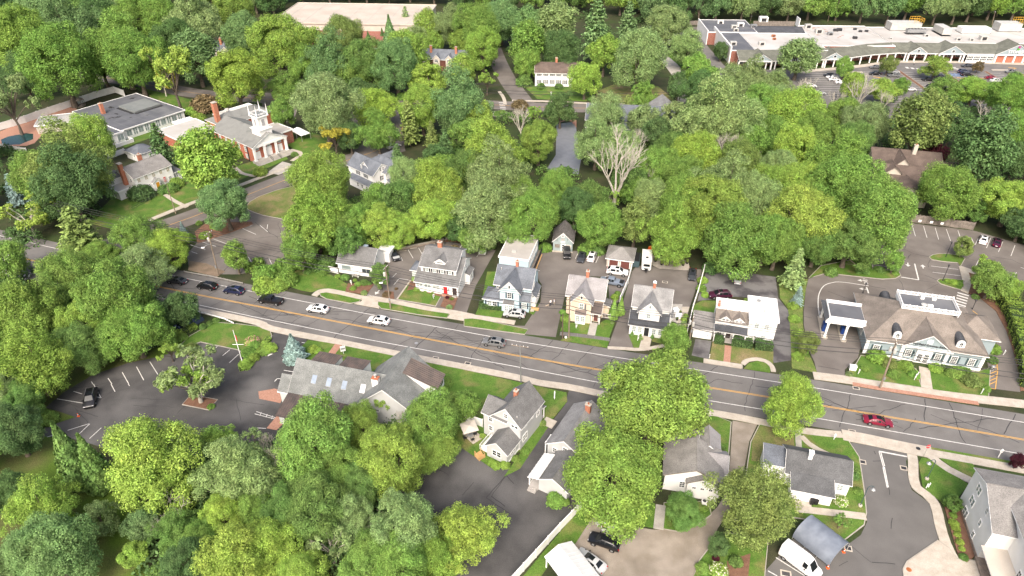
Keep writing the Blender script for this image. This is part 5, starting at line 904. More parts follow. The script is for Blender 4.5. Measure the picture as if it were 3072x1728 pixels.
for i in range(6): a0,a1 = i * math.pi / 3,(i + 1) * math.pi / 3; b.quad((2 * math.cos(a0),2 * math.sin(a0),2.4),(2 * math.cos(a1),2 * math.sin(a1),2.4),(0,0,3.6))
b.build('roof','wood_weathered',gz); [MB().tube((1.8 * math.cos(i * math.pi / 3),1.8 * math.sin(i * math.pi / 3),0),(1.8 * math.cos(i * math.pi / 3),1.8 * math.sin(i * math.pi / 3),2.4),.08).build('post','wood_weathered',gz) for i in range(6)]; MB().lathe((0,0,0),[(1.9,0),(1.9,.2)],6).build('floor','wood_weathered',gz)
# ---- 22 white colonial, yellow door
e = house('house',(-105.01,173.44),55,'white colonial house with bright yellow door and brown roof')
gable(e,.1,11.4,.15,9.0,5.6,7.7,'x','white_siding','shingle_taupe',oh=.3); chimney(e,6.0,5.6,7.3,9.3,1.0,.9); MB().box(-.9,.05,4.0,5.2,0,9.0).build('chimney','brick_chimney',e); MB().box(-1.0,.15,3.9,5.3,9.0,9.2).build('chimney_cap','concrete',e)
for x in (1.3,3.5,5.7,7.9,10.1): win(e,'F',x,4.6,.85,1.2,.15,2,4,'blind_tan')
for x in (1.3,3.5,10.1): win(e,'F',x,1.7,.85,1.4,.15,3,4)
door(e,'F',5.75,1.0,2.2,-.55,'door_yellow',.25); gable(e,4.7,6.8,-.55,.2,2.9,3.6,'y','white_siding','shingle_lightgrey',oh=.35); MB().box(6.55,6.75,-.75,-.62,1.6,1.9).build('letterbox','metal_dark',e); MB().quad((8.0,-.1,1.4),(8.7,-.1,1.4),(8.7,-.1,2.9),(8.0,-.1,2.9)).build('flag','flag_red',e); [MB().quad((8.0,-.11,1.5 + i * .3),(8.7,-.11,1.5 + i * .3),(8.7,-.11,1.62 + i * .3),(8.0,-.11,1.62 + i * .3)).build('flag_stripe','white_trim',e) for i in range(4)]
walls(e,11.4,14.0,.8,5.0,0,2.8,'white_siding'); hip(e,11.4,14.0,.8,5.0,2.85,3.7,'shingle_grey',1.4)
for x in (11.95,12.7,13.45): win(e,'F',x,1.7,.5,1.3,.8,2,4)
walls(e,-4.2,.1,2.0,6.8,0,2.6,'white_siding'); flatroof(e,-4.2,.05,2.0,6.8,2.6,'roof_white_dirty',.25); win(e,'F',-1.2,1.4,1.8,1.4,2.0,3,1); walls(e,-2.4,0.1,6.9,10.5,0,4.5,'white_siding'); shed(e,-2.4,0.1,6.8,10.6,4.6,5.4,'shingle_grey',.2); win(e,'L',8.6,3.3,.8,1.1,-2.4); win(e,'L',2.0,4.4,.7,1.1,.1); vent(e,6.0,2.6,6.8); vent(e,7.2,2.4,6.7)
gg = house('garage',(-120.91,200.26),-33.6,'white garage with dark hipped roof behind the colonial','garage'); walls(gg,0.1,6.6,0.1,6,0,2.6,'white_siding'); hip(gg,.1,6.6,.1,6.0,2.6,4.3,'shingle_bluegrey',3.2)
for x in (1.2,2.2,3.2,4.6): win(gg,'F',x,1.8,.7,.6,.1,2,2)
# ---- 24 white victorian beside the church street
e = house('house',(-45.22,178.94),48,'tall white victorian house with dark grey cross gable roof')
gable(e,2.0,9.0,-6.5,5.0,5.4,7.9,'y','white_siding','shingle_bluegrey',oh=.4,ym=5.2); gable(e,3.2,13.6,-4.2,1.2,5.4,7.7,'x','white_siding','shingle_bluegrey',oh=.4); gable(e,5.5,13,-7.8,-1.0,5.3,7.7,'y','white_siding','shingle_bluegrey',oh=.4,ym=9.0)
for x in (4.7,5.7): win(e,'F',x,6.2,.55,.9,-6.5,2,2)
win(e,'F',5.2,3.6,.8,1.3,-6.5,2,2,shut='shutter_black'); win(e,'F',5.2,1.3,.8,1.3,-6.5,2,2,shut='shutter_black'); win(e,'F',8.6,6.3,.45,.8,-7.8); win(e,'F',9.4,6.3,.45,.8,-7.8); win(e,'F',8.0,3.6,.7,1.2,-7.8)
win(e,'L',-3.0,4.2,.8,1.3,2.0,shut='shutter_black'); win(e,'L',.5,4.2,.8,1.3,2.0,shut='shutter_black'); win(e,'L',-1.5,6.6,.5,.8,2.0)
walls(e,.4,2.0,-6.0,3.0,0,2.4,'white_siding'); shed(e,.3,2.0,-6.2,3.2,2.5,3.2,'shingle_bluegrey',.2,axis='x'); shed(e,5.6,10.5,-9.4,-7.8,2.6,3.3,'shingle_bluegrey',.2)
for x in (5.7,8,10.4): post(e,x,-9.3,2.6)
for y in (-5,-3,-1): win(e,'L',y,1.4,.7,1.1,.4)
# ---- 25 warehouse, 26 far school, 27 shuttered colonial
e = house('warehouse',(-113.88,352.47),-4,'huge flat tan roofed warehouse above the trees','warehouse')
walls(e,1,73,-16,25,0,8.6,'stucco'); flatroof(e,1,73,-16,25,8.6,'roof_tan',.4,'stucco',.3); walls(e,18,66,-28,-16.2,0,3.6,'brick_dark'); MB().quad((17.5,-28.4,3.6),(66.5,-28.4,3.6),(66.5,-16.2,5.6),(17.5,-16.2,5.6)).build('lower_roof','brick_dark',e); walls(e,66,76,-24,-16.2,0,7.0,'stucco'); flatroof(e,66,76,-24,-16.2,7,'roof_tan',.2,'stucco')
for i in range(7): MB().box(6 + i * 10,6.2 + i * 10,-15.5,24.5,8.73,8.76).build('roof_seam','roof_pale',e)
e = house('school',(-199.87,384.96),0,'low brick school block with white flat roof in the far woods','school')
walls(e,-26,2,-18,0,0,5.4,'brick_dark'); flatroof(e,-26,2,-18,0,5.4,'roof_white',.3); walls(e,-24,-10,-16,-8,5.5,6.6,'metal_grey'); flatroof(e,-24,-10,-16,-8,6.6,'roof_greypad',.2)
for i in range(8): win(e,'R',-16 + i * 2,2.6,1.2,2.6,2,1,2,'glass_pale'); MB().box(2,2.2,-17 + i * 2,-16.6 + i * 2,0,5).build('pier','white_trim',e)
e = house('house',(9.14,270.27),-4,'white two storey colonial with black shutters and dark gambrel roof')
roofslab(e,[[(-.3,-.4,5.4),(19,-.4,5.4),(19,2.2,7.4),(-.3,2.2,7.4)],[(-.3,2.2,7.4),(19,2.2,7.4),(19,5,8.2),(-.3,5,8.2)],[(-.3,5,8.2),(19,5,8.2),(19,10.3,5.4),(-.3,10.3,5.4)]],'shingle_darkbrown'); walls(e,0,18.6,0,9.8,0,5.4,'white_siding'); MB().quad((0,0,5.4),(0,2.2,7.2),(0,5,8),(0,9.8,5.4)).build('gable_wall','white_siding',e)
for x in (1.6,4.2,6.8,9.4,11.8,14.2,16.6): win(e,'F',x,4.5,.9,.8,0,2,2,shut='shutter_black'); win(e,'F',x,1.8,.9,1.5,0,3,4,shut='shutter_black')
chimney(e,8.2,5,7.8,9.8,.9,.8); MB().box(8.15,8.35,-.12,-.02,0,5.4).build('downpipe','metal_light',e)
# ---- 28 townhouses
def town(x,y,n,ang,lab):
    e = house('townhouse_row',(x,y),ang,lab,'townhouse'); L = n * 5.4; walls(e,0,L,0,9,0,5.2,'brick_dark'); gable(e,0,L,0,9,5.2,7.9,'x','brick_dark','shingle_bluegrey',oh=.4)
    for i in range(n):
        cx = i * 5.4 + 2.7; gable(e,cx - 1.4,cx + 1.4,-.6,4.3,5.6,7.0,'y','stucco','shingle_bluegrey',oh=.25,z0=0); win(e,'F',cx,4.6,1.4,1.1,-.6,3,2); win(e,'F',cx,1.8,1.4,1.3,-.6,3,2)
        if i % 2 == 0: chimney(e,cx + 2.4,3.0,6.4,9.6,.9,.9)
for a in ((-88.4,294,6,-6,'brick townhouse row with dark roofs behind the pale round tree'),(-39.5,291,4,-10,'brick townhouse row with twin chimneys among the trees'),(-132,303,3,-8,'brick townhouses with two tall chimneys beside the blue green tree')): town(*a)
# ---- 31 grey green building, 32 brown roofed house, hidden house
e = house('house',(25.67,230.46),-8,'long grey green building with slate roof and gable dormers behind the pond')
gable(e,.5,29.5,-11.5,1.5,5.6,8.4,'x','teal_siding','shingle_bluegrey',oh=.4,ym=-4); gable(e,22.0,29.9,-4,8,5.6,8.6,'y','teal_siding','shingle_lightgrey',oh=.4)
for x in (20.5,24.0): gable(e,x - 1.1,x + 1.1,-10.8,-6.5,6.3,7.3,'y','white_siding','shingle_bluegrey',oh=.25,z0=5.4); win(e,'F',x,6.0,.8,.8,-10.8)
MB().box(.3,29.8,-11.56,-11.5,2.7,2.95).build('trim_band','white_trim',e)
for x in (17.5,20,22.5,25,27.5): win(e,'F',x,4.2,.9,1.3,-11.5); win(e,'F',x,1.5,.9,1.3,-11.5)
e = house('house',(106.55,190.86),-14,'large house with many brown shingled gables among the trees')
gable(e,0,18.6,-11,7,4.2,8.0,'x','stucco','shingle_darkbrown',ym=-1,trim='shingle_brown'); gable(e,-.5,11,-14,-5.6,3.9,6.7,'x','stucco','shingle_darkbrown',trim='shingle_brown'); gable(e,18,26,-10,3,3.9,6.2,'x','stucco','shingle_darkbrown',trim='shingle_brown'); gable(e,5.5,9.5,-8.5,-1,6.2,8.3,'y','stucco','shingle_darkbrown',z0=4,trim='shingle_brown'); gable(e,2.5,6.5,-12.5,-7,5.6,7.2,'y','stucco','shingle_darkbrown',z0=3,trim='shingle_brown'); gable(e,3,12,-22,-14,3.4,5.6,'y','stucco','shingle_darkbrown',trim='shingle_brown'); chimney(e,11.2,-2.2,7,10.2,1.0,.9,'stucco'); vent(e,7.2,-5.5,7.8)
win(e,'F',6,1.8,1.2,1.4,-22); win(e,'F',9,1.8,1.2,1.4,-22)
e = house('house',(66,335),-5,'pale house half hidden by tall pines near the plaza'); gable(e,0,12,0,8,5.5,8.0,'y','white_siding','shingle_grey'); walls(e,-.5,12.5,-2.5,0,0,2.6,'white_siding'); shed(e,-.5,12.5,-2.6,0,2.7,3.4,'shingle_grey'); [win(e,'F',x,4.2,.9,1.3,0) for x in (2,6,10)]
# ---- 29 shopping plaza
e = empty('shopping_plaza',(195.98,304.15,0),R(-2),'long shopping plaza with white flat roof and olive arcade','shopping plaza')
for (x0,x1,y0,y1) in ((-91,-59.9,-6,22.0),(-59.8,-28,2,37),(-27.9,65,8,35)): walls(e,x0,x1,y0,y1,0,5.5,'brick_dark'); flatroof(e,x0,x1,y0,y1,5.5,'roof_white_dirty',.1)
walls(e,-101,-91.1,-7,22.5,0,5.5,'brick_dark'); flatroof(e,-101,-91.1,-7,22.5,5.5,'roof_membrane',.1); walls(e,-105,-82.6,23,46.5,0,5.6,'brick_dark'); flatroof(e,-105,-82.6,23,46.5,5.6,'roof_membrane',.1); gable(e,-82.4,-60,22.2,38,5.0,6.6,'x','brick_dark','shingle_black',oh=.2)
for q in ((-101.6,-101.1,-7,28,0,7.2),(-105.4,-105.05,23,46.5,0,6.4),(-60.2,-59.9,34,39,5.5,9.5)): MB().box(*q).build('parapet_wall','white_siding',e)
AR = [(-99.5,-12.5),(-80,-11.5),(-62,-9.0),(-50,-5.5),(-40,-1.0),(-28,2.2),(-11,2.0),(18,1.4),(66,0.2)]
for (a,b),(c,d) in zip(AR[:-1],AR[1:]):
    roofslab(e,[[(a,b - 3.2,3.7),(c,d - 3.2,3.7),(c,d + 4.2,6.2),(a,b + 4.2,6.2)]],'shingle_olive',.14,'white_trim','arcade_roof')
    n = max(2,int((c - a) / 3.6)); MB().quad((a,b - 2.9,3.1),(c,d - 2.9,3.1),(c,d - 2.9,3.7),(a,b - 2.9,3.7)).build('fascia_beam','white_trim',e); MB().quad((a,b + 2.0,0),(c,d + 2.0,0),(c,d + 2.0,4.6),(a,b + 2.0,4.6)).build('shopfront_wall','brick_dark',e)
    for i in range(n):
        f = (i + .0) / n; x,y = a + (c - a) * f,b + (d - b) * f
        if not 12 < x < 45: MB().box(x - .22,x + .22,y - 3.1,y - 2.66,0,3.2).build('column','white_trim',e)
        f = (i + .5) / n; x,y = a + (c - a) * f,b + (d - b) * f; o = win(e,'F',x,1.8,2.4,1.8,y + 1.9,3,2); o.rotation_euler.z = math.atan2(d - b,c - a)
for x,w_,h_ in ((-90,4.5,2.6),(-76,4.5,2.6),(-58.5,4.5,2.6),(-19,4.0,2.6),(-4.3,5.6,3.2),(22.2,8.2,4.2)):
    for (a,b),(c,d) in zip(AR[:-1],AR[1:]):
        if a <= x <= c: y = b + (d - b) * (x - a) / (c - a)
    gable(e,x - w_,x + w_,y - 3.6,y + 5.5,3.75,3.75 + h_,'y','bank_siding','shingle_olive',oh=.35,z0=3.2); MB().quad((x - w_ - .1,y - 3.7,3.2),(x + w_ + .1,y - 3.7,3.2),(x + w_ + .1,y - 3.7,3.8),(x - w_ - .1,y - 3.7,3.8)).build('pediment_beam','white_trim',e)
    if w_ < 7: win(e,'F',x,4.5,1.2,.25,y - 3.62,1,1,arch=True)
    for s in (-1,1): MB().box(x + s * (w_ - .3) - .3,x + s * (w_ - .3) + .3,y - 3.6,y - 3.0,0,3.3).build('column','white_trim',e)
for i in range(4):
    x = 3.6 + i * 2.9; MB().box(x - 1.4,x + 1.4,-1.9,-1.7,0,3.2).build('glazed_bay','white_trim',e)
    for j in range(4):
        for k in range(2): MB().box(x - 1.25 + j * .65,x - .75 + j * .65,-1.94,-1.88,.9 + k * 1.0,1.7 + k * 1.0).build('pane','glass_dark',e)
MB().quad((14,-1.6,0),(31,-1.9,0),(31,-1.9,3.2),(14,-1.6,3.2)).build('brick_panel','brick_red',e)
for i in range(5): x = 14.4 + i * 4.0; MB().box(x - .3,x + .3,-2.3,-1.7,0,3.3).build('pilaster','white_trim',e)
text3d('STOP&SHOP',1.75,'white_trim',e,(23.3,-2.65,4.3),(R(90),0,0),.08); lg = MB().lathe((0,0,0),[(.5,0),(.5,.15)],10).build('logo_mark','purple_logo',e); lg.location = (22.3,-2.7,6.9); lg.rotation_euler = (R(90),0,0)
l2 = MB().box(-.45,.05,-.45,.45,0,.15).box(.05,.45,-.1,.45,0,.15).build('logo_mark','green_logo',e); l2.location = (22.2,-2.7,6.0); l2.rotation_euler = (R(90),R(20),0)
for a in ((-19,-5,29,35,5.6,9.0,'metal_light'),(31,41,29,35,5.6,9.2,'metal_light'),(12,25,25,30,5.6,8.0,'white_vinyl'),(0.5,4.5,20,29,6.2,9.0,'metal_light'),(-14,-5,22.5,25,6.4,7.8,'metal_grey')): r = MB().box(*a[:6]).build('roof_plant',a[6],e); MB().box(a[0] - .3,a[1] + .3,a[2] - .3,a[3] + .3,5.62,5.75).build('plinth','metal_dark',r)
for k in range(6): MB().lathe((-13.2 + k * 1.45,23.7,7.8),[(.55,0),(.55,.2),(.2,.25)],10).build('fan','metal_dark',e)
for x0 in (-9,39):
    b = MB()
    for i in range(5): x = x0 + i * 1.1; b.tube((x,29,9),(x,29,11),.07,None,4).tube((x,34,9),(x,34,11),.07,None,4)
    for z in (10,11): b.tube((x0,29,z),(x0 + 4.4,29,z),.07,None,4).tube((x0 + 4.4,29,z),(x0 + 4.4,34,z),.07,None,4).tube((x0,34,z),(x0 + 4.4,34,z),.07,None,4)
    b.build('safety_rail','yellow_paint_metal',e)
rr = random.Random(5)
for x,y,s,m_ in ((-96,40,1.4,'white_vinyl'),(-91.5,31,1.3,'metal_light'),(-91.8,26,1.1,'metal_light'),(-98.5,2,1.3,'metal_light'),(-86,2,1.3,'metal_light'),(-87.5,35,1.5,'white_vinyl'),(-82,32,1.4,'metal_grey'),(-56,33,1.5,'metal_light'),(-54,24,1.6,'metal_light'),(-50,20,1.2,'metal_grey'),(-45,27,1.0,'metal_dark'),(-43,28,1.0,'metal_dark'),(-41,14,.9,'metal_dark'),(-35,30,.7,'metal_dark'),(-34,26,.7,'metal_dark'),(-31,26.5,.7,'metal_dark'),(-7,19,1.0,'metal_light'),(4.5,13,1.0,'metal_light'),(10,12.5,.9,'metal_light'),(16,14,1.6,'metal_light'),(-77,16,.8,'rust'),(-78,11,.7,'rust'),(-74,45,2.0,'white_vinyl'),(-25,14,.6,'metal_light')):
    o = MB().box(x - s,x + s,y - s * .7,y + s * .7,5.62,5.62 + s * 1.1).build('roof_unit',m_,e); MB().box(x - s * .6,x + s * .6,y - s * .7 - .03,y - s * .65,5.75,5.62 + s * .9).build('grille','metal_dark',o)
for i in range(60):
    x,y = rr.uniform(-58,-33),rr.uniform(12,35); a,b = rr.uniform(.3,1.1),rr.uniform(.15,.4); MB().prism([(x - a,y - b),(x + a * .7,y - b * .8),(x + a,y + b * .4),(x - a * .4,y + b)],5.63,5.645).build('roof_patch','metal_grey' if i % 3 else 'rust',e)
for x in (-52,-27,-10,6,22,40): MB().quad((x,8.5 if x > -28 else 4,5.632),(x + .5,8.5 if x > -28 else 4,5.632),(x - 6,34.5,5.632),(x - 6.6,34.5,5.632)).build('roof_seam','roof_pale',e)
# ================================================================== VEHICLES
def car_template(kind):
    """a car centred on the origin, nose towards +x"""
    L,Wd,zb = {'suv': (4.7,1.88,.32),'sedan': (4.8,1.84,.26),'pickup': (5.6,1.98,.42),'jeep': (4.2,1.85,.42),'van': (5.9,2.05,.32)}[kind]
    # stations: x, belt z, top z, top half-width factor (roof), per kind; fractions of length from the nose
    S = {'suv': [(0,.62,.66,.8),(.05,.82,.86,.86),(.24,.98,1.02,.88),(.40,1.06,1.60,.70),(.55,1.08,1.68,.74),(.82,1.10,1.64,.74),(.955,1.10,1.18,.84),(1,.75,.80,.86)],
         'sedan': [(0,.55,.58,.8),(.06,.70,.74,.86),(.28,.86,.90,.88),(.44,.92,1.38,.68),(.56,.94,1.44,.70),(.72,.95,1.36,.68),(.86,.96,1.02,.86),(1,.72,.76,.84)],
         'pickup': [(0,.75,.80,.86),(.04,.98,1.02,.9),(.23,1.10,1.14,.9),(.35,1.16,1.78,.72),(.48,1.18,1.84,.74),(.60,1.18,1.80,.74),(.625,1.18,1.22,.92),(1,1.12,1.16,.92)],
         'jeep': [(0,.80,.84,.78),(.03,1.02,1.06,.80),(.30,1.12,1.16,.86),(.38,1.16,1.80,.80),(.50,1.18,1.86,.82),(.80,1.18,1.85,.82),(.96,1.18,1.80,.82),(1,.9,.95,.86)],
         'van': [(0,.75,.80,.8),(.05,1.05,1.10,.86),(.14,1.30,1.38,.86),(.27,1.45,2.45,.76),(.40,1.48,2.62,.82),(.75,1.48,2.62,.82),(.985,1.48,2.55,.82),(1,1.0,1.1,.9)]}[kind]
    root = empty('car' if kind != 'van' else 'van'); h = Wd / 2; b = MB(); secs = []
    for f,zbelt,zt,tw in S:
        x = L / 2 - f * L; w = h * (.90 if f in (0,1) else 1.0)
        half = [(w * .86,zb),(w * .98,zb + .18),(w,zb + .36 if f not in (0,1) else zb + .3),(w * .97,zbelt),(w * tw,zt - .05),(w * tw * .86,zt)]
        secs.append([(x,y,z) for y,z in half] + [(x,-y,z) for y,z in half[::-1]])
    n = 12
    for s in secs: b.v += s
    for i in range(len(secs) - 1):
        for j in range(n - 1): b.f.append((i * n + j,i * n + j + 1,(i + 1) * n + j + 1,(i + 1) * n + j))
        b.f.append((i * n + n - 1,i * n,(i + 1) * n,(i + 1) * n + n - 1))
    b.f.append(tuple(range(n))); b.f.append(tuple((len(secs) - 1) * n + n - 1 - i for i in range(n)))
    b.build('body','car_paint',root,smooth=38)
    def glass(name,quad,off=.012,s=.90):
        P = [Vector(p) for p in quad]; c = sum(P,Vector()) / 4; nn = (P[1] - P[0]).cross(P[2] - P[1]).normalized(); 
        if nn.dot(c - Vector((0,0,.8))) < 0: nn = -nn
        MB().quad(*[c + (p - c) * s + nn * off for p in P]).build(name,'car_glass',root)
    q = lambda i,j: secs[i][j]
    i0 = 2; glass('windscreen',(q(i0,5),q(i0,6),q(i0 + 1,6),q(i0 + 1,5)),s=.93)
    if kind in ('suv','sedan'): glass('rear_window',(q(5,5),q(5,6),q(6,6),q(6,5)),s=.88)
    elif kind == 'pickup': glass('rear_window',(q(5,5),q(5,6),q(6,6),q(6,5)),s=.8)
    elif kind == 'jeep': glass('rear_window',((-L / 2 - .0,.6,1.25),(-L / 2 - .0,-.6,1.25),(-L / 2 + .15,-.6,1.7),(-L / 2 + .15,.6,1.7)),s=.9)
    for sgn,(ja,jb) in ((1,(3,4)),(-1,(8,7))):
        prs = [(3,4),(4,5)] if kind != 'van' else [(3,4)]
        if kind == 'jeep': prs = [(3,4),(4,5),(5,6)]
        for a,c in prs: glass('side_window',(q(a,ja),q(c,ja),q(c,jb),q(a,jb)),s=.86)
        if kind in ('suv','sedan'):
            A,B_,C = (Vector(t) for t in (q(5,ja),q(6,ja),q(5,jb))); c = (A + B_ + C) / 3; MB().quad(*[c + (p - c) * .72 + Vector((0,sgn * .012,.004)) for p in (A,B_,C)]).build('quarter_window','car_glass',root)
            A,B_,C = (Vector(t) for t in (q(3,ja),q(2,ja),q(3,jb))); c = (A + B_ + C) / 3; MB().quad(*[c + (p - c) * .6 + Vector((0,sgn * .012,.004)) for p in (A,B_,C)]).build('quarter_window','car_glass',root)
        MB().box(L / 2 - .32 * L + 0,L / 2 - .32 * L + .12,min(sgn * h * .98,sgn * (h + .17)),max(sgn * h * .98,sgn * (h + .17)),S[2][1] + .02,S[2][1] + .17).build('wing_mirror','black_plastic',root)
        y0,y1 = sorted((sgn * h * .52,sgn * h * .82)); zf = S[1][1] - .16
        MB().box(L / 2 - .13 * 1,L / 2 - .02,y0,y1,zf - .1,zf + .06).build('headlight','light_lens',root); zr = S[-2][1] - .18
        MB().box(-L / 2 - .012,-L / 2 + .16,*sorted((sgn * h * .66,sgn * h * .87)),zr - .22 if kind in ('suv','jeep') else zr - .12,zr + .02).build('tail_light','tail_lens',root)
        if kind in ('suv',): MB().tube((L * .06,sgn * h * .66,S[4][2] + .03),(-L * .30,sgn * h * .66,S[4][2] + .0),.022,None,5).build('roof_rail','metal_grey',root)
    MB().box(L / 2 - .04,L / 2 + .012,-h * .45,h * .45,zb + .1,zb + .32).build('grille','black_plastic',root); MB().box(-L / 2 - .015,-L / 2 + .02,-.26,.26,zb + .22,zb + .36).build('number_plate','white_trim',root)
    if kind in ('suv','sedan'): MB().box(-L * .10,L * .07,-h * .42,h * .42,S[4][2] + .004,S[4][2] + .014).build('sunroof','car_glass',root)
    if kind == 'pickup': MB().box(-L / 2 + .08,-L * .13,-h * .78,h * .78,1.135,1.19).build('bed_cover','black_plastic',root)
    if kind == 'jeep': MB().tube((-L / 2 - .12,0,1.1),(-L / 2 + .02,0,1.1),.36,None,12).build('spare_wheel','rubber',root)
    r = .36 if kind not in ('pickup','jeep') else .41; xf,xr = L / 2 - .92 * (1 if kind != 'van' else 1.05),-L / 2 + .98
    for x in (xf,xr):
        for s in (1,-1):
            w = link('wheel',MB().tube((0,-.09,0),(0,.09,0),r * .62,r * .62,14).mesh('wheel','rubber'),root,(x,s * (h - .1),r)); MB().tube((0,-.11,0),(0,.11,0),r,r,18).build('tyre','rubber',w); MB().tube((0,s * .0,0),(0,s * .125,0),r * .64,r * .60,10).build('rim','rim',w)
            MB().tube((x,s * (h - .16),r + .02),(x,s * (h - .005),r + .02),r + .07,r + .07,16).build('wheel_arch','black_plastic',root)
    return root
TPL = {k: car_template(k) for k in ('suv','sedan','pickup','jeep','van')}
PAINT = {'black': (.008,.008,.01),'navy': (.012,.017,.05),'white': (.62,.62,.62),'grey': (.13,.135,.14),'silver': (.38,.39,.40),'red': (.17,.008,.026),'maroon': (.045,.008,.025),'bluegrey': (.16,.19,.24),'darkgrey': (.035,.038,.045)}
_used = set()
def car(kind,colr,label,view,rear=None,front=None,at=None,ang=None,group=None,s=1.0,z=.7,zg=0.0):
    if at is not None: p = W(view,*at,z); a = R(ang)
    else: A,B = W(view,*rear,z),W(view,*front,z); p = (A + B) / 2; a = math.atan2(B.y - A.y,B.x - A.x)
    t = TPL[kind]
    if kind not in _used: o = t; _used.add(kind)
    else: o = copy_tree(t)
    for ch in o.children:
        if ch.name.startswith('body'): ch.color = rgb(PAINT[colr])
    o.location = (p.x,p.y,zg); o.rotation_euler = (0,0,a); o.scale = (s,s,s); o.name = {'suv': 'sport_utility_car','sedan': 'sedan_car','pickup': 'pickup_truck','jeep': 'off_road_car','van': 'delivery_van'}[kind]
    tag(o,label,{'pickup': 'pickup','van': 'van'}.get(kind,'car'),group); return o
car('suv','black','black car driving ahead of the navy one on the main road',5,at=(1562,706),ang=166); car('suv','navy','navy car driving behind the black one on the main road',5,at=(1764,740),ang=166); car('sedan','darkgrey','dark car half hidden by the trees at the bridge',5,at=(1335,664),ang=166)
car('pickup','black','black pickup truck driving on the main road',6,at=(110,815),ang=166); car('suv','white','white car driving right behind the black pickup',6,at=(465,880),ang=166); car('suv','white','white car with sunroof driving past the red door house',6,at=(925,968),ang=166)
car('suv','grey','grey car driving past the pale blue house',6,at=(1795,1132),ang=166); car('sedan','red','dark red sedan driving on the main road past the bank',12,at=(832,275),ang=-14)
car('suv','black','dark car with silver bonnet parked behind the small cottage','A',(1030,330),(1140,480)); o = MB().box(.85,2.1,-.80,.80,.93,1.035).build('bonnet','car_paint',None,color=PAINT['silver']); o.parent = [x for x in bpy.data.objects if x.get('label','').startswith('dark car with silver bonnet')][0]
car('suv','white','white car parked in the lot behind the red door house','A',(2545,225),(2505,365)); car('suv','silver','silver car parked in front of the pale blue house','M',(705,1090),(480,1065))
car('jeep','black','black off road car parked beside the barn','M',(1243,310),(1246,362)); car('sedan','darkgrey','dark sedan parked next to the white car near the barn','M',(1445,325),(1415,410)); car('suv','white','white car parked tail out near the barn','M',(1540,405),(1578,315))
car('suv','white','long white car parked in front of the garage',7,(722,590),(868,610),s=1.08); car('pickup','bluegrey','blue grey pickup parked behind the cream house',7,(822,688),(688,664)); car('sedan','darkgrey','dark car parked nose out by the white fence',7,(1366,572),(1358,662)); car('suv','maroon','dark maroon car parked behind the flat roofed white house',7,(1643,772),(1497,775),s=1.05); car('sedan','silver','small silver car in the stained yard',7,(1703,682),(1704,612),s=.9)
car('sedan','white','white sedan parked in the bank car park','N',(1955,440),(1990,330)); car('sedan','maroon','dark sedan parked beside the white one at the bank','N',(2165,475),(2185,380)); car('suv','black','black car parked alone in the dark office car park',9,(700,35),(665,175),s=1.05)
car('suv','black','black car parked on the gravel yard',11,(805,1225),(592,1150)); car('sedan','silver','silver car parked half under the white carport',11,(658,1375),(535,1285)); car('van','white','tall white delivery van beside the tarpaulin shelter',12,(128,1240),(376,1428),z=1.2)
GP = 'cars in the supermarket car park'
for k_,c_,v_,x_,y_,a_,l_ in (('sedan','grey','H',190,512,178,'grey sedan driving past the plaza arcade'),('sedan','black','H',188,567,178,'black sedan in front of the small lot trees'),('sedan','silver','H',345,553,178,'silver sedan behind the grey one in the supermarket lot'),('suv','grey','H',345,583,178,'grey car beside the silver sedan in the supermarket lot'),('sedan','black','H',640,616,178,'black sedan near the blue hatched bay'),('suv','black','H',682,672,178,'black car alone in the front supermarket row'),('sedan','darkgrey','H',750,593,-2,'dark sedan under the round lot tree'),('sedan','silver','H',685,552,-2,'silver car behind the round lot tree'),('sedan','darkgrey','H',975,500,178,'dark sedan at the plaza entrance'),('suv','navy','H',945,552,-2,'navy car beside the black one near the entrance'),('suv','black','H',970,577,-2,'black car beside the navy one near the entrance'),('sedan','red','H',1180,602,-2,'red car in the supermarket lot'),('suv','white','H',1222,631,-2,'white car beside the red one'),('sedan','grey','H',1352,551,178,'grey sedan under the supermarket sign'),('sedan','darkgrey','H',1390,572,178,'dark sedan beside the grey one under the sign'),('suv','navy','H',1440,625,178,'navy car at the end of the supermarket lot'),('sedan','white','H',345,708,-2,'white sedan half hidden behind the lot tree'),('suv','white','H',485,702,-2,'white car beside the small lot tree'),('sedan','darkgrey','H',410,634,178,'dark sedan between two lot trees'),('sedan','black','H',806,640,178,'black sedan near the paved strip'),('sedan','black','E',2060,925,178,'black sedan next to two white cars'),('sedan','white','E',2098,955,178,'white sedan between the black and white cars'),('suv','white','E',2128,992,-2,'white car at the near end of the row of three'),('sedan','darkgrey','E',2342,945,-2,'dark sedan beside the leafy lot tree'),('sedan','white','E',2235,1036,-2,'white sedan behind the yellow green tree'),('suv','white','E',1770,1090,-2,'white car beside the bare dead tree'),('sedan','white','E',200,822,178,'white car on the drive left of the plaza'),('sedan','silver',4,390,700,-2,'silver car behind the bare trees')):
    car(k_,c_,l_,v_,at=(x_,y_),ang=a_,group=GP)
for k_,c_,v_,x_,y_,a_,l_ in (('sedan','black',3,295,448,178,'black car behind the white shuttered colonial'),('sedan','white',2,1450,315,100,'white car among the trees near the warehouse'),('suv','white',2,1040,1100,40,'white car under the trees beside the victorian'),('sedan','silver',2,640,835,-10,'silver car behind the round pale tree')): car(k_,c_,l_,v_,at=(x_,y_),ang=a_)
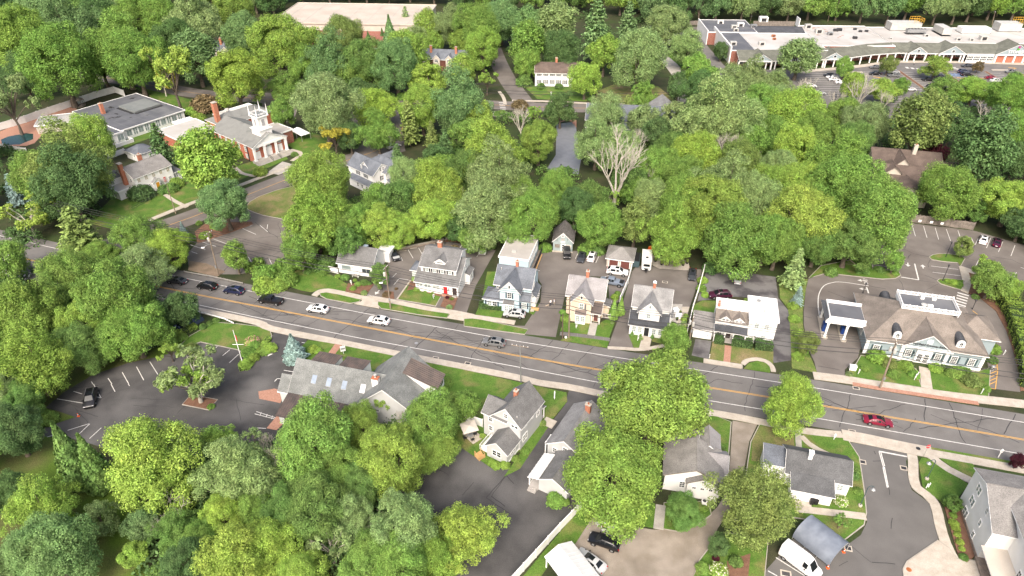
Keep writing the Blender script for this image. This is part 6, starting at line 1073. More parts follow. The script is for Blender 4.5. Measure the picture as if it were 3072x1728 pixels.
# caravan and small trailer
p = (W(7,1000,605) + W(7,1022,505)) / 2
rv = empty('caravan',(p.x,p.y,0),R(-100),'white travel trailer parked on the driveway','caravan'); MB().prism([(-2.9,-1.15),(2.5,-1.15),(2.95,-.9),(2.95,.9),(2.5,1.15),(-2.9,1.15)],.55,2.75).build('body','white_vinyl',rv,smooth=30); MB().box(-2.3,-1.4,-.5,.5,2.75,3.0).build('air_unit','white_vinyl',rv); MB().box(.6,1.2,-.3,.3,2.75,2.85).build('hatch','metal_dark',rv)
MB().box(2.94,2.97,-.75,.75,1.5,2.2).build('front_window','car_glass',rv); MB().box(2.94,2.98,-.6,.6,.8,1.1).build('emblem_band','shutter_navy',rv); [MB().box(-1.6 + k * 1.7,-.7 + k * 1.7,s * 1.15 - .015,s * 1.15 + .015,1.5,2.1).build('window','car_glass',rv) for s in (-1,1) for k in (0,1)]; [MB().tube((-.3,s * 1.0,.36),(-.3,s * 1.2,.36),.36,None,14).build('wheel','rubber',rv) for s in (-1,1)]; MB().tube((2.9,.4,.5),(4.0,0,.5),.06).tube((2.9,-.4,.5),(4.0,0,.5),.06).build('tow_bar','metal_dark',rv); MB().box(3.0,3.4,-.35,.35,.55,1.0).build('gas_box','black_plastic',rv)
p = W(7,930,540); tr = empty('skip_container',(p.x,p.y,0),R(-103),'dark container standing left of the travel trailer','container'); MB().box(-2.0,2.0,-.95,.95,.25,1.9).build('box','shutter_teal',tr); [MB().box(-1.9 + i * .6,-1.8 + i * .6,s * .95 - .05,s * .95 + .05,.3,1.85).build('rib','shutter_teal',tr) for i in range(7) for s in (-1,1)]; MB().box(-2.0,2.0,-.9,.9,1.9,1.95).build('cover','black_plastic',tr)
p = W(7,1040,470); mc = empty('excavator',(p.x,p.y,0),R(-60),'small orange excavator under the trees','excavator'); MB().box(-.9,.5,-.6,.6,.5,1.1).build('body','orange_plastic',mc); MB().box(-.3,.5,-.5,.3,1.1,2.2).build('cab','orange_plastic',mc); [MB().box(-1.0,.9,s * .6 - .18,s * .6 + .18,0,.5).build('track','rubber',mc) for s in (-1,1)]; MB().tube((.5,0,.9),(1.6,0,2.2),.12).tube((1.6,0,2.2),(2.3,0,.9),.1).build('arm','orange_plastic',mc); MB().box(2.1,2.5,-.3,.3,.5,.95).build('bucket','metal_dark',mc)

# ================================================================== FENCES, WALLS, RAILS
def fence(view,P,h,label,m='white_vinyl',plen=2.4,name='fence',th=.07,posth=.12,boards=0,cat='fence',cap=True):
    Q = pts(view,*P); e = empty(name,(Q[0].x,Q[0].y,0),0,label,cat); O = Vector((Q[0].x,Q[0].y,0))
    for a,b in zip(Q[:-1],Q[1:]):
        d = b - a; n = max(1,round(d.length / plen)); L = d.length / n; ang = math.atan2(d.y,d.x); pm = MB().box(.07,L - .07,-th / 2,th / 2,.06,h).mesh('panel',m); cm = MB().box(.05,L - .05,-th * .9,th * .9,h,h + .06).mesh('rail',m); po = MB().box(-.075,.075,-.075,.075,0,h + posth).box(-.1,.1,-.1,.1,h + posth,h + posth + .05).mesh('post',m)
        bm = MB().box(0,L / max(boards,1) - .02,-th / 2,th / 2,.05,h).mesh('board',m) if boards else None
        for i in range(n):
            q = a.lerp(b,i / n) - O
            if boards:
                for k in range(boards): link('board',bm,e,(q.x + math.cos(ang) * (L * k / boards),q.y + math.sin(ang) * (L * k / boards),random.uniform(-.05,.03)),ang)
            else: link('panel',pm,e,(q.x,q.y,0),ang)
            if cap: link('rail',cm,e,(q.x,q.y,0),ang)
            link('post',po,e,(q.x,q.y,0),ang)
        link('post',po,e,tuple(b - O),ang)
    return e
fence('A',[(-270,590),(0,660),(185,705)],1.5,'white vinyl fence left of the small cottage'); fence(7,[(908,560),(875,690),(812,838)],1.7,'white fence between the garage lot and the dark driveway'); fence(7,[(1447,600),(1405,760),(1360,900),(1322,1060)],1.8,'white fence right of the white porch house'); fence(11,[(-10,1520),(180,1310),(360,1110),(535,925)],1.8,'long white fence between the dark yard and the grass strip')
fence('L',[(30,300),(80,310),(150,335)],1.8,'short white fence behind the patio of the grey house'); fence(1,[(-60,1010),(0,985),(200,925),(380,860),(560,800),(720,742),(870,700),(945,728)],2.4,'long tall white wall around the pool garden','white_vinyl',4.0); fence(1,[(-40,1105),(0,1112),(110,1135),(205,1150)],1.4,'low white fence in front of the pool'); fence('D',[(300,1010),(420,950),(640,870),(745,955)],1.6,'white fence around the colonial garage yard')
fence('N',[(810,125),(1120,165),(1440,205)],2.3,'weathered wooden fence along the bank car park','wood_weathered',2.4,boards=6,cap=False); fence('N',[(1450,210),(1640,228),(1800,255)],2.2,'darker wooden fence at the end of the bank car park','wood_weathered',2.4,boards=6,cap=False)
for i,(x,y) in enumerate(((995,105),(1170,125),(1330,142),(1700,140))): p = W('N',x,y,1.5); sg = MB().box(-.35,.35,-.03,.03,-.3,.3).build('notice_board','white_trim',None,(p.x,p.y - .35,1.5),R(-12)); tag(sg,'small white notice fixed to the weathered car park fence','sign','white notices on the wooden fence')
fence('E',[(-60,180),(110,178)],2.2,'grey wooden fence left of the plaza service road','wood_weathered',3,cap=False); fence('E',[(900,190),(1200,192),(1520,195)],2.4,'grey wooden fence behind the plaza','wood_weathered',3,cap=False)
def guard(view,P,label,m='galvanised',h=.7):
    Q = pts(view,*P); e = empty('guard_rail',(Q[0].x,Q[0].y,0),0,label,'guard rail'); O = Vector((Q[0].x,Q[0].y,0)); D = resample(Q,2.0)
    for q in D: MB().box(-.08,.08,-.08,.08,-.05,h).build('post','wood_weathered',e,tuple(q - O))
    for a,b in zip(Q[:-1],Q[1:]):
        d = (b - a); ang = math.atan2(d.y,d.x); MB().box(0,d.length,-.13,-.05,h - .33,h - .03).build('beam',m,e,tuple(a - O),ang); MB().box(0,d.length,-.17,-.12,h - .25,h - .11).build('beam',m,e,tuple(a - O),ang)
guard(5,[(1395,612),(1600,648),(1838,700)],'grey guard rail on the bridge below the brown car park'); guard(5,[(1430,898),(1560,930),(1700,968),(1770,1002)],'curved guard rail at the creek bridge near the lawn','white_trim')
w = empty('retaining_wall',(*W('A',1130,330).xy,0),0,'low stone retaining wall behind the red door car park','wall'); Q = pts('A',(1130,330),(1450,265),(1720,205),(2110,115)); O = Vector((Q[0].x,Q[0].y,0))
for q,q2 in zip(resample(Q,1.1)[:-1],resample(Q,1.1)[1:]):
    d = q2 - q; a = math.atan2(d.y,d.x); s = random.uniform(.9,1.1)
    MB().box(.02,1.06,-.25,.25,0,.42 * s).build('stone','stone_wall',w,tuple(q - O),a); MB().box(.02,1.06,-.28,.28,.42 * s,.42 * s + .14).build('coping_stone','stone_pale',w,tuple(q - O),a)
for x,y,dx in ((1230,337,1),(1400,295,1),(1690,232,1)): p = W('A',x,y); tag(MB().prism([(-.9,-.08),(.9,-.08),(.9,.08),(-.9,.08)],0,.13).build('wheel_stop','concrete',None,(p.x,p.y,0),R(12)),'concrete wheel stop in front of the stone retaining wall','wheel stop','wheel stops behind the red door house')

# ================================================================== POLES, WIRES, LAMPS, SIGNS
def top_over(view,base,top):
    b = W(view,*base) if len(base) == 2 else W(*base); best = None; v,t = (view,top) if len(top) == 2 else (top[0],top[1:])
    for i in range(20,200): z = i * .1; q = W(v,*t,z); d = (q.xy - b.xy).length; best = (d,q) if best is None or d < best[0] else best
    return b,best[1]
POLES = {}
def upole(key,view,base,top,label,arm=2.4,arms=1,trans=1,lamp=0,r=.17,aang=70,m='wood_pole'):
    b,t = top_over(view,base,top); e = empty('utility_pole',tuple(b),0,label,'utility pole'); T = t - b; POLES[key] = (t,aang)
    MB().tube((0,0,-.2),tuple(T),r,r * .65,9).build('pole',m,e,smooth=60); dx = Vector((math.cos(R(aang)),math.sin(R(aang)),0))
    for k in range(arms):
        c = T - Vector((0,0,.3 + k * 1.1)); MB().tube(c - dx * arm / 2,c + dx * arm / 2,.07,None,4).build('crossarm',m if m == 'wood_pole' else 'wood_pole',e)
        for s in (-.46,-.2,.2,.46): q = c + dx * arm * s; MB().lathe(tuple(q + Vector((0,0,.07))),[(.04,0),(.06,.1),(.03,.22)],6).build('insulator','white_trim',e)
    for k in range(trans):
        q = T - Vector((0,0,2.4)) + Vector((math.cos(R(aang + 90 + k * 120)),math.sin(R(aang + 90 + k * 120)),0)) * .45; MB().lathe(tuple(q),[(.26,0),(.28,.1),(.28,.85),(.2,.95)],12).build('transformer','metal_light',e)
    if lamp: q = T - Vector((0,0,3)); l = q - dx * lamp + Vector((0,0,.5)); MB().path([tuple(q),tuple(q - dx * lamp * .5 + Vector((0,0,.45))),tuple(l)],.05,5).build('lamp_arm','metal_light',e); MB().box(l.x - .35,l.x + .35,l.y - .15,l.y + .15,l.z - .08,l.z + .06).build('lamp_head','white_trim',e)
    MB().box(-.17,.17,-.25,-.15,2.2,2.9).build('junction_box','metal_grey',e) if trans else None
    return e
upole('P1',5,(1650,632),(1570,305),'tall wooden utility pole with street light above the guard rail',lamp=2.6,trans=1); upole('P2',6,(1016,880),(976,565),'utility pole with transformer and street light in the long grass island',lamp=2.4,trans=1,arm=1.8); upole('P5','B',(95,765),(106,320),'tall wooden pole with crossarm in front of the cream house',trans=0,arms=1,arm=3.4,aang=60); upole('P4','B',(28,775),(30,505),'short dark pole beside the tall one at the cream house',trans=0,arms=0,m='wood_dark',r=.14)
upole('P7','B',(1390,790),(1437,520),'utility pole with transformer between the white porch house and the low garage',trans=2,arm=1.2); upole('P6','K',(460,703),(577,375),'big wooden pole with three transformers in front of the bank',trans=3,arm=1.6,r=.2); upole('P3',7,(68,1435),(60,1155),'slim pole with wide crossarm on the pavement near the grey house',trans=0,arm=3.2,r=.12,aang=-14,m='metal_grey'); upole('P8',5,(1328,165),(1,1255,1385),'slender brown pole by the church street',trans=0,arms=0,r=.13)
upole('Q1',2,(712,716),(695,552),'utility pole with transformer in front of the dark trees on the back street',trans=1); upole('Q2',2,(250,780),(236,640),'pole with lamp behind the church',trans=1,lamp=2.5); upole('Q3',3,(640,735),(636,655),'utility pole with transformer on the back street',trans=1); upole('Q4',3,(1262,778),(1266,640),'plain wooden pole near the pale lane',trans=0,arms=0)
for i,(v,b,t,tr_) in enumerate(((3,(1800,160),(1820,40),2),(3,(1300,160),(1302,0),1),(4,(452,160),(466,90),0),(4,(958,140),(972,75),2),(4,(1690,190),(1716,85),0))): upole('R%d' % i,v,b,t,('utility pole with transformers behind the plaza','utility pole with transformer left of the plaza','plain utility pole behind the white plaza roof','utility pole with transformers behind the rooftop plant','utility pole at the far end of the plaza')[i],trans=tr_)
def wires(a,b,offs,sag,label,r=.05,drop=.1):
    (p,aa),(q,ab) = [(POLES[k] if isinstance(k,str) else k) for k in (a,b)]
    for i,(o,dz) in enumerate(offs):
        A = p + Vector((math.cos(R(aa)),math.sin(R(aa)),0)) * o - Vector((0,0,dz)); B = q + Vector((math.cos(R(ab)),math.sin(R(ab)),0)) * o - Vector((0,0,dz)); P = []
        for k in range(15): t = k / 14; c = A.lerp(B,t); c.z -= 4 * sag * t * (1 - t) * (1 + .15 * i); P.append(tuple(c))
        tag(MB().path(P,r * (1.6 if dz > 2 else 1),4).build('overhead_wire','wire'),label,'wire','overhead wires')
O4 = [(-.9,.15),(0,.15),(.9,.15),(0,2.2),(.1,3.2)]; d12 = POLES['P2'][0] - POLES['P1'][0]
wires((POLES['P1'][0] - d12 * 1.0,70),'P1',O4,.5,'wires over the main road left of the street light pole'); wires('P1','P2',O4,.6,'wires running from the guard rail pole to the red door house'); wires('P2','P5',O4,.9,'wires running from the red door house to the cream house'); wires('P5','P7',O4,.8,'wires in front of the white porch house'); wires('P7','P6',O4,.9,'wires running from the low garage to the bank'); wires('P6',(POLES['P6'][0] + (POLES['P6'][0] - POLES['P7'][0]) * .9,70),O4,.9,'wires running past the bank lawn')
wires('Q1','Q3',O4[:2] + O4[3:],1.0,'wires along the back street'); wires('Q2','Q1',O4[:2] + O4[3:],1.0,'wires between the church and the dark trees'); wires('Q3','Q4',O4[3:],.8,'wires between the shuttered colonial and the lane'); wires('R1','R0',O4[:2],.8,'wires left of the plaza roof',.04); wires('R0','R2',O4[:2],.8,'wires behind the plaza roof',.04); wires('R2','R3',O4[:2],.8,'wires behind the rooftop plant',.04); wires('R3','R4',O4[:2],.8,'wires behind the far plaza roof',.04); wires('P8',(W('F',330,520,8),0),[(0,.2),(.1,.6)],.4,'thin wires to the white colonial')
def lamp(view,base,top,label,m='metal_dark'):
    b,t = top_over(view,base,top); e = empty('street_lamp',tuple(b),0,label,'lamp'); h = t.z; MB().tube((0,0,0),(0,0,.3),.16,.12,8).tube((0,0,.3),(0,0,h - .5),.08,.05,8).build('post',m,e); MB().lathe((0,0,h - .5),[(.1,0),(.2,.38),(.26,.4),(.05,.62)],8).build('lantern',m,e); MB().lathe((0,0,h - .45),[(.11,0),(.19,.3)],8).build('lamp_glass','light_lens',e)
lamp('N',(1395,655),(1465,425),'black lantern post on the grass island of the bank car park'); lamp('N',(1345,1020),(1436,775),'black lantern post behind the bank by the planted island'); lamp('N',(145,1200),(190,1050),'black lantern post beside the drive through lanes'); lamp('K',(1098,155),(1122,88),'black lantern post right of the bank by the zebra crossing'); lamp(3,(366,1340),(366,1238),'black lamp post at the near end of the pond'); lamp('A',(1905,230),(1902,118),'lamp post on the bank behind the red door car park')
def gooseneck(view,base,top,dx,label):
    b,t = top_over(view,base,top); e = empty('street_lamp',tuple(b),0,label,'lamp'); h = t.z - .4; MB().lathe((0,0,0),[(.3,0),(.3,.35),(.2,.4)],12).build('base','concrete',e); P = [(0,0,.4),(0,0,h)] + [(dx * (.45 - .45 * math.cos(a)),0,h + .45 * math.sin(a)) for a in [math.pi * i / 8 for i in range(1,9)]]; MB().path(P,.06,6).build('post','shutter_teal',e); MB().lathe((dx * .9,0,h - .42),[(.38,0),(.34,.1),(.12,.3),(.05,.42)],14).build('lamp_shade','metal_grey',e)
gooseneck(12,(1196,720),(1250,565),-1.0,'curved gooseneck lamp on the corner lawn'); gooseneck(12,(693,922),(752,768),1.0,'curved gooseneck lamp beside the white clapboard cottage')
def sign(view,base,h,w,hh,label,m='white_trim',ang=-14,posts=1,name='sign',pm='white_trim',cat='sign'):
    p = W(view,*base); e = empty(name,(p.x,p.y,.05),R(ang),label,cat)
    for i in range(posts): x = 0 if posts == 1 else (-w / 2 + .05 + i * (w - .1)); MB().box(x - .05,x + .05,-.05,.05,0,h + .1).build('post',pm,e)
    MB().box(-w / 2,w / 2,-.09,-.05,h - hh,h).build('board',m,e); MB().box(-w / 2 + .08,w / 2 - .08,-.1,-.09,h - hh * .65,h - hh * .35).build('panel','metal_grey',e); return e
sign(6,(662,1222),2.0,1.0,1.3,'white hanging sign on the office lawn',ang=20); sign('K',(703,640),1.5,.9,1.0,'white sign board left of the bank path',posts=2,ang=40); sign('K',(308,605),1.1,.5,.7,'small white sign at the bank driveway',ang=40); sign('K',(1157,742),1.2,.6,.8,'small white sign on the right bank lawn',ang=40); sign('K',(1312,472),1.1,.5,.7,'small white sign by the bank exit lane',ang=60); sign('A',(400,885),1.2,.4,.6,'small sign in front of the small cottage'); sign('A',(1722,1110),1.2,.5,.7,'small white sign on the red door lawn',ang=50); sign(7,(484,1028),1.7,.4,1.3,'narrow white sign on the left cream house lawn',ang=30); sign('B',(833,795),2.0,.3,1.6,'narrow white sign on the lawn of the white porch house',ang=30); sign('B',(62,775),.6,.5,.4,'small pale sign on the verge by the two poles'); sign(12,(1200,785),1.0,.6,.5,'small white double post sign on the corner lawn',posts=2,ang=20); sign(12,(1735,555),1.9,.4,.6,'white road sign on the verge in front of the big white house'); sign(12,(495,420),1.3,.3,.7,'small white sign on the cottage lawn'); sign('B',(1600,985),.9,.08,.3,'short white marker post beside the mossy driveway'); sign(3,(295,722),1.5,.5,.5,'white post sign on the colonial lawn'); sign('L',(627,150),1.9,.22,1.6,'white bollard like sign post on the grey house lawn'); sign(3,(475,880),1.8,.3,.9,'white sign near the pond walk')
p = W(12,1172,548); e = empty('stop_sign',(p.x,p.y,.1),R(10),'red octagonal stop sign at the access road','stop sign'); MB().tube((0,0,0),(0,0,2.5),.04,None,6).build('post','galvanised',e); b = MB(); b.v = [(.42 * math.cos(R(22.5 + 45 * i)),-.05,2.4 + .42 * math.sin(R(22.5 + 45 * i))) for i in range(8)] + [(.42 * math.cos(R(22.5 + 45 * i)),-.03,2.4 + .42 * math.sin(R(22.5 + 45 * i))) for i in range(8)]; b.f = [tuple(range(8)),tuple(range(15,7,-1))] + [(i,(i + 1) % 8,8 + (i + 1) % 8,8 + i) for i in range(8)]; b.build('plate','red_sign',e); text3d('STOP',.3,'white_trim',e,(0,-.056,2.3),(R(90),0,0),.004)
text3d('ONLY',1.3,'paint_white',lotK,tuple(W('N',215,1030) + Vector((0,0,.009))),(0,0,R(75)),.001,name='lettering',sx=.7)
b,t = top_over(5,(1838,1315),(1760,1045)); e = empty('flag_pole',tuple(b),0,'white flag pole with yardarm on the entrance lawn','flag pole'); T = t - b; MB().tube((0,0,0),(0,0,T.z),.09,.05,8).build('pole','white_trim',e); MB().tube((-.9,0,T.z * .62),(1.2,0,T.z * .62),.05,None,6).build('yardarm','white_trim',e); MB().quad((.08,0,T.z * .72),(.22,.05,T.z * .70),(.26,.05,T.z * .86),(.08,0,T.z * .88)).build('flag','flag_red',e); MB().lathe((0,0,T.z),[(.03,0),(.09,.08),(.03,.17)],8).build('finial','metal_light',e)
# ================================================================== PEOPLE
def skin_mesh(V,E,rad,m,root=0,sub=1):
    me = bpy.data.meshes.new('sk'); me.from_pydata(V,E,[]); o = bpy.data.objects.new('sk',me); COL.objects.link(o); md = o.modifiers.new('s','SKIN')
    for i,r in enumerate(rad): me.skin_vertices[0].data[i].radius = (r,r) if not isinstance(r,tuple) else r; me.skin_vertices[0].data[i].use_root = i == root
    ms = o.modifiers.new('u','SUBSURF'); ms.levels = sub; ms.render_levels = sub
    dg = bpy.context.evaluated_depsgraph_get(); r = bpy.data.meshes.new_from_object(o.evaluated_get(dg)); bpy.data.objects.remove(o); r.materials.clear()
    for x in m: r.materials.append(M(x))
    return r
def person(view,at,face,label,shirt,trousers,step=.1):
    p = W(view,*at); e = empty('person',(p.x,p.y,0),R(face),label,'person')
    V = [(0,0,.95),(0,.0,1.2),(0,0,1.42),(0,0,1.52),(0,-.01,1.66),(-.18,0,1.40),(-.25,.02,1.13),(-.26,-.08,.90),(-.26,-.10,.82),(.18,0,1.40),(.25,.02,1.13),(.26,-.08,.90),(.26,-.10,.82),(-.1,0,.88),(-.11,-step,.5),(-.11,-step * .4,.08),(-.11,-.16 - step * .4,.04),(.1,0,.88),(.11,step,.5),(.11,step * .8,.08),(.11,step * .8 - .16,.04),(0,-.01,1.76)]
    E = [(0,1),(1,2),(2,3),(3,4),(2,5),(5,6),(6,7),(7,8),(2,9),(9,10),(10,11),(11,12),(0,13),(13,14),(14,15),(15,16),(0,17),(17,18),(18,19),(19,20),(4,21)]
    rad = [(.16,.11),(.15,.10),(.16,.10),.055,.1,.065,.05,.038,.04,.065,.05,.038,.04,.09,.065,.045,.04,.09,.065,.045,.04,.085]
    me = skin_mesh(V,E,rad,('skin',shirt,trousers,'hair_dark'))
    for f in me.polygons: z = f.center.z; f.material_index = 3 if z > 1.72 or (z > 1.6 and f.center.y > .03) else 0 if z > 1.48 or (abs(f.center.x) > .2 and z < 1.1) else 1 if z > .93 else 2; f.use_smooth = True
    link('body',me,e)
    for s in (-1,1):
        for k in range(4): MB().tube((s * .26 - .02 + k * .014,-.10 - k * .008,.80),(s * .26 - .02 + k * .014,-.13,.72 - (.01 if k in (1,2) else 0)),.009,.007,4).build('finger','skin',e)
        MB().tube((s * .24,-.12,.82),(s * .225,-.15,.76),.011,.008,4).build('thumb','skin',e)
    MB().tube((0,-.10,1.65),(0,-.125,1.635),.018,.01,5).build('nose','skin',e); [MB().tube((s * .095,0,1.64),(s * .105,.01,1.68),.015,.015,5).build('ear','skin',e) for s in (-1,1)]
    return e
person('M',(1040,985),200,'person in white shirt and dark trousers standing on the brown driveway','shirt_white','trousers_dark'); person('M',(1085,975),110,'person in pale clothes standing on the brown driveway','shirt_pale','trousers_tan'); person('H',(515,500),60,'person in white shirt walking in front of the plaza','shirt_white','trousers_dark',.16)
p = W('M',998,992); dg_ = empty('dog',(p.x,p.y,0),R(20),'small pale dog standing beside the two people','dog')
link('body',skin_mesh([(0,0,.34),(.16,0,.35),(.3,0,.36),(.4,0,.46),(.48,0,.52),(.6,0,.49),(-.16,0,.34),(-.28,0,.36),(-.4,0,.46),(.24,.07,.2),(.25,.07,.02),(.24,-.07,.2),(.25,-.07,.02),(-.2,.07,.24),(-.26,.07,.13),(-.22,.07,.02),(-.2,-.07,.24),(-.26,-.07,.13),(-.22,-.07,.02)],[(0,1),(1,2),(2,3),(3,4),(4,5),(0,6),(6,7),(7,8),(2,9),(9,10),(2,11),(11,12),(7,13),(13,14),(14,15),(7,16),(16,17),(17,18)],[.1,.11,.11,.07,.075,.035,.09,.09,.02,.045,.028,.045,.028,.05,.03,.026,.05,.03,.026],('fur_tan',)),dg_)
[MB().quad((.45,s * .05,.56),(.5,s * .06,.58),(.46,s * .09,.50)).build('ear','fur_tan',dg_) for s in (-1,1)]
# ================================================================== GARDEN AND YARD THINGS
def chair(e_loc,rz,label,m,group,arm=True):
    e = empty('chair',e_loc,rz,label,'chair',group); MB().box(-.24,.24,-.24,.24,.40,.45).build('seat',m,e); MB().quad((-.24,.22,.45),(.24,.22,.45),(.24,.32,.95),(-.24,.32,.95)).quad((-.24,.25,.45),(.24,.25,.45),(.24,.35,.95),(-.24,.35,.95)).build('backrest',m,e)
    for x in (-.22,.22):
        for y in (-.22,.22): MB().box(x - .025,x + .025,y - .025,y + .025,0,.4).build('leg',m,e)
    if arm: [MB().box(x - .03,x + .03,-.24,.26,.62,.66).build('armrest',m,e) for x in (-.27,.27)]
    return e
p = W(10,1612,400); um = empty('parasol',(p.x,p.y,.11),R(20),'square off white parasol over the patio table','parasol'); MB().tube((0,0,0),(0,0,2.6),.04).build('pole','metal_dark',um); b = MB(); c = (0,0,2.75)
for q,r_ in (((-1.35,-1.35),(1.35,-1.35)),((1.35,-1.35),(1.35,1.35)),((1.35,1.35),(-1.35,1.35)),((-1.35,1.35),(-1.35,-1.35))): b.quad((*q,2.35),(*r_,2.35),c)
b.build('canopy','canvas_beige',um); [MB().tube((0,0,2.68),(x,y,2.34),.015,None,4).build('rib','metal_dark',um) for x in (-1.33,1.33) for y in (-1.33,1.33)]
tb = empty('garden_table',(p.x + .1,p.y - .2,.11),0,'round dark table on the grey house patio','table'); MB().lathe((0,0,.68),[(.55,0),(.55,.04)],16).build('tabletop','metal_grey',tb); MB().tube((0,0,0),(0,0,.68),.05).build('leg','metal_dark',tb)
for i in range(4): a = i * math.pi / 2 + .5; chair((p.x + .1 + .95 * math.cos(a),p.y - .2 + .95 * math.sin(a),.11),a - math.pi / 2,'dark metal chair around the round patio table','metal_dark','chairs at the patio table')
p = W(11,720,1085); tb = empty('garden_table',(p.x,p.y,0),R(-20),'white garden table laden with clay pots','table'); MB().box(-.95,.95,-.45,.45,.70,.75).build('tabletop','white_trim',tb); [MB().box(x - .04,x + .04,y - .04,y + .04,0,.7).build('leg','white_trim',tb) for x in (-.85,.85) for y in (-.38,.38)]
rr = random.Random(2)
for i in range(7): q = p + Vector((rr.uniform(-.8,.8),rr.uniform(-.35,.35),.75)); tag(MB().lathe(tuple(q),[(.10,0),(.16,.26),(.18,.28),(.18,.33),(.14,.33)],10).build('clay_pot','terracotta'),'terracotta pot standing on the white garden table','pot','pots on the white table')
for x,y,a,l in ((645,1065,120,'white garden chair left of the pot table'),(690,1115,160,'white garden chair in front of the pot table'),(785,1100,-60,'white garden chair right of the pot table'),(722,1125,180,'white garden chair near the black car')): q = W(11,x,y); chair((q.x,q.y,0),R(a),l,'white_trim','white chairs around the pot table')
for i in range(2): p = W(12,325 + i * 32,905); e = empty('wheelie_bin',(p.x,p.y,.1),R(-15),'black wheelie bin against the white clapboard cottage','bin','bins by the cottage'); MB().prism([(-.26,-.32),(.26,-.32),(.29,.34),(-.29,.34)],.05,.98).build('body','black_plastic',e); MB().slab((-.3,-.36,1.02),(.3,-.36,1.02),(.31,.38,1.08),(-.31,.38,1.08),.06).build('lid','black_plastic',e); [MB().tube((x,.3,.1),(x + .05,.3,.1),.1,None,8).build('wheel','rubber',e) for x in (-.28,.23)]
for v,x,y,l in ((12,570,1268,'orange traffic cone at the far corner of the tarpaulin shelter'),(12,450,1388,'orange traffic cone beside the white van'),(9,593,243,'red traffic cone at the tip of the grass triangle')): p = W(v,x,y); e = empty('traffic_cone',(p.x,p.y,0),0,l,'cone'); MB().lathe((0,0,.03),[(.16,0),(.04,.68),(.02,.7)],10).build('cone','orange_plastic',e); MB().box(-.21,.21,-.21,.21,0,.04).build('base','orange_plastic',e); MB().lathe((0,0,.36),[(.105,0),(.08,.14)],10).build('band','white_trim',e)
for x,y,a,l in ((1240,488,20,'white covered armchair at the back of the grey patio'),(1268,545,-30,'white covered sofa at the front of the grey patio')): p = W('B',x,y); e = empty('covered_seat',(p.x,p.y,.05),R(a),l,'armchair'); MB().box(-.6,.6,-.4,.35,0,.5).build('seat','canvas_white',e,smooth=30); MB().box(-.6,.6,.2,.45,.5,.95).build('backrest','canvas_white',e); [MB().box(x - .12,x + .12,-.4,.3,.5,.7).build('armrest','canvas_white',e) for x in (-.55,.55)]
for x,y in ((1200,500),(1255,575),(1290,505)): p = W('B',x,y); e = empty('planter',(p.x,p.y,.05),0,'dark planter on the grey patio','planter','dark planters on the patio'); MB().lathe((0,0,0),[(.22,0),(.3,.5),(.27,.52)],10).build('tub','black_plastic',e); MB().lathe((0,0,.5),[(.26,0),(.2,.2),(.05,.35)],8).build('plant','weeds',e)
for x,y in ((1082,525),(1128,550),(1225,558),(1250,545),(1290,555),(1320,540)): p = W(7,x,y); e = empty('planter',(p.x,p.y,.03),0,'round planter with clipped plant on the pale terrace','planter','planters on the pale terrace'); MB().lathe((0,0,0),[(.25,0),(.34,.45),(.3,.46)],10).build('tub','black_plastic',e); MB().lathe((0,0,.45),[(.3,0),(.42,.35),(.3,.7),(.08,.9)],9).build('plant','weeds',e)
p = W('K',268,575); e = empty('mailbox',(p.x,p.y,.1),R(-14),'white utility box at the bank driveway','box'); MB().box(-.6,.6,-.35,.35,0,.9).build('case','white_vinyl',e); MB().box(-.65,.65,-.4,.4,.9,1.0).build('lid','white_vinyl',e)
p = W('K',1232,575); e = empty('utility_box',(p.x,p.y,0),R(-14),'grey bin beside the yellow hatching','bin'); MB().lathe((0,0,0),[(.32,0),(.36,.9),(.3,1.0),(.1,1.1)],12).build('body','metal_grey',e); MB().box(-.1,.1,-.38,-.3,.6,.8).build('flap','metal_dark',e)
# ================================================================== VEGETATION
import numpy as np
from mathutils.geometry import intersect_point_tri_2d
rng = np.random.default_rng(4)
def unit(n,zmin=-1.0):
    v = rng.normal(size=(n * 3,3)); v /= np.linalg.norm(v,axis=1)[:,None]; v = v[v[:,2] > zmin]; return v[:n]
def leaves_to_arrays(c,nrm,size,asp=1.5):
    """rhombic leaf faces at points c with normals nrm and sizes"""
    n = len(c); r = rng.normal(size=(n,3)); t = np.cross(nrm,r); t /= np.linalg.norm(t,axis=1)[:,None] + 1e-9; b = np.cross(nrm,t)
    s = size[:,None]; bend = nrm * s * .25
    V = np.stack([c + t * s * asp * .5 - bend,c + b * s * .42,c - t * s * asp * .5 - bend,c - b * s * .42],1).reshape(-1,3); return V
def mesh_from_leaves(name,V,m='leaf'):
    n = len(V) // 4; me = bpy.data.meshes.new(name); me.vertices.add(n * 4); me.vertices.foreach_set('co',V.astype(np.float32).ravel()); me.loops.add(n * 4); me.loops.foreach_set('vertex_index',np.arange(n * 4,dtype=np.int32)); me.polygons.add(n); me.polygons.foreach_set('loop_start',np.arange(0,n * 4,4,dtype=np.int32)); me.polygons.foreach_set('loop_total',np.full(n,4,dtype=np.int32)); me.materials.append(M(m)); me.update(calc_edges=True); me.validate(); return me
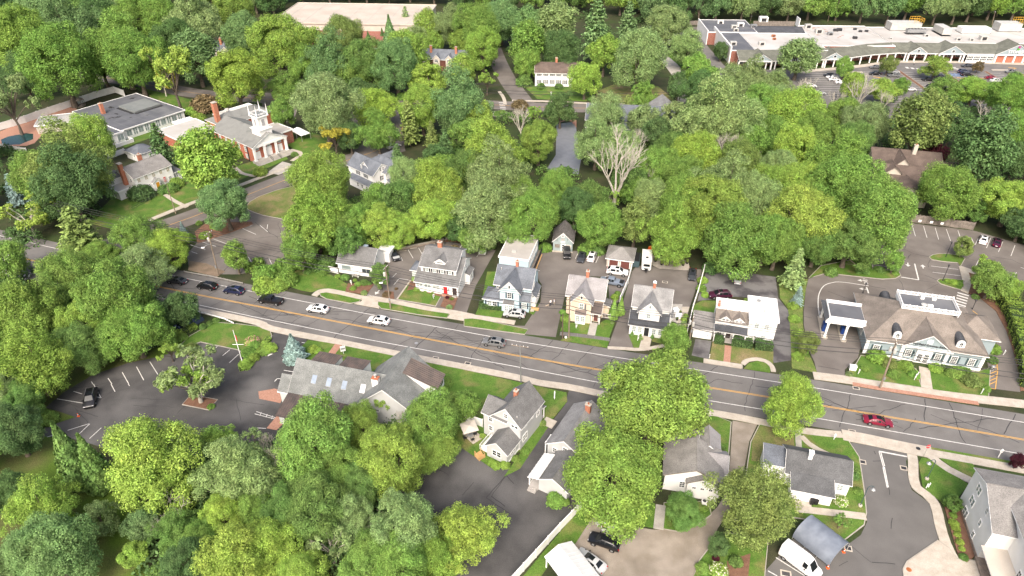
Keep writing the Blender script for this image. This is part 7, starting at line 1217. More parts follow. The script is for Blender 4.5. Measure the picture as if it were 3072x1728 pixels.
def lobes_to_leaves(C,Rr,center,per,size,up=.35,fill=.15):
    out = []
    for c,r in zip(C,Rr):
        k = max(8,int(per * (r / np.mean(Rr)) ** 2)); d = unit(k * 2); o = c - center; o /= np.linalg.norm(o) + 1e-9; o[2] += up; o /= np.linalg.norm(o)
        d = d[(d @ o) > -.2][:k]; rad = r * np.clip(1 + rng.normal(size=len(d)) * .135,.5,1.45) * (1 + .12 * np.sin(d[:,0] * 9 + c[0] * 7) * np.cos(d[:,1] * 8)); p = c + d * rad[:,None]
        nn = d + rng.normal(size=d.shape) * .5 + np.array([0,0,.6]); nn /= np.linalg.norm(nn,axis=1)[:,None]; out.append(leaves_to_arrays(p,nn,size * rng.uniform(.6,1.35,len(d))))
        k2 = int(k * fill); p = c + unit(k2) * (r * rng.uniform(.2,.7,k2))[:,None]; out.append(leaves_to_arrays(p,unit(k2),np.full(k2,size * 1.8)))
    return np.concatenate(out)
def fib(n,zmin=-.6):
    i = np.arange(n) + .5; z = 1 - i / n * (1 - zmin); a = i * 2.39996 + rng.uniform(0,6); r = np.sqrt(np.maximum(0,1 - z * z)); return np.stack([r * np.cos(a),r * np.sin(a),z],1)
def limbs(ends,z0,r0,seed,m='bark',twigs=0,flare=1.5):
    b = MB(); rr = random.Random(seed); P = [(0,0,-.05),(rr.uniform(-.03,.03),rr.uniform(-.03,.03),z0 * .5),(rr.uniform(-.05,.05),rr.uniform(-.05,.05),z0)]
    b.tube(P[0],P[1],r0 * flare,r0,8); b.tube(P[1],P[2],r0,r0 * .8,8)
    for e_ in ends:
        e_ = Vector(e_); k = Vector(P[2]) * .5 + e_ * .5 + Vector((rr.uniform(-.08,.08),rr.uniform(-.08,.08),.1)); st = Vector(P[1]).lerp(Vector(P[2]),rr.uniform(.5,1)); b.tube(st,k,r0 * .55,r0 * .32,5); b.tube(k,e_,r0 * .32,r0 * .1,5)
        for _ in range(twigs): q = k.lerp(e_,rr.uniform(.2,1)); d = Vector((rr.uniform(-1,1),rr.uniform(-1,1),rr.uniform(-.1,1))).normalized() * rr.uniform(.15,.35); b.tube(q,q + d,r0 * .12,r0 * .04,4)
    return b.mesh('trunk',m,60)
TREE = {}
def reg(kind,crown,trunk,hr): TREE.setdefault(kind,[]).append((crown,trunk,hr))
for s in range(7):      # round maples; the last three are finer leaved, for big trees
    hi = s > 3; cz,ax = 1.42,np.array([1,1,1.10]); d = fib(66 if not hi else 84,-.78); d += rng.normal(size=d.shape) * .15; d /= np.linalg.norm(d,axis=1)[:,None]; ph = rng.uniform(0,6,3); an = np.arctan2(d[:,1],d[:,0]); lump = 1 + .16 * np.sin(2 * an + ph[0]) + .12 * np.sin(3 * an + ph[1] + d[:,2] * 3) + .1 * np.sin(d[:,2] * 5 + ph[2]); C = np.array([0,0,cz]) + d * ax * (rng.uniform(.56,.86,len(d)) * lump)[:,None]; C = np.concatenate([C,[[.12,.1,cz + .84],[-.2,-.05,cz + .8],[.1,-.25,cz + .76]]]); Rr = rng.uniform(.11,.35,len(C)) * (.9 if hi else 1)
    reg('MH' if hi else 'M',mesh_from_leaves('crown',lobes_to_leaves(C,Rr,np.array([0,0,cz]),450 if hi else 180,.030 if hi else .051,fill=.08)),limbs([tuple(c * .9) for c in C[::9]],.7,.075,s,twigs=2 if hi else 0),2.6)
for s in range(3):      # tall ovals
    cz,ax = 1.75,np.array([.92,.92,1.32]); d = fib(66,-.8); d += rng.normal(size=d.shape) * .12; C = np.array([0,0,cz]) + d * ax * rng.uniform(.6,.85,len(d))[:,None]; Rr = rng.uniform(.2,.32,len(d))
    reg('O',mesh_from_leaves('crown',lobes_to_leaves(C,Rr,np.array([0,0,cz - .3]),120,.062)),limbs([tuple(c * .9) for c in C[::9]],.8,.075,s + 10),3.1)
for s in range(6):      # spreading irregular
    hi = s > 3; big = []; n = 8 + s % 3
    for i in range(n): a = i * 6.283 / n + rng.uniform(-.3,.3); rr_ = rng.uniform(.5,.68) if i % 3 else rng.uniform(.1,.35); big.append((rr_ * math.cos(a),rr_ * math.sin(a),rng.uniform(.7,1.85)))
    big.append((.1,0,2.0)); C = []; Rr = []
    for c in big:
        R_ = rng.uniform(.30,.46)
        for dd in fib(11,-.7): C.append(np.array(c) + (dd + rng.normal(size=3) * .14) * R_ * np.array([1,1,.85])); Rr.append(rng.uniform(.13,.24))
    C = np.array(C); reg('SH' if hi else 'S',mesh_from_leaves('crown',lobes_to_leaves(C,np.array(Rr),np.array([0,0,1.2]),250 if hi else 100,.030 if hi else .049,fill=.08)),limbs(big,.6,.07,s + 20,twigs=2),2.5)
for s in range(3):      # layered pines and hemlocks
    V = []; H = 3.0; ends = []
    for lv in range(17):
        z = .35 + lv * (H - .4) / 17; rad = (1 - z / (H + .05)) ** .75 * rng.uniform(.82,1.12); nb = int(6 + 5 * rad); a0 = rng.uniform(0,6)
        for i in range(nb):
            a = a0 + i * 6.283 / nb + rng.uniform(-.25,.25); L = rad * rng.uniform(.7,1.08); k = int(46 * max(L,.25)); u = rng.uniform(.15,1,k); w = (1.05 - u) * .26 * max(L,.3) + .03
            x = u * L; y = rng.uniform(-1,1,k) * w; zz = z + .10 * u - .20 * u * u * L + rng.normal(size=k) * .022
            p = np.stack([x * math.cos(a) - y * math.sin(a),x * math.sin(a) + y * math.cos(a),zz],1); nn = np.tile([math.cos(a) * .35,math.sin(a) * .35,.9],(k,1)) + rng.normal(size=(k,3)) * .42; nn /= np.linalg.norm(nn,axis=1)[:,None]; V.append(leaves_to_arrays(p,nn,rng.uniform(.05,.10,k),2.0))
    tb = MB().tube((0,0,-.05),(0,0,H * .55),.06,.035,8).tube((0,0,H * .55),(0,0,H * .98),.035,.006,6); reg('P',mesh_from_leaves('crown',np.concatenate(V),'needle'),tb.mesh('trunk','bark',60),H)
for s in range(2):      # dense cones (arborvitae, blue spruce)
    H = 3.4; n = 7500; z = rng.uniform(0,1,n) ** 1.25; a = rng.uniform(0,6.283,n); r = np.where(z < .12,.75 + z * 2,(1 - z) * 1.1) * (.86 + .13 * np.sin(a * 7 + z * 21 + s) + .06 * np.sin(z * 60)) * rng.uniform(.82,1.05,n)
    p = np.stack([r * np.cos(a),r * np.sin(a),.08 + z * (H - .08)],1); nn = np.stack([np.cos(a),np.sin(a),np.full(n,.5)],1) + rng.normal(size=(n,3)) * .5; nn /= np.linalg.norm(nn,axis=1)[:,None]; reg('C',mesh_from_leaves('crown',leaves_to_arrays(p,nn,rng.uniform(.07,.14,n),1.8),'needle'),MB().tube((0,0,-.05),(0,0,H * .9),.09,.02,7).mesh('trunk','bark'),H)
for s in range(3):      # sparse, bare limbs showing
    big = [(rng.uniform(-.8,.8),rng.uniform(-.8,.8),rng.uniform(.9,2.1)) for _ in range(15)]; C = []; Rr = []
    for c in big[:11]:
        for dd in fib(6,-.7): C.append(np.array(c) + (dd + rng.normal(size=3) * .3) * .2); Rr.append(rng.uniform(.09,.17))
    reg('F',mesh_from_leaves('crown',lobes_to_leaves(np.array(C),np.array(Rr),np.array([0,0,1.2]),52,.058)),limbs(big,.7,.055,s + 40,'bark_dead' if s == 2 else 'bark',twigs=5),2.3)
def grow(b,p,d,L,r,n,rr):
    if n == 0 or r < .004: return
    k = p + d * L * .5 + Vector((rr.uniform(-1,1),rr.uniform(-1,1),rr.uniform(-.5,.5))) * L * .08; e_ = k + (d + Vector((rr.uniform(-1,1),rr.uniform(-1,1),rr.uniform(-.2,.6))) * .25).normalized() * L * .5; b.tube(p,k,r,r * .82,5,False); b.tube(k,e_,r * .82,r * .6,5,False)
    for i in range(3 if n > 2 else rr.choice((2,3))): nd = (d + Vector((rr.uniform(-1,1),rr.uniform(-1,1),rr.uniform(-.25,.7))) * .85).normalized(); grow(b,k.lerp(e_,rr.uniform(.3,1)),nd,L * rr.uniform(.6,.8),r * .55,n - 1,rr)
for s in range(4):
    b = MB(); rr = random.Random(70 + s); b.tube((0,0,-.05),(0,0,.5),.07,.06,7)
    for i in range(4): a = i * 1.6 + rr.uniform(-.4,.4); grow(b,Vector((0,0,.45)),Vector((math.cos(a) * .55,math.sin(a) * .55,1)).normalized(),.75,.045,5,rr)
    reg('D',None,b.mesh('branches','bark_dead'),2.4)
for s in range(3):      # shrubs
    d = fib(20,-.05); C = np.array([0,0,.15]) + d * np.array([1,1,.95]) * .68; reg('H',mesh_from_leaves('crown',lobes_to_leaves(C,rng.uniform(.28,.42,20),np.array([0,0,0.]),110,.11)),MB().tube((0,0,-.05),(0,0,.6),.06,.03,6).mesh('trunk','bark'),1.25)
for s in range(2):      # flowering shrub heads
    d = unit(130,.0); b = MB()
    for q in d: c = Vector(q) * rng.uniform(.86,1.04); c.z = c.z * .95 + .15; b.lathe(tuple(c),[(.04,-.05),(.085,0),(.04,.06)],6)
    TREE.setdefault('flowers',[]).append(b)
COLR = {'g': (.172,.282,.062),'y': (.215,.322,.064),'l': (.252,.358,.068),'d': (.094,.165,.056),'b': (.145,.238,.090),'w': (.210,.292,.112),'o': (.178,.238,.068),'q': (.38,.34,.055),'s': (.20,.28,.26),'r': (.06,.014,.022),'n': (.16,.12,.065),'e': (.130,.222,.058)}
CW = {'g': 'green','y': 'yellow green','l': 'bright lime','d': 'dark green','b': 'blue green','w': 'pale green','o': 'olive green','q': 'yellow orange','s': 'silver blue','r': 'dark red','n': 'brownish','e': 'deep green'}
TW = {'M': ('maple_tree','round crowned maple','tree'),'O': ('oak_tree','tall oval tree','tree'),'S': ('spreading_tree','spreading tree','tree'),'P': ('pine_tree','layered conifer','tree'),'C': ('conical_evergreen','dense conical evergreen','tree'),'F': ('sparse_tree','sparse tree with bare limbs','tree'),'D': ('dead_tree','bare dead tree','tree'),'H': ('shrub','rounded shrub','shrub')}
ZONES = [((1715,0,2700,75),'in the wood behind the plaza'),((-99,-99,650,125),'in the far woods near the brick school'),((650,-99,1300,130),'in front of the tan warehouse'),((1300,-99,1765,148),'behind the white shuttered colonial'),((-99,125,400,300),'beside the membrane roofed hall'),((400,120,645,300),'on the back street near the church'),((645,130,1040,225),'in front of the brick townhouses'),((645,200,890,400),'behind the church'),((890,225,1120,400),'around the tall white victorian'),((1040,130,1300,330),'at the corner of the back street'),((1120,290,1400,490),'left of the pond'),((1400,290,1715,490),'right of the pond'),((1280,80,1740,292),'around the white shuttered colonial'),((1900,95,2600,190),'in the supermarket car park'),((1715,180,2260,300),'in front of the supermarket car park'),((2250,185,2700,290),'between the supermarket lot and the brown gabled house'),((1715,290,2240,490),'in the wood behind the bank'),((2240,280,2700,520),'around the brown gabled house'),((-99,300,280,510),'left of the white colonial'),((280,300,645,545),'between the church and the white colonial'),((-99,500,500,905),'in the grove left of the creek bridge'),((500,400,900,720),'between the brown car park and the small cottage'),((850,380,1300,700),'behind the red door house'),((1290,440,1640,650),'behind the barn'),((1600,440,1965,690),'behind the pale terrace'),((1930,470,2262,870),'left of the bank car park'),((2240,470,2700,770),'beyond the bank car park'),((2140,770,2700,1000),'beside the bank'),((-99,880,760,1050),'around the dark office car park'),((-99,1040,300,1500),'on the shaded meadow'),((300,1060,900,1500),'in the thicket below the office'),((880,950,1260,1500),'beside the dark yard of the grey house'),((1380,840,1830,1500),'between the road and the gravel yard'),((1780,900,2200,1500),'by the white clapboard cottage'),((2200,1000,2700,1500),'by the big white house'),((640,640,1300,960),'in front of the small cottage and red door house'),((1300,700,1900,900),'by the blue, cream and porch houses'),((1900,700,2140,960),'by the flat roofed white house')]
def where(x,y):
    for (a,b,c,d),t in ZONES:
        if a <= x < c and b <= y < d: return t
    return 'along the main road'
def inside(P,q):
    c = False; j = len(P) - 1
    for i in range(len(P)):
        if (P[i].y > q[1]) != (P[j].y > q[1]) and q[0] < (P[j].x - P[i].x) * (q[1] - P[i].y) / (P[j].y - P[i].y) + P[i].x: c = not c
        j = i
    return c
_cnt = {}
def put_tree(kind,p,Rm,col,label,group,zs=1.0,hi=False):
    T = TREE[kind + 'H'] if hi else TREE[kind]; i = _cnt.get(kind,0); _cnt[kind] = i + 1; cr,tk,hr = T[i % len(T)]; nm,_,cat = TW[kind]
    e = empty(nm,(p.x,p.y,p.z),random.uniform(0,6.283),label,cat,group); e.scale = (Rm,Rm,Rm * zs)
    k = random.uniform(1.02,1.24); c = [v * k * random.uniform(.96,1.04) for v in COLR[col]] if col else None
    if cr: link('crown',cr,e,color=c)
    link('trunk' if cr else 'branches',tk,e); return e
def tree(view,x,y,w,kind='M',col='g',label=None,zs=1.0,frac=.58,zg=0.0,cap=30.0,base=None,grp=None):
    """crown centre (x, y) and width w in view pixels; distance from crown size and ground; stands clear of roads and car parks"""
    a,b,s = VIEW[view]
    for _t in range(9):
        hr = TREE[kind][0][2] * zs; zc = 4.0
        for _ in range(12):
            p = W(view,x,y,zc); Rm = w / s / 2 * depth_at(p) / FPX; Rm = min(Rm,cap / hr); zc = zg + Rm * hr * frac
        if kind == 'H' or base or w / s < 80 or w / s > 330 or not any(inside(L,W(view,x,y,zc)) for L in LOTS): break
        if zs < .66: break
        zs *= .9
    p = W(view,x,y,zc); p.z = zg
    if base: p = W(view,*base); Rm = w / s / 2 * depth_at(p) / FPX * .97
    fx,fy = (a + x / s) * .83854,(b + y / s) * .83854; wh = where(fx,fy)
    lab = label or f'{"" if kind == "D" else CW[col] + " "}{TW[kind][1]} {wh}'; return put_tree(kind,p,Rm,col if kind != 'D' else None,lab,grp or f'{"shrubs" if kind == "H" else "trees"} {wh}',zs,hi=kind in 'MS' and w / s > 105)
FT = '''45,90,135,M,y;145,150,160,M,g;160,55,135,S,b;300,110,185,S,g;200,85,58,P,o;335,140,125,M,g;490,135,105,O,b;592,190,118,M,l;485,40,140,S,w;585,25,90,M,y;615,85,100,M,b;15,20,90,M,d;55,180,92,S,d;170,398,190,S,o;225,340,95,M,y;168,445,175,S,d;520,395,140,O,y;400,360,90,P,d;30,470,62,P,s;90,430,110,M,g;
250,150,88,M,g;390,40,90,M,g;440,95,90,M,d;330,45,90,M,g;250,40,90,M,d;100,30,100,M,b;700,110,130,M,y;785,115,80,M,y;830,145,125,S,b;860,85,90,M,o;925,155,108,M,e;995,160,105,M,b;1025,120,80,M,y;1020,45,48,P,w;980,75,50,C,b;927,97,26,C,d;962,90,26,C,d;1080,65,72,M,y;1135,60,88,S,w;1195,65,95,M,g;1260,45,110,M,b;1215,115,85,M,y;1090,110,52,M,y;1160,105,55,M,y;1050,100,60,M,w;
770,165,90,S,g;880,190,80,M,g;815,255,140,M,w;945,262,115,S,l;950,325,95,S,g;1027,300,82,P,o;1085,332,50,P,o;1120,365,72,P,d;840,345,95,F,q;805,448,130,M,y;790,540,145,S,y;1075,195,80,M,l;1155,245,140,S,b;1060,262,100,M,y;1225,205,52,F,y;1165,170,62,M,y;1140,300,65,M,b;1210,305,78,M,l;1230,370,140,S,l;1250,430,150,S,w;1090,455,120,S,l;1020,440,82,M,w;710,283,60,M,g;715,215,86,S,g;900,230,80,M,d;640,105,80,M,d;
1330,105,85,O,g;1328,158,58,M,g;1398,55,95,O,w;1320,60,80,M,b;1500,60,115,P,b;1580,55,85,P,b;1680,60,100,M,w;1730,115,85,S,w;1410,125,85,M,d;1472,195,68,M,l;1520,130,76,M,y;1610,140,115,M,w;1605,172,70,F,y;1410,270,66,M,d;1708,215,52,O,d;1577,270,55,P,o;1520,275,70,F,w;1345,290,46,F,y;1355,350,86,M,y;1502,350,104,S,w;1560,365,95,S,w;1650,335,72,M,d;1800,275,165,S,w;1840,215,100,S,w;1770,225,90,M,d;1750,390,112,M,l;1655,420,92,M,g;1830,460,140,S,w;1880,310,110,M,w;1915,260,90,M,g;1855,400,90,M,o;1815,125,34,M,d;
2012,138,98,O,w;2125,167,42,M,g;2237,160,36,M,o;2355,167,66,S,y;2462,166,22,M,n;1950,205,82,S,w;2145,212,56,M,y;2225,225,70,M,y;2268,213,34,M,g;2005,285,125,M,l;1950,260,82,M,w;2318,305,122,O,o;2180,305,95,M,w;2120,290,82,M,g;2375,225,80,M,g;2450,225,86,M,y;2540,240,100,M,g;2480,365,132,O,d;2350,385,54,M,r;2400,310,80,M,d;2545,330,90,M,g;2560,400,72,M,d;2040,330,105,M,g;2150,350,86,M,e;2000,375,110,M,l;2115,405,140,S,g;1940,335,92,M,g;2015,465,112,M,l;2130,470,148,M,g;1960,420,90,M,w;2070,460,90,M,g;1900,360,80,M,g;
65,545,128,F,l;190,575,160,P,o;345,590,100,M,g;425,620,96,M,l;165,690,112,M,g;250,640,85,M,g;350,665,140,S,w;290,740,165,M,g;335,830,145,M,g;225,800,115,M,y;450,775,78,M,d;50,770,150,S,y;75,895,165,S,y;200,870,105,M,e;20,650,80,M,g;130,760,100,S,g;20,960,100,S,w;425,880,58,F,y;590,640,58,O,g;
790,605,108,F,y;840,560,100,M,g;755,630,80,M,g;895,560,90,M,g;955,560,90,M,l;1005,575,84,M,l;1085,545,115,M,l;1220,525,150,S,w;1160,570,80,M,d;1290,560,90,S,g;1190,600,70,M,g;870,610,80,S,e;950,500,70,M,g;1130,500,80,M,y;955,690,46,O,e;
1342,540,112,M,g;1515,560,100,M,g;1600,555,85,O,o;1540,500,62,F,y;1690,580,128,S,y;1850,580,180,S,g;1790,520,150,M,y;1720,510,120,M,g;1930,590,110,M,g;1450,520,90,M,d;1640,500,90,M,w;1180,420,92,M,e;1305,480,84,M,g;1400,472,84,M,g;1490,490,72,M,e;1720,440,92,M,g;1935,470,100,M,y;1690,370,82,M,e;1760,180,80,M,g;1890,190,88,S,w;1580,450,80,M,e;1100,400,70,M,d;1000,500,80,M,e;1905,500,110,M,w;
2020,540,148,M,l;2220,515,112,M,l;1960,605,105,M,g;2060,600,100,M,e;2005,665,80,P,w;2010,740,40,P,s;2575,560,80,M,d;2252,655,40,O,g;2427,617,42,M,o;2480,668,62,F,y;2498,702,74,M,g;2035,862,48,M,o;1997,1000,128,S,l;2540,720,50,M,y;2650,310,110,M,g;2690,400,110,S,g;2650,480,100,M,e;2690,570,110,M,g;2760,660,110,S,y;-90,330,110,M,g;-90,450,120,S,e;-110,820,140,S,g;-90,960,130,M,g;-80,1120,120,S,e;2680,790,90,M,g;
30,1075,110,M,d;60,1000,85,M,e;165,1128,104,C,e;224,1150,92,C,e;370,1145,235,S,l;95,1270,130,S,y;130,1380,150,M,b;30,1240,92,M,d;15,1430,95,S,w;355,1320,70,M,b;335,1395,52,M,y;590,1175,150,S,w;560,1290,90,M,l;590,1400,150,S,l;470,1420,100,M,d;
795,1105,160,M,g;900,1070,95,M,y;985,1150,138,M,y;1085,1055,115,M,g;1165,1018,76,M,g;975,1010,80,F,y;840,1180,110,M,g;905,1215,90,M,e;660,1205,105,S,w;800,1265,130,M,e;680,1370,122,S,l;830,1370,112,F,w;1015,1325,140,M,w;1165,1335,148,S,l;1010,1425,120,M,g;930,1410,110,M,g;720,1280,100,M,e;640,1290,90,S,g;880,1290,100,S,w;540,1100,70,S,y;1080,1130,100,M,y;440,1330,90,S,e;1090,1400,100,S,y;250,1300,70,S,w;1530,285,95,S,w;1620,300,70,M,w;1110,430,80,S,g;1300,400,60,S,y;1000,400,70,P,d;1600,480,70,S,g;1700,300,80,M,w;1620,240,60,S,g;880,340,60,M,d;1180,340,80,S,g;500,1360,80,M,g;760,1440,100,S,y;640,1120,70,F,w;
1645,1000,285,M,y;1543,1190,262,M,y;1900,1255,200,S,o;1720,1285,82,M,e;1810,1370,50,M,d;1700,850,66,M,g;1545,772,30,C,g;1563,765,26,C,g;2400,1262,36,M,e;2562,1158,32,O,r;2115,1312,44,F,g;458,572,24,C,s'''
LB = {(1645,1000): 'huge yellow green maple spreading over the main road',(1543,1190): 'huge yellow green maple beside the pale grey house',(1900,1255): 'large olive pine by the gravel yard',(745,873): 'silver blue spruce at the office car park entrance',(458,572): 'small silver blue spruce at the edge of the brown car park',(515,925): 'sparse small tree in the orange mulch island',(2350,385): 'dark red maple behind the brown gabled house',(2562,1158): 'dark purple tree beside the big white house',(840,345): 'yellow orange maple beside the church lawn',(1997,1000): 'feathery lime tree at the edge of the main road',(65,545): 'lime tree with dark forked trunk by the zebra crossings',(190,575): 'big olive larch in the grove by the creek',(30,470): 'silver blue conifer left of the colonial',(2010,740): 'slim silver blue conifer left of the bank',(590,640): 'vine covered leafy column by the brown car park',(815,255): 'big pale green round tree behind the church',(1410,270): 'small dark round tree by the pond walk',(955,690): 'deep green evergreen at the corner of the small cottage',(430,185): ''}
for r_ in FT.replace('\n','').split(';'):
    x,y,w,k,c = r_.split(','); x,y,w = float(x),float(y),float(w); tree('F',x,y,w * (1.24 if k in 'MSO' and y > 1040 and w < 170 and x < 1300 else 1.1 if k in 'MSO' and w < 170 else 1),k,c,LB.get((int(x),int(y))) or None,zs=1.25 if k == 'C' and y > 700 else .74 if w > 240 else 1.0)
tree('F',515,925,160,'F','w','sparse small tree in the orange mulch island',.75,base=(506,1012)); tree('F',490,900,105,'F','y','smaller leaning stem in the orange mulch island',1.0,base=(488,1003)); tree('F',745,873,70,'C','s','silver blue spruce at the office car park entrance',.72,base=(745,906)); tree('F',563,515,118,'M','b','blue green tree standing in the mulch strip by the brown car park',.95,base=(582,580)); [tree('F',x,y,w,k,c,None,zs,base=b) for x,y,w,k,c,zs,b in ((2355,490,150,'M','g',.72,(2355,545)),(2518,505,140,'M','l',.72,(2515,568)),(2115,615,150,'M','e',.72,(2118,672)),(2165,560,172,'M','g',1.0,(2175,652)),(2440,530,70,'S','e',.7,(2440,560)),(2575,560,100,'M','g',.7,(2590,598)))]; tree('F',430,185,118,'F','l','tall sparse maple with bare trunk and orange tinge by the hall',1.25); tree('F',405,195,55,'F','q','orange tinged branch crown beside the sparse maple',1.3); tree('F',20,255,110,'F','w','sparse tree with pale bare limbs by the pool wall',1.2)
for x,y,w,zs in ((1555,410,140,1.35),(1600,360,62,1.4),(1830,375,72,1.3),(1905,415,42,1.5),(2165,230,70,1.3),(2025,225,56,1.2),(2225,252,42,1.2),(2105,250,44,1.2),(805,560,75,1.2),(1150,500,60,1.2),(715,1165,92,1.2),(425,1290,110,.8),(905,1320,62,1.2),(1020,1060,70,1.),(1310,300,60,1.1),(1640,440,60,1.3),(2480,280,60,.9),(670,1120,60,1.2),(560,1230,90,.8)): tree('F',x,y,w,'D',None,zs=zs * 1.1)
# shrubs and small planting (x, y, w in the named view)
SH = [('A','175,735,95,y;290,750,150,e;455,800,70,y;600,835,150,e;425,930,110,y;600,1000,110,w;1460,940,130,y;1415,775,120,w;1600,965,90,g;1700,1020,70,y;2010,1100,80,o;1975,1230,110,w;1940,1080,70,r;-60,680,150,g;500,860,110,g;680,850,90,e;1120,940,60,n;2260,150,80,y;1010,1010,60,n'),
      ('B','60,545,110,g;30,480,80,g;1205,640,80,y;1330,560,70,l;1320,660,90,l;1350,520,60,y;1290,800,110,g;1180,790,90,e;590,320,90,l;620,280,70,g;2000,350,50,y;1330,600,60,w;1110,760,60,e;560,600,40,w;870,765,50,w'),
      ('K','445,470,140,y;530,520,110,o;640,540,100,y;850,555,96,y;1250,420,100,g;1100,640,130,o;960,590,90,g;1010,600,90,g;700,600,80,g;560,600,90,g;250,600,50,w;360,560,60,g;1240,500,80,e;1200,700,60,g'),
      ('N','365,830,110,e;430,850,110,e;640,890,110,g;1430,1010,90,y;1520,1030,120,y;1610,1060,110,g;1850,1250,120,e;2150,1000,260,g;2380,1040,150,g;80,870,110,e;200,880,110,e'),
      (12,'1400,985,60,y;1405,1045,75,l;1420,1085,65,l;1432,1130,55,l;1450,1188,62,l;1465,1240,50,l;1480,1300,70,e;650,640,90,e;650,690,80,e;680,800,70,g;1385,880,110,e;1690,1400,50,o'),
      (11,'1300,960,230,e;330,860,150,g;400,880,80,g;1440,1380,110,g;1560,1230,120,e;1690,1330,110,e;1580,480,70,e;230,290,60,o;1540,1310,60,r;1450,935,60,y;1410,910,60,o'),
      ('L','200,560,60,y;240,585,70,y;300,580,70,y;550,300,45,e;150,390,45,y;430,490,60,g;370,540,60,g'),
      (5,'1420,340,100,g;1500,230,48,g;1330,300,90,g;1380,280,60,e;1545,320,90,y;1620,250,80,y;1530,1010,60,e;1580,985,55,e;1630,965,60,e;1440,1170,110,o;1370,1090,90,g;1290,1130,90,y;1850,1290,110,y;1870,1200,110,g;1920,1150,90,g;1910,1240,90,y;1280,1040,80,e'),
      (6,'60,600,190,g;150,570,120,g;230,640,170,g;60,690,180,y;160,690,150,y;390,590,70,e;500,530,190,e;420,500,170,e;100,1170,110,l;60,1200,80,g;430,1180,90,l;470,1195,70,y;640,1265,60,y;1430,1430,110,g;330,470,130,g;270,540,130,g;980,770,60,n;1640,370,130,e;1750,380,130,e;1500,420,80,n'),
      (9,'345,250,165,g;240,358,110,o;1590,165,60,g;1450,1420,200,e;1200,1400,180,e;1330,1300,150,d;130,180,170,d'),
      (1,'1450,830,110,l;1540,770,230,n;1490,880,110,y;1330,1370,110,y;1240,1420,110,e;420,885,70,s;1290,1410,120,e;1390,1150,150,e;1800,1130,150,y;1060,1440,200,d;1400,1240,120,g'),
      (2,'30,1285,110,y;1000,730,120,e;240,990,60,g;320,710,130,y;290,1160,60,e;1100,720,90,g;1530,1180,200,e;1400,1220,180,e;840,990,90,e'),
      (3,'220,645,70,e;355,648,70,e;1340,560,150,g;415,1280,90,d;600,740,60,e;90,600,130,e;60,780,130,n'),
      (7,'1230,1110,150,g;1500,560,130,d;1440,660,80,y;1430,720,80,g;560,420,130,g;650,430,110,e;250,410,110,g;1460,770,60,y'),
      (8,'330,1100,130,o;200,950,90,y;230,1060,90,y;190,850,80,y;260,1180,100,g;480,595,100,e;850,580,70,e;230,1230,90,y;1730,700,120,g')]
SHL = {('K',445): 'yellow green shrub under the left bank window',(12,1385): 'dark upright shrub at the corner of the big white house',(11,1300): 'big deep green bush on the round lawn',(9,345): 'clipped green bush by the dark car park corner',(9,240): 'small olive bush behind the clipped one'}
for v,s in SH:
    for r_ in s.split(';'):
        x,y,w,c = r_.split(','); tree(v,float(x),float(y),float(w),'H',c,SHL.get((v,int(x))),frac=.5,zs=random.uniform(.8,1.05),zg=.02)
for x,y in ((775,715),(870,710),(993,745),(1095,750)): tree('B',x,y,48,'C','e','small clipped cone beside the black front door',zs=.8,frac=.45,grp='clipped cones by the black door')
for v,x,y,w,m_,l in ((12,555,875,105,'flower_white','white flowering hydrangea by the clapboard cottage'),(11,1560,1400,150,'flower_white','big white flowering hydrangea in the mulch bed'),(5,1900,1115,110,'flower_pink','pink flowering shrub on the entrance lawn'),('B',1345,620,60,'flower_white','white flowering shrub along the white fence')):
    o = tree(v,x,y,w,'H','y',l,frac=.5,zs=.9); fb = TREE['flowers'][0]; fb.build('blossom',m_,o)['kind'] = 'stuff'
# hedges
def hedge(view,P,w,h,col,label,n=170,name='hedge'):
    Q = resample(pts(view,*P),.5); e = empty(name,(Q[0].x,Q[0].y,0),0,label,'hedge'); O = np.array(Q[0]); V = []; core = MB()
    for a,b in zip(Q[:-1],Q[1:]):
        d = b - a; ang = math.atan2(d.y,d.x); k = n; u = rng.uniform(0,.5,k); f = rng.integers(0,3,k); s = rng.choice([-1,1],k); bump = 1 + .12 * math.sin(a.x * 1.7) + .1 * math.sin(a.y * 2.3)
        y = np.where(f == 0,s * w / 2 * bump,rng.uniform(-w / 2,w / 2,k)) * rng.uniform(.9,1.05,k); z = np.where(f == 0,rng.uniform(.05,h * bump,k),h * bump * rng.uniform(.9,1.05,k)); nn = np.stack([rng.normal(size=k) * .4,np.where(f == 0,s,0) + rng.normal(size=k) * .4,np.where(f == 0,.3,1) + rng.normal(size=k) * .3],1); nn /= np.linalg.norm(nn,axis=1)[:,None]
        c,s_ = math.cos(ang),math.sin(ang); R3 = np.array([[c,-s_,0],[s_,c,0],[0,0,1]]); p = np.stack([u,y,z],1) @ R3.T + (np.array(a) - O); V.append(leaves_to_arrays(p,nn @ R3.T,rng.uniform(.1,.22,k)))
        A = a - Q[0]; Bq = b - Q[0]; t = d.normalized(); nv = Vector((-t.y,t.x,0)) * w * .43; core.slab(*[tuple(q + Vector((0,0,h * .9))) for q in (A - nv,Bq - nv,Bq + nv,A + nv)],h * .88)
    link('foliage',mesh_from_leaves('foliage',np.concatenate(V)),e,color=COLR[col]); core.build('dark_core','hedge_core',e)  # solid dark block stands in for the shade inside the hedge
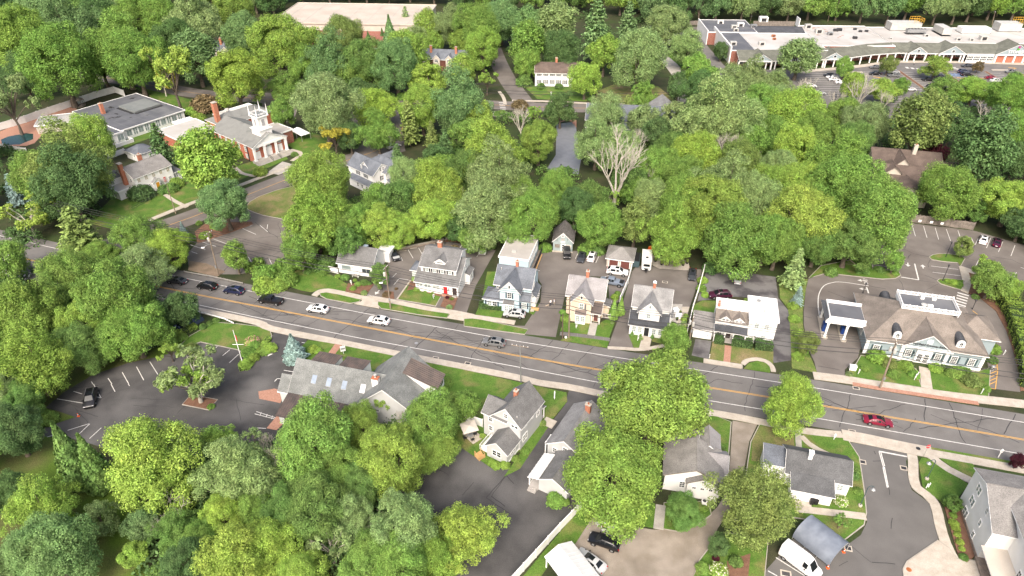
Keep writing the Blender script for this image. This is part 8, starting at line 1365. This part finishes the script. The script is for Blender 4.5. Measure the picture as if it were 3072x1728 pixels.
hedge(8,[(1690,690),(1760,800),(1850,960),(1905,1130),(1950,1300),(1975,1500)],3.4,2.8,'l','long bright green hedge curving down right of the bank'); hedge('D',[(700,660),(1000,555),(1270,468)],2.4,1.7,'y','clipped hedge in front of the membrane roofed hall'); hedge('M',[(160,1000),(300,1015),(465,1035)],1.3,1.2,'d','dark clipped hedge in front of the pale blue house'); hedge('B',[(1650,800),(1760,820)],1.9,1.5,'d','dark hedge left of the porch steps of the flat roofed house'); hedge('B',[(1835,825),(2060,862)],1.9,1.5,'d','dark hedge right of the porch steps of the flat roofed house'); hedge('B',[(2080,865),(2295,890)],1.9,1.6,'d','dark hedge under the side wall of the flat roofed house'); hedge('K',[(880,570),(1000,590),(1090,605)],1.2,.9,'g','low hedge under the right bank windows'); hedge(5,[(1250,1120),(1400,1060),(1500,1010)],1.6,.9,'y','low bushy edge along the creek lawn'); hedge(5,[(1810,1340),(1850,1330),(1932,1250)],1.3,.7,'y','low hedge around the entrance lawn kerb'); hedge(6,[(0,1240),(60,1170),(100,1110)],1.3,.6,'y','low planting along the car park kerb')
# understory: one mass of low growth in each wood
def understory(P,n,col,label,rmin=1.6,rmax=3.2,per=260):
    P = pts('F',*P); x0,x1 = min(p.x for p in P),max(p.x for p in P); y0,y1 = min(p.y for p in P),max(p.y for p in P); V = []; got = 0; tries = 0
    while got < n and tries < n * 30:
        tries += 1; q = (rng.uniform(x0,x1),rng.uniform(y0,y1))
        if not inside(P,q): continue
        got += 1; r = rng.uniform(rmin,rmax); d = unit(per,-.1); sc = np.array([1,1,rng.uniform(.7,1.3)]) * r; p = d * sc * rng.uniform(.7,1.05,len(d))[:,None] * (1 + .2 * np.sin(d[:,:1] * 8) * np.cos(d[:,1:2] * 7)) + np.array([q[0],q[1],r * .15]); nn = d + rng.normal(size=d.shape) * .5; nn /= np.linalg.norm(nn,axis=1)[:,None]; V.append(leaves_to_arrays(p,nn,rng.uniform(.25,.55,len(d))))
    o = link('undergrowth',mesh_from_leaves('undergrowth',np.concatenate(V)),color=COLR[col]); o['kind'] = 'stuff'; tag(o,label,'undergrowth')
understory([(770,560),(900,540),(1040,590),(1200,580),(1290,590),(1400,580),(1500,590),(1600,610),(1680,600),(1950,650),(2000,650),(2180,630),(2260,530),(2200,480),(2150,350),(2000,260),(1760,240),(1710,330),(1480,440),(1370,440),(1340,300),(1250,290),(1110,340),(1060,420),(1060,490),(960,470),(880,520)],280,'e','dark green undergrowth filling the wood behind the houses')
understory([(0,700),(120,690),(480,790),(440,830),(300,885),(120,890),(0,920)],50,'d','dark undergrowth in the grove by the creek bridge'); understory([(330,1200),(480,1185),(650,1140),(800,1110),(1000,1040),(1130,1060),(1110,1110),(985,1240),(960,1270),(1100,1380),(1170,1449),(400,1449)],95,'d','tangled undergrowth in the thicket below the office'); understory([(0,60),(620,60),(720,100),(1230,130),(1240,215),(1050,235),(760,235),(640,225),(450,198),(290,178),(100,168),(0,250)],150,'d','dark undergrowth in the far woods',2.2,4.2); understory([(2260,215),(2600,245),(2600,480),(2420,500),(2300,470),(2250,500),(2200,300)],60,'d','undergrowth around the brown gabled house',2,3.6); understory([(1260,60),(1640,40),(1700,110),(1630,125),(1400,125),(1290,150)],40,'d','undergrowth behind the shuttered colonial',2.2,4); understory([(0,380),(230,400),(250,470),(230,550),(60,640),(0,600)],40,'d','undergrowth left of the white colonial'); understory([(560,640),(640,690),(760,680),(830,640),(770,590),(740,640),(640,660)],26,'g','weedy growth between the brown car park and the road',.8,1.6)
# far woods: three or four rows of single trees
rr = random.Random(21)
for y0,xs,xe,wh in ((372,60,330,'in the wood behind the plaza'),(392,50,350,'in the wood behind the plaza'),(414,60,370,'in the wood behind the plaza'),(393,-330,60,'in the far woods behind the warehouse'),(414,-340,60,'in the far woods behind the warehouse'),(438,-350,70,'in the far woods behind the warehouse'),(350,-330,-205,'in the far woods near the brick school'),(330,-310,-215,'in the far woods near the brick school')):
    x = xs
    while x < xe:
        x += rr.uniform(10,14.5); k = rr.choice('MMMOSM'); c = rr.choice('ggdyewbg'); Rm = rr.uniform(5.8,8.2); hr = TREE[k][0][2]; zs = min(1.4,rr.uniform(17,23) / (Rm * hr))
        if -118 < x < -35 and y0 < 396: continue
        if -235 < x < -190 and 360 < y0 < 396: continue
        put_tree(k,Vector((x,y0 + rr.uniform(-7,7),0)),Rm,c,f'{CW[c]} {TW[k][1]} {wh}','trees ' + wh,zs)
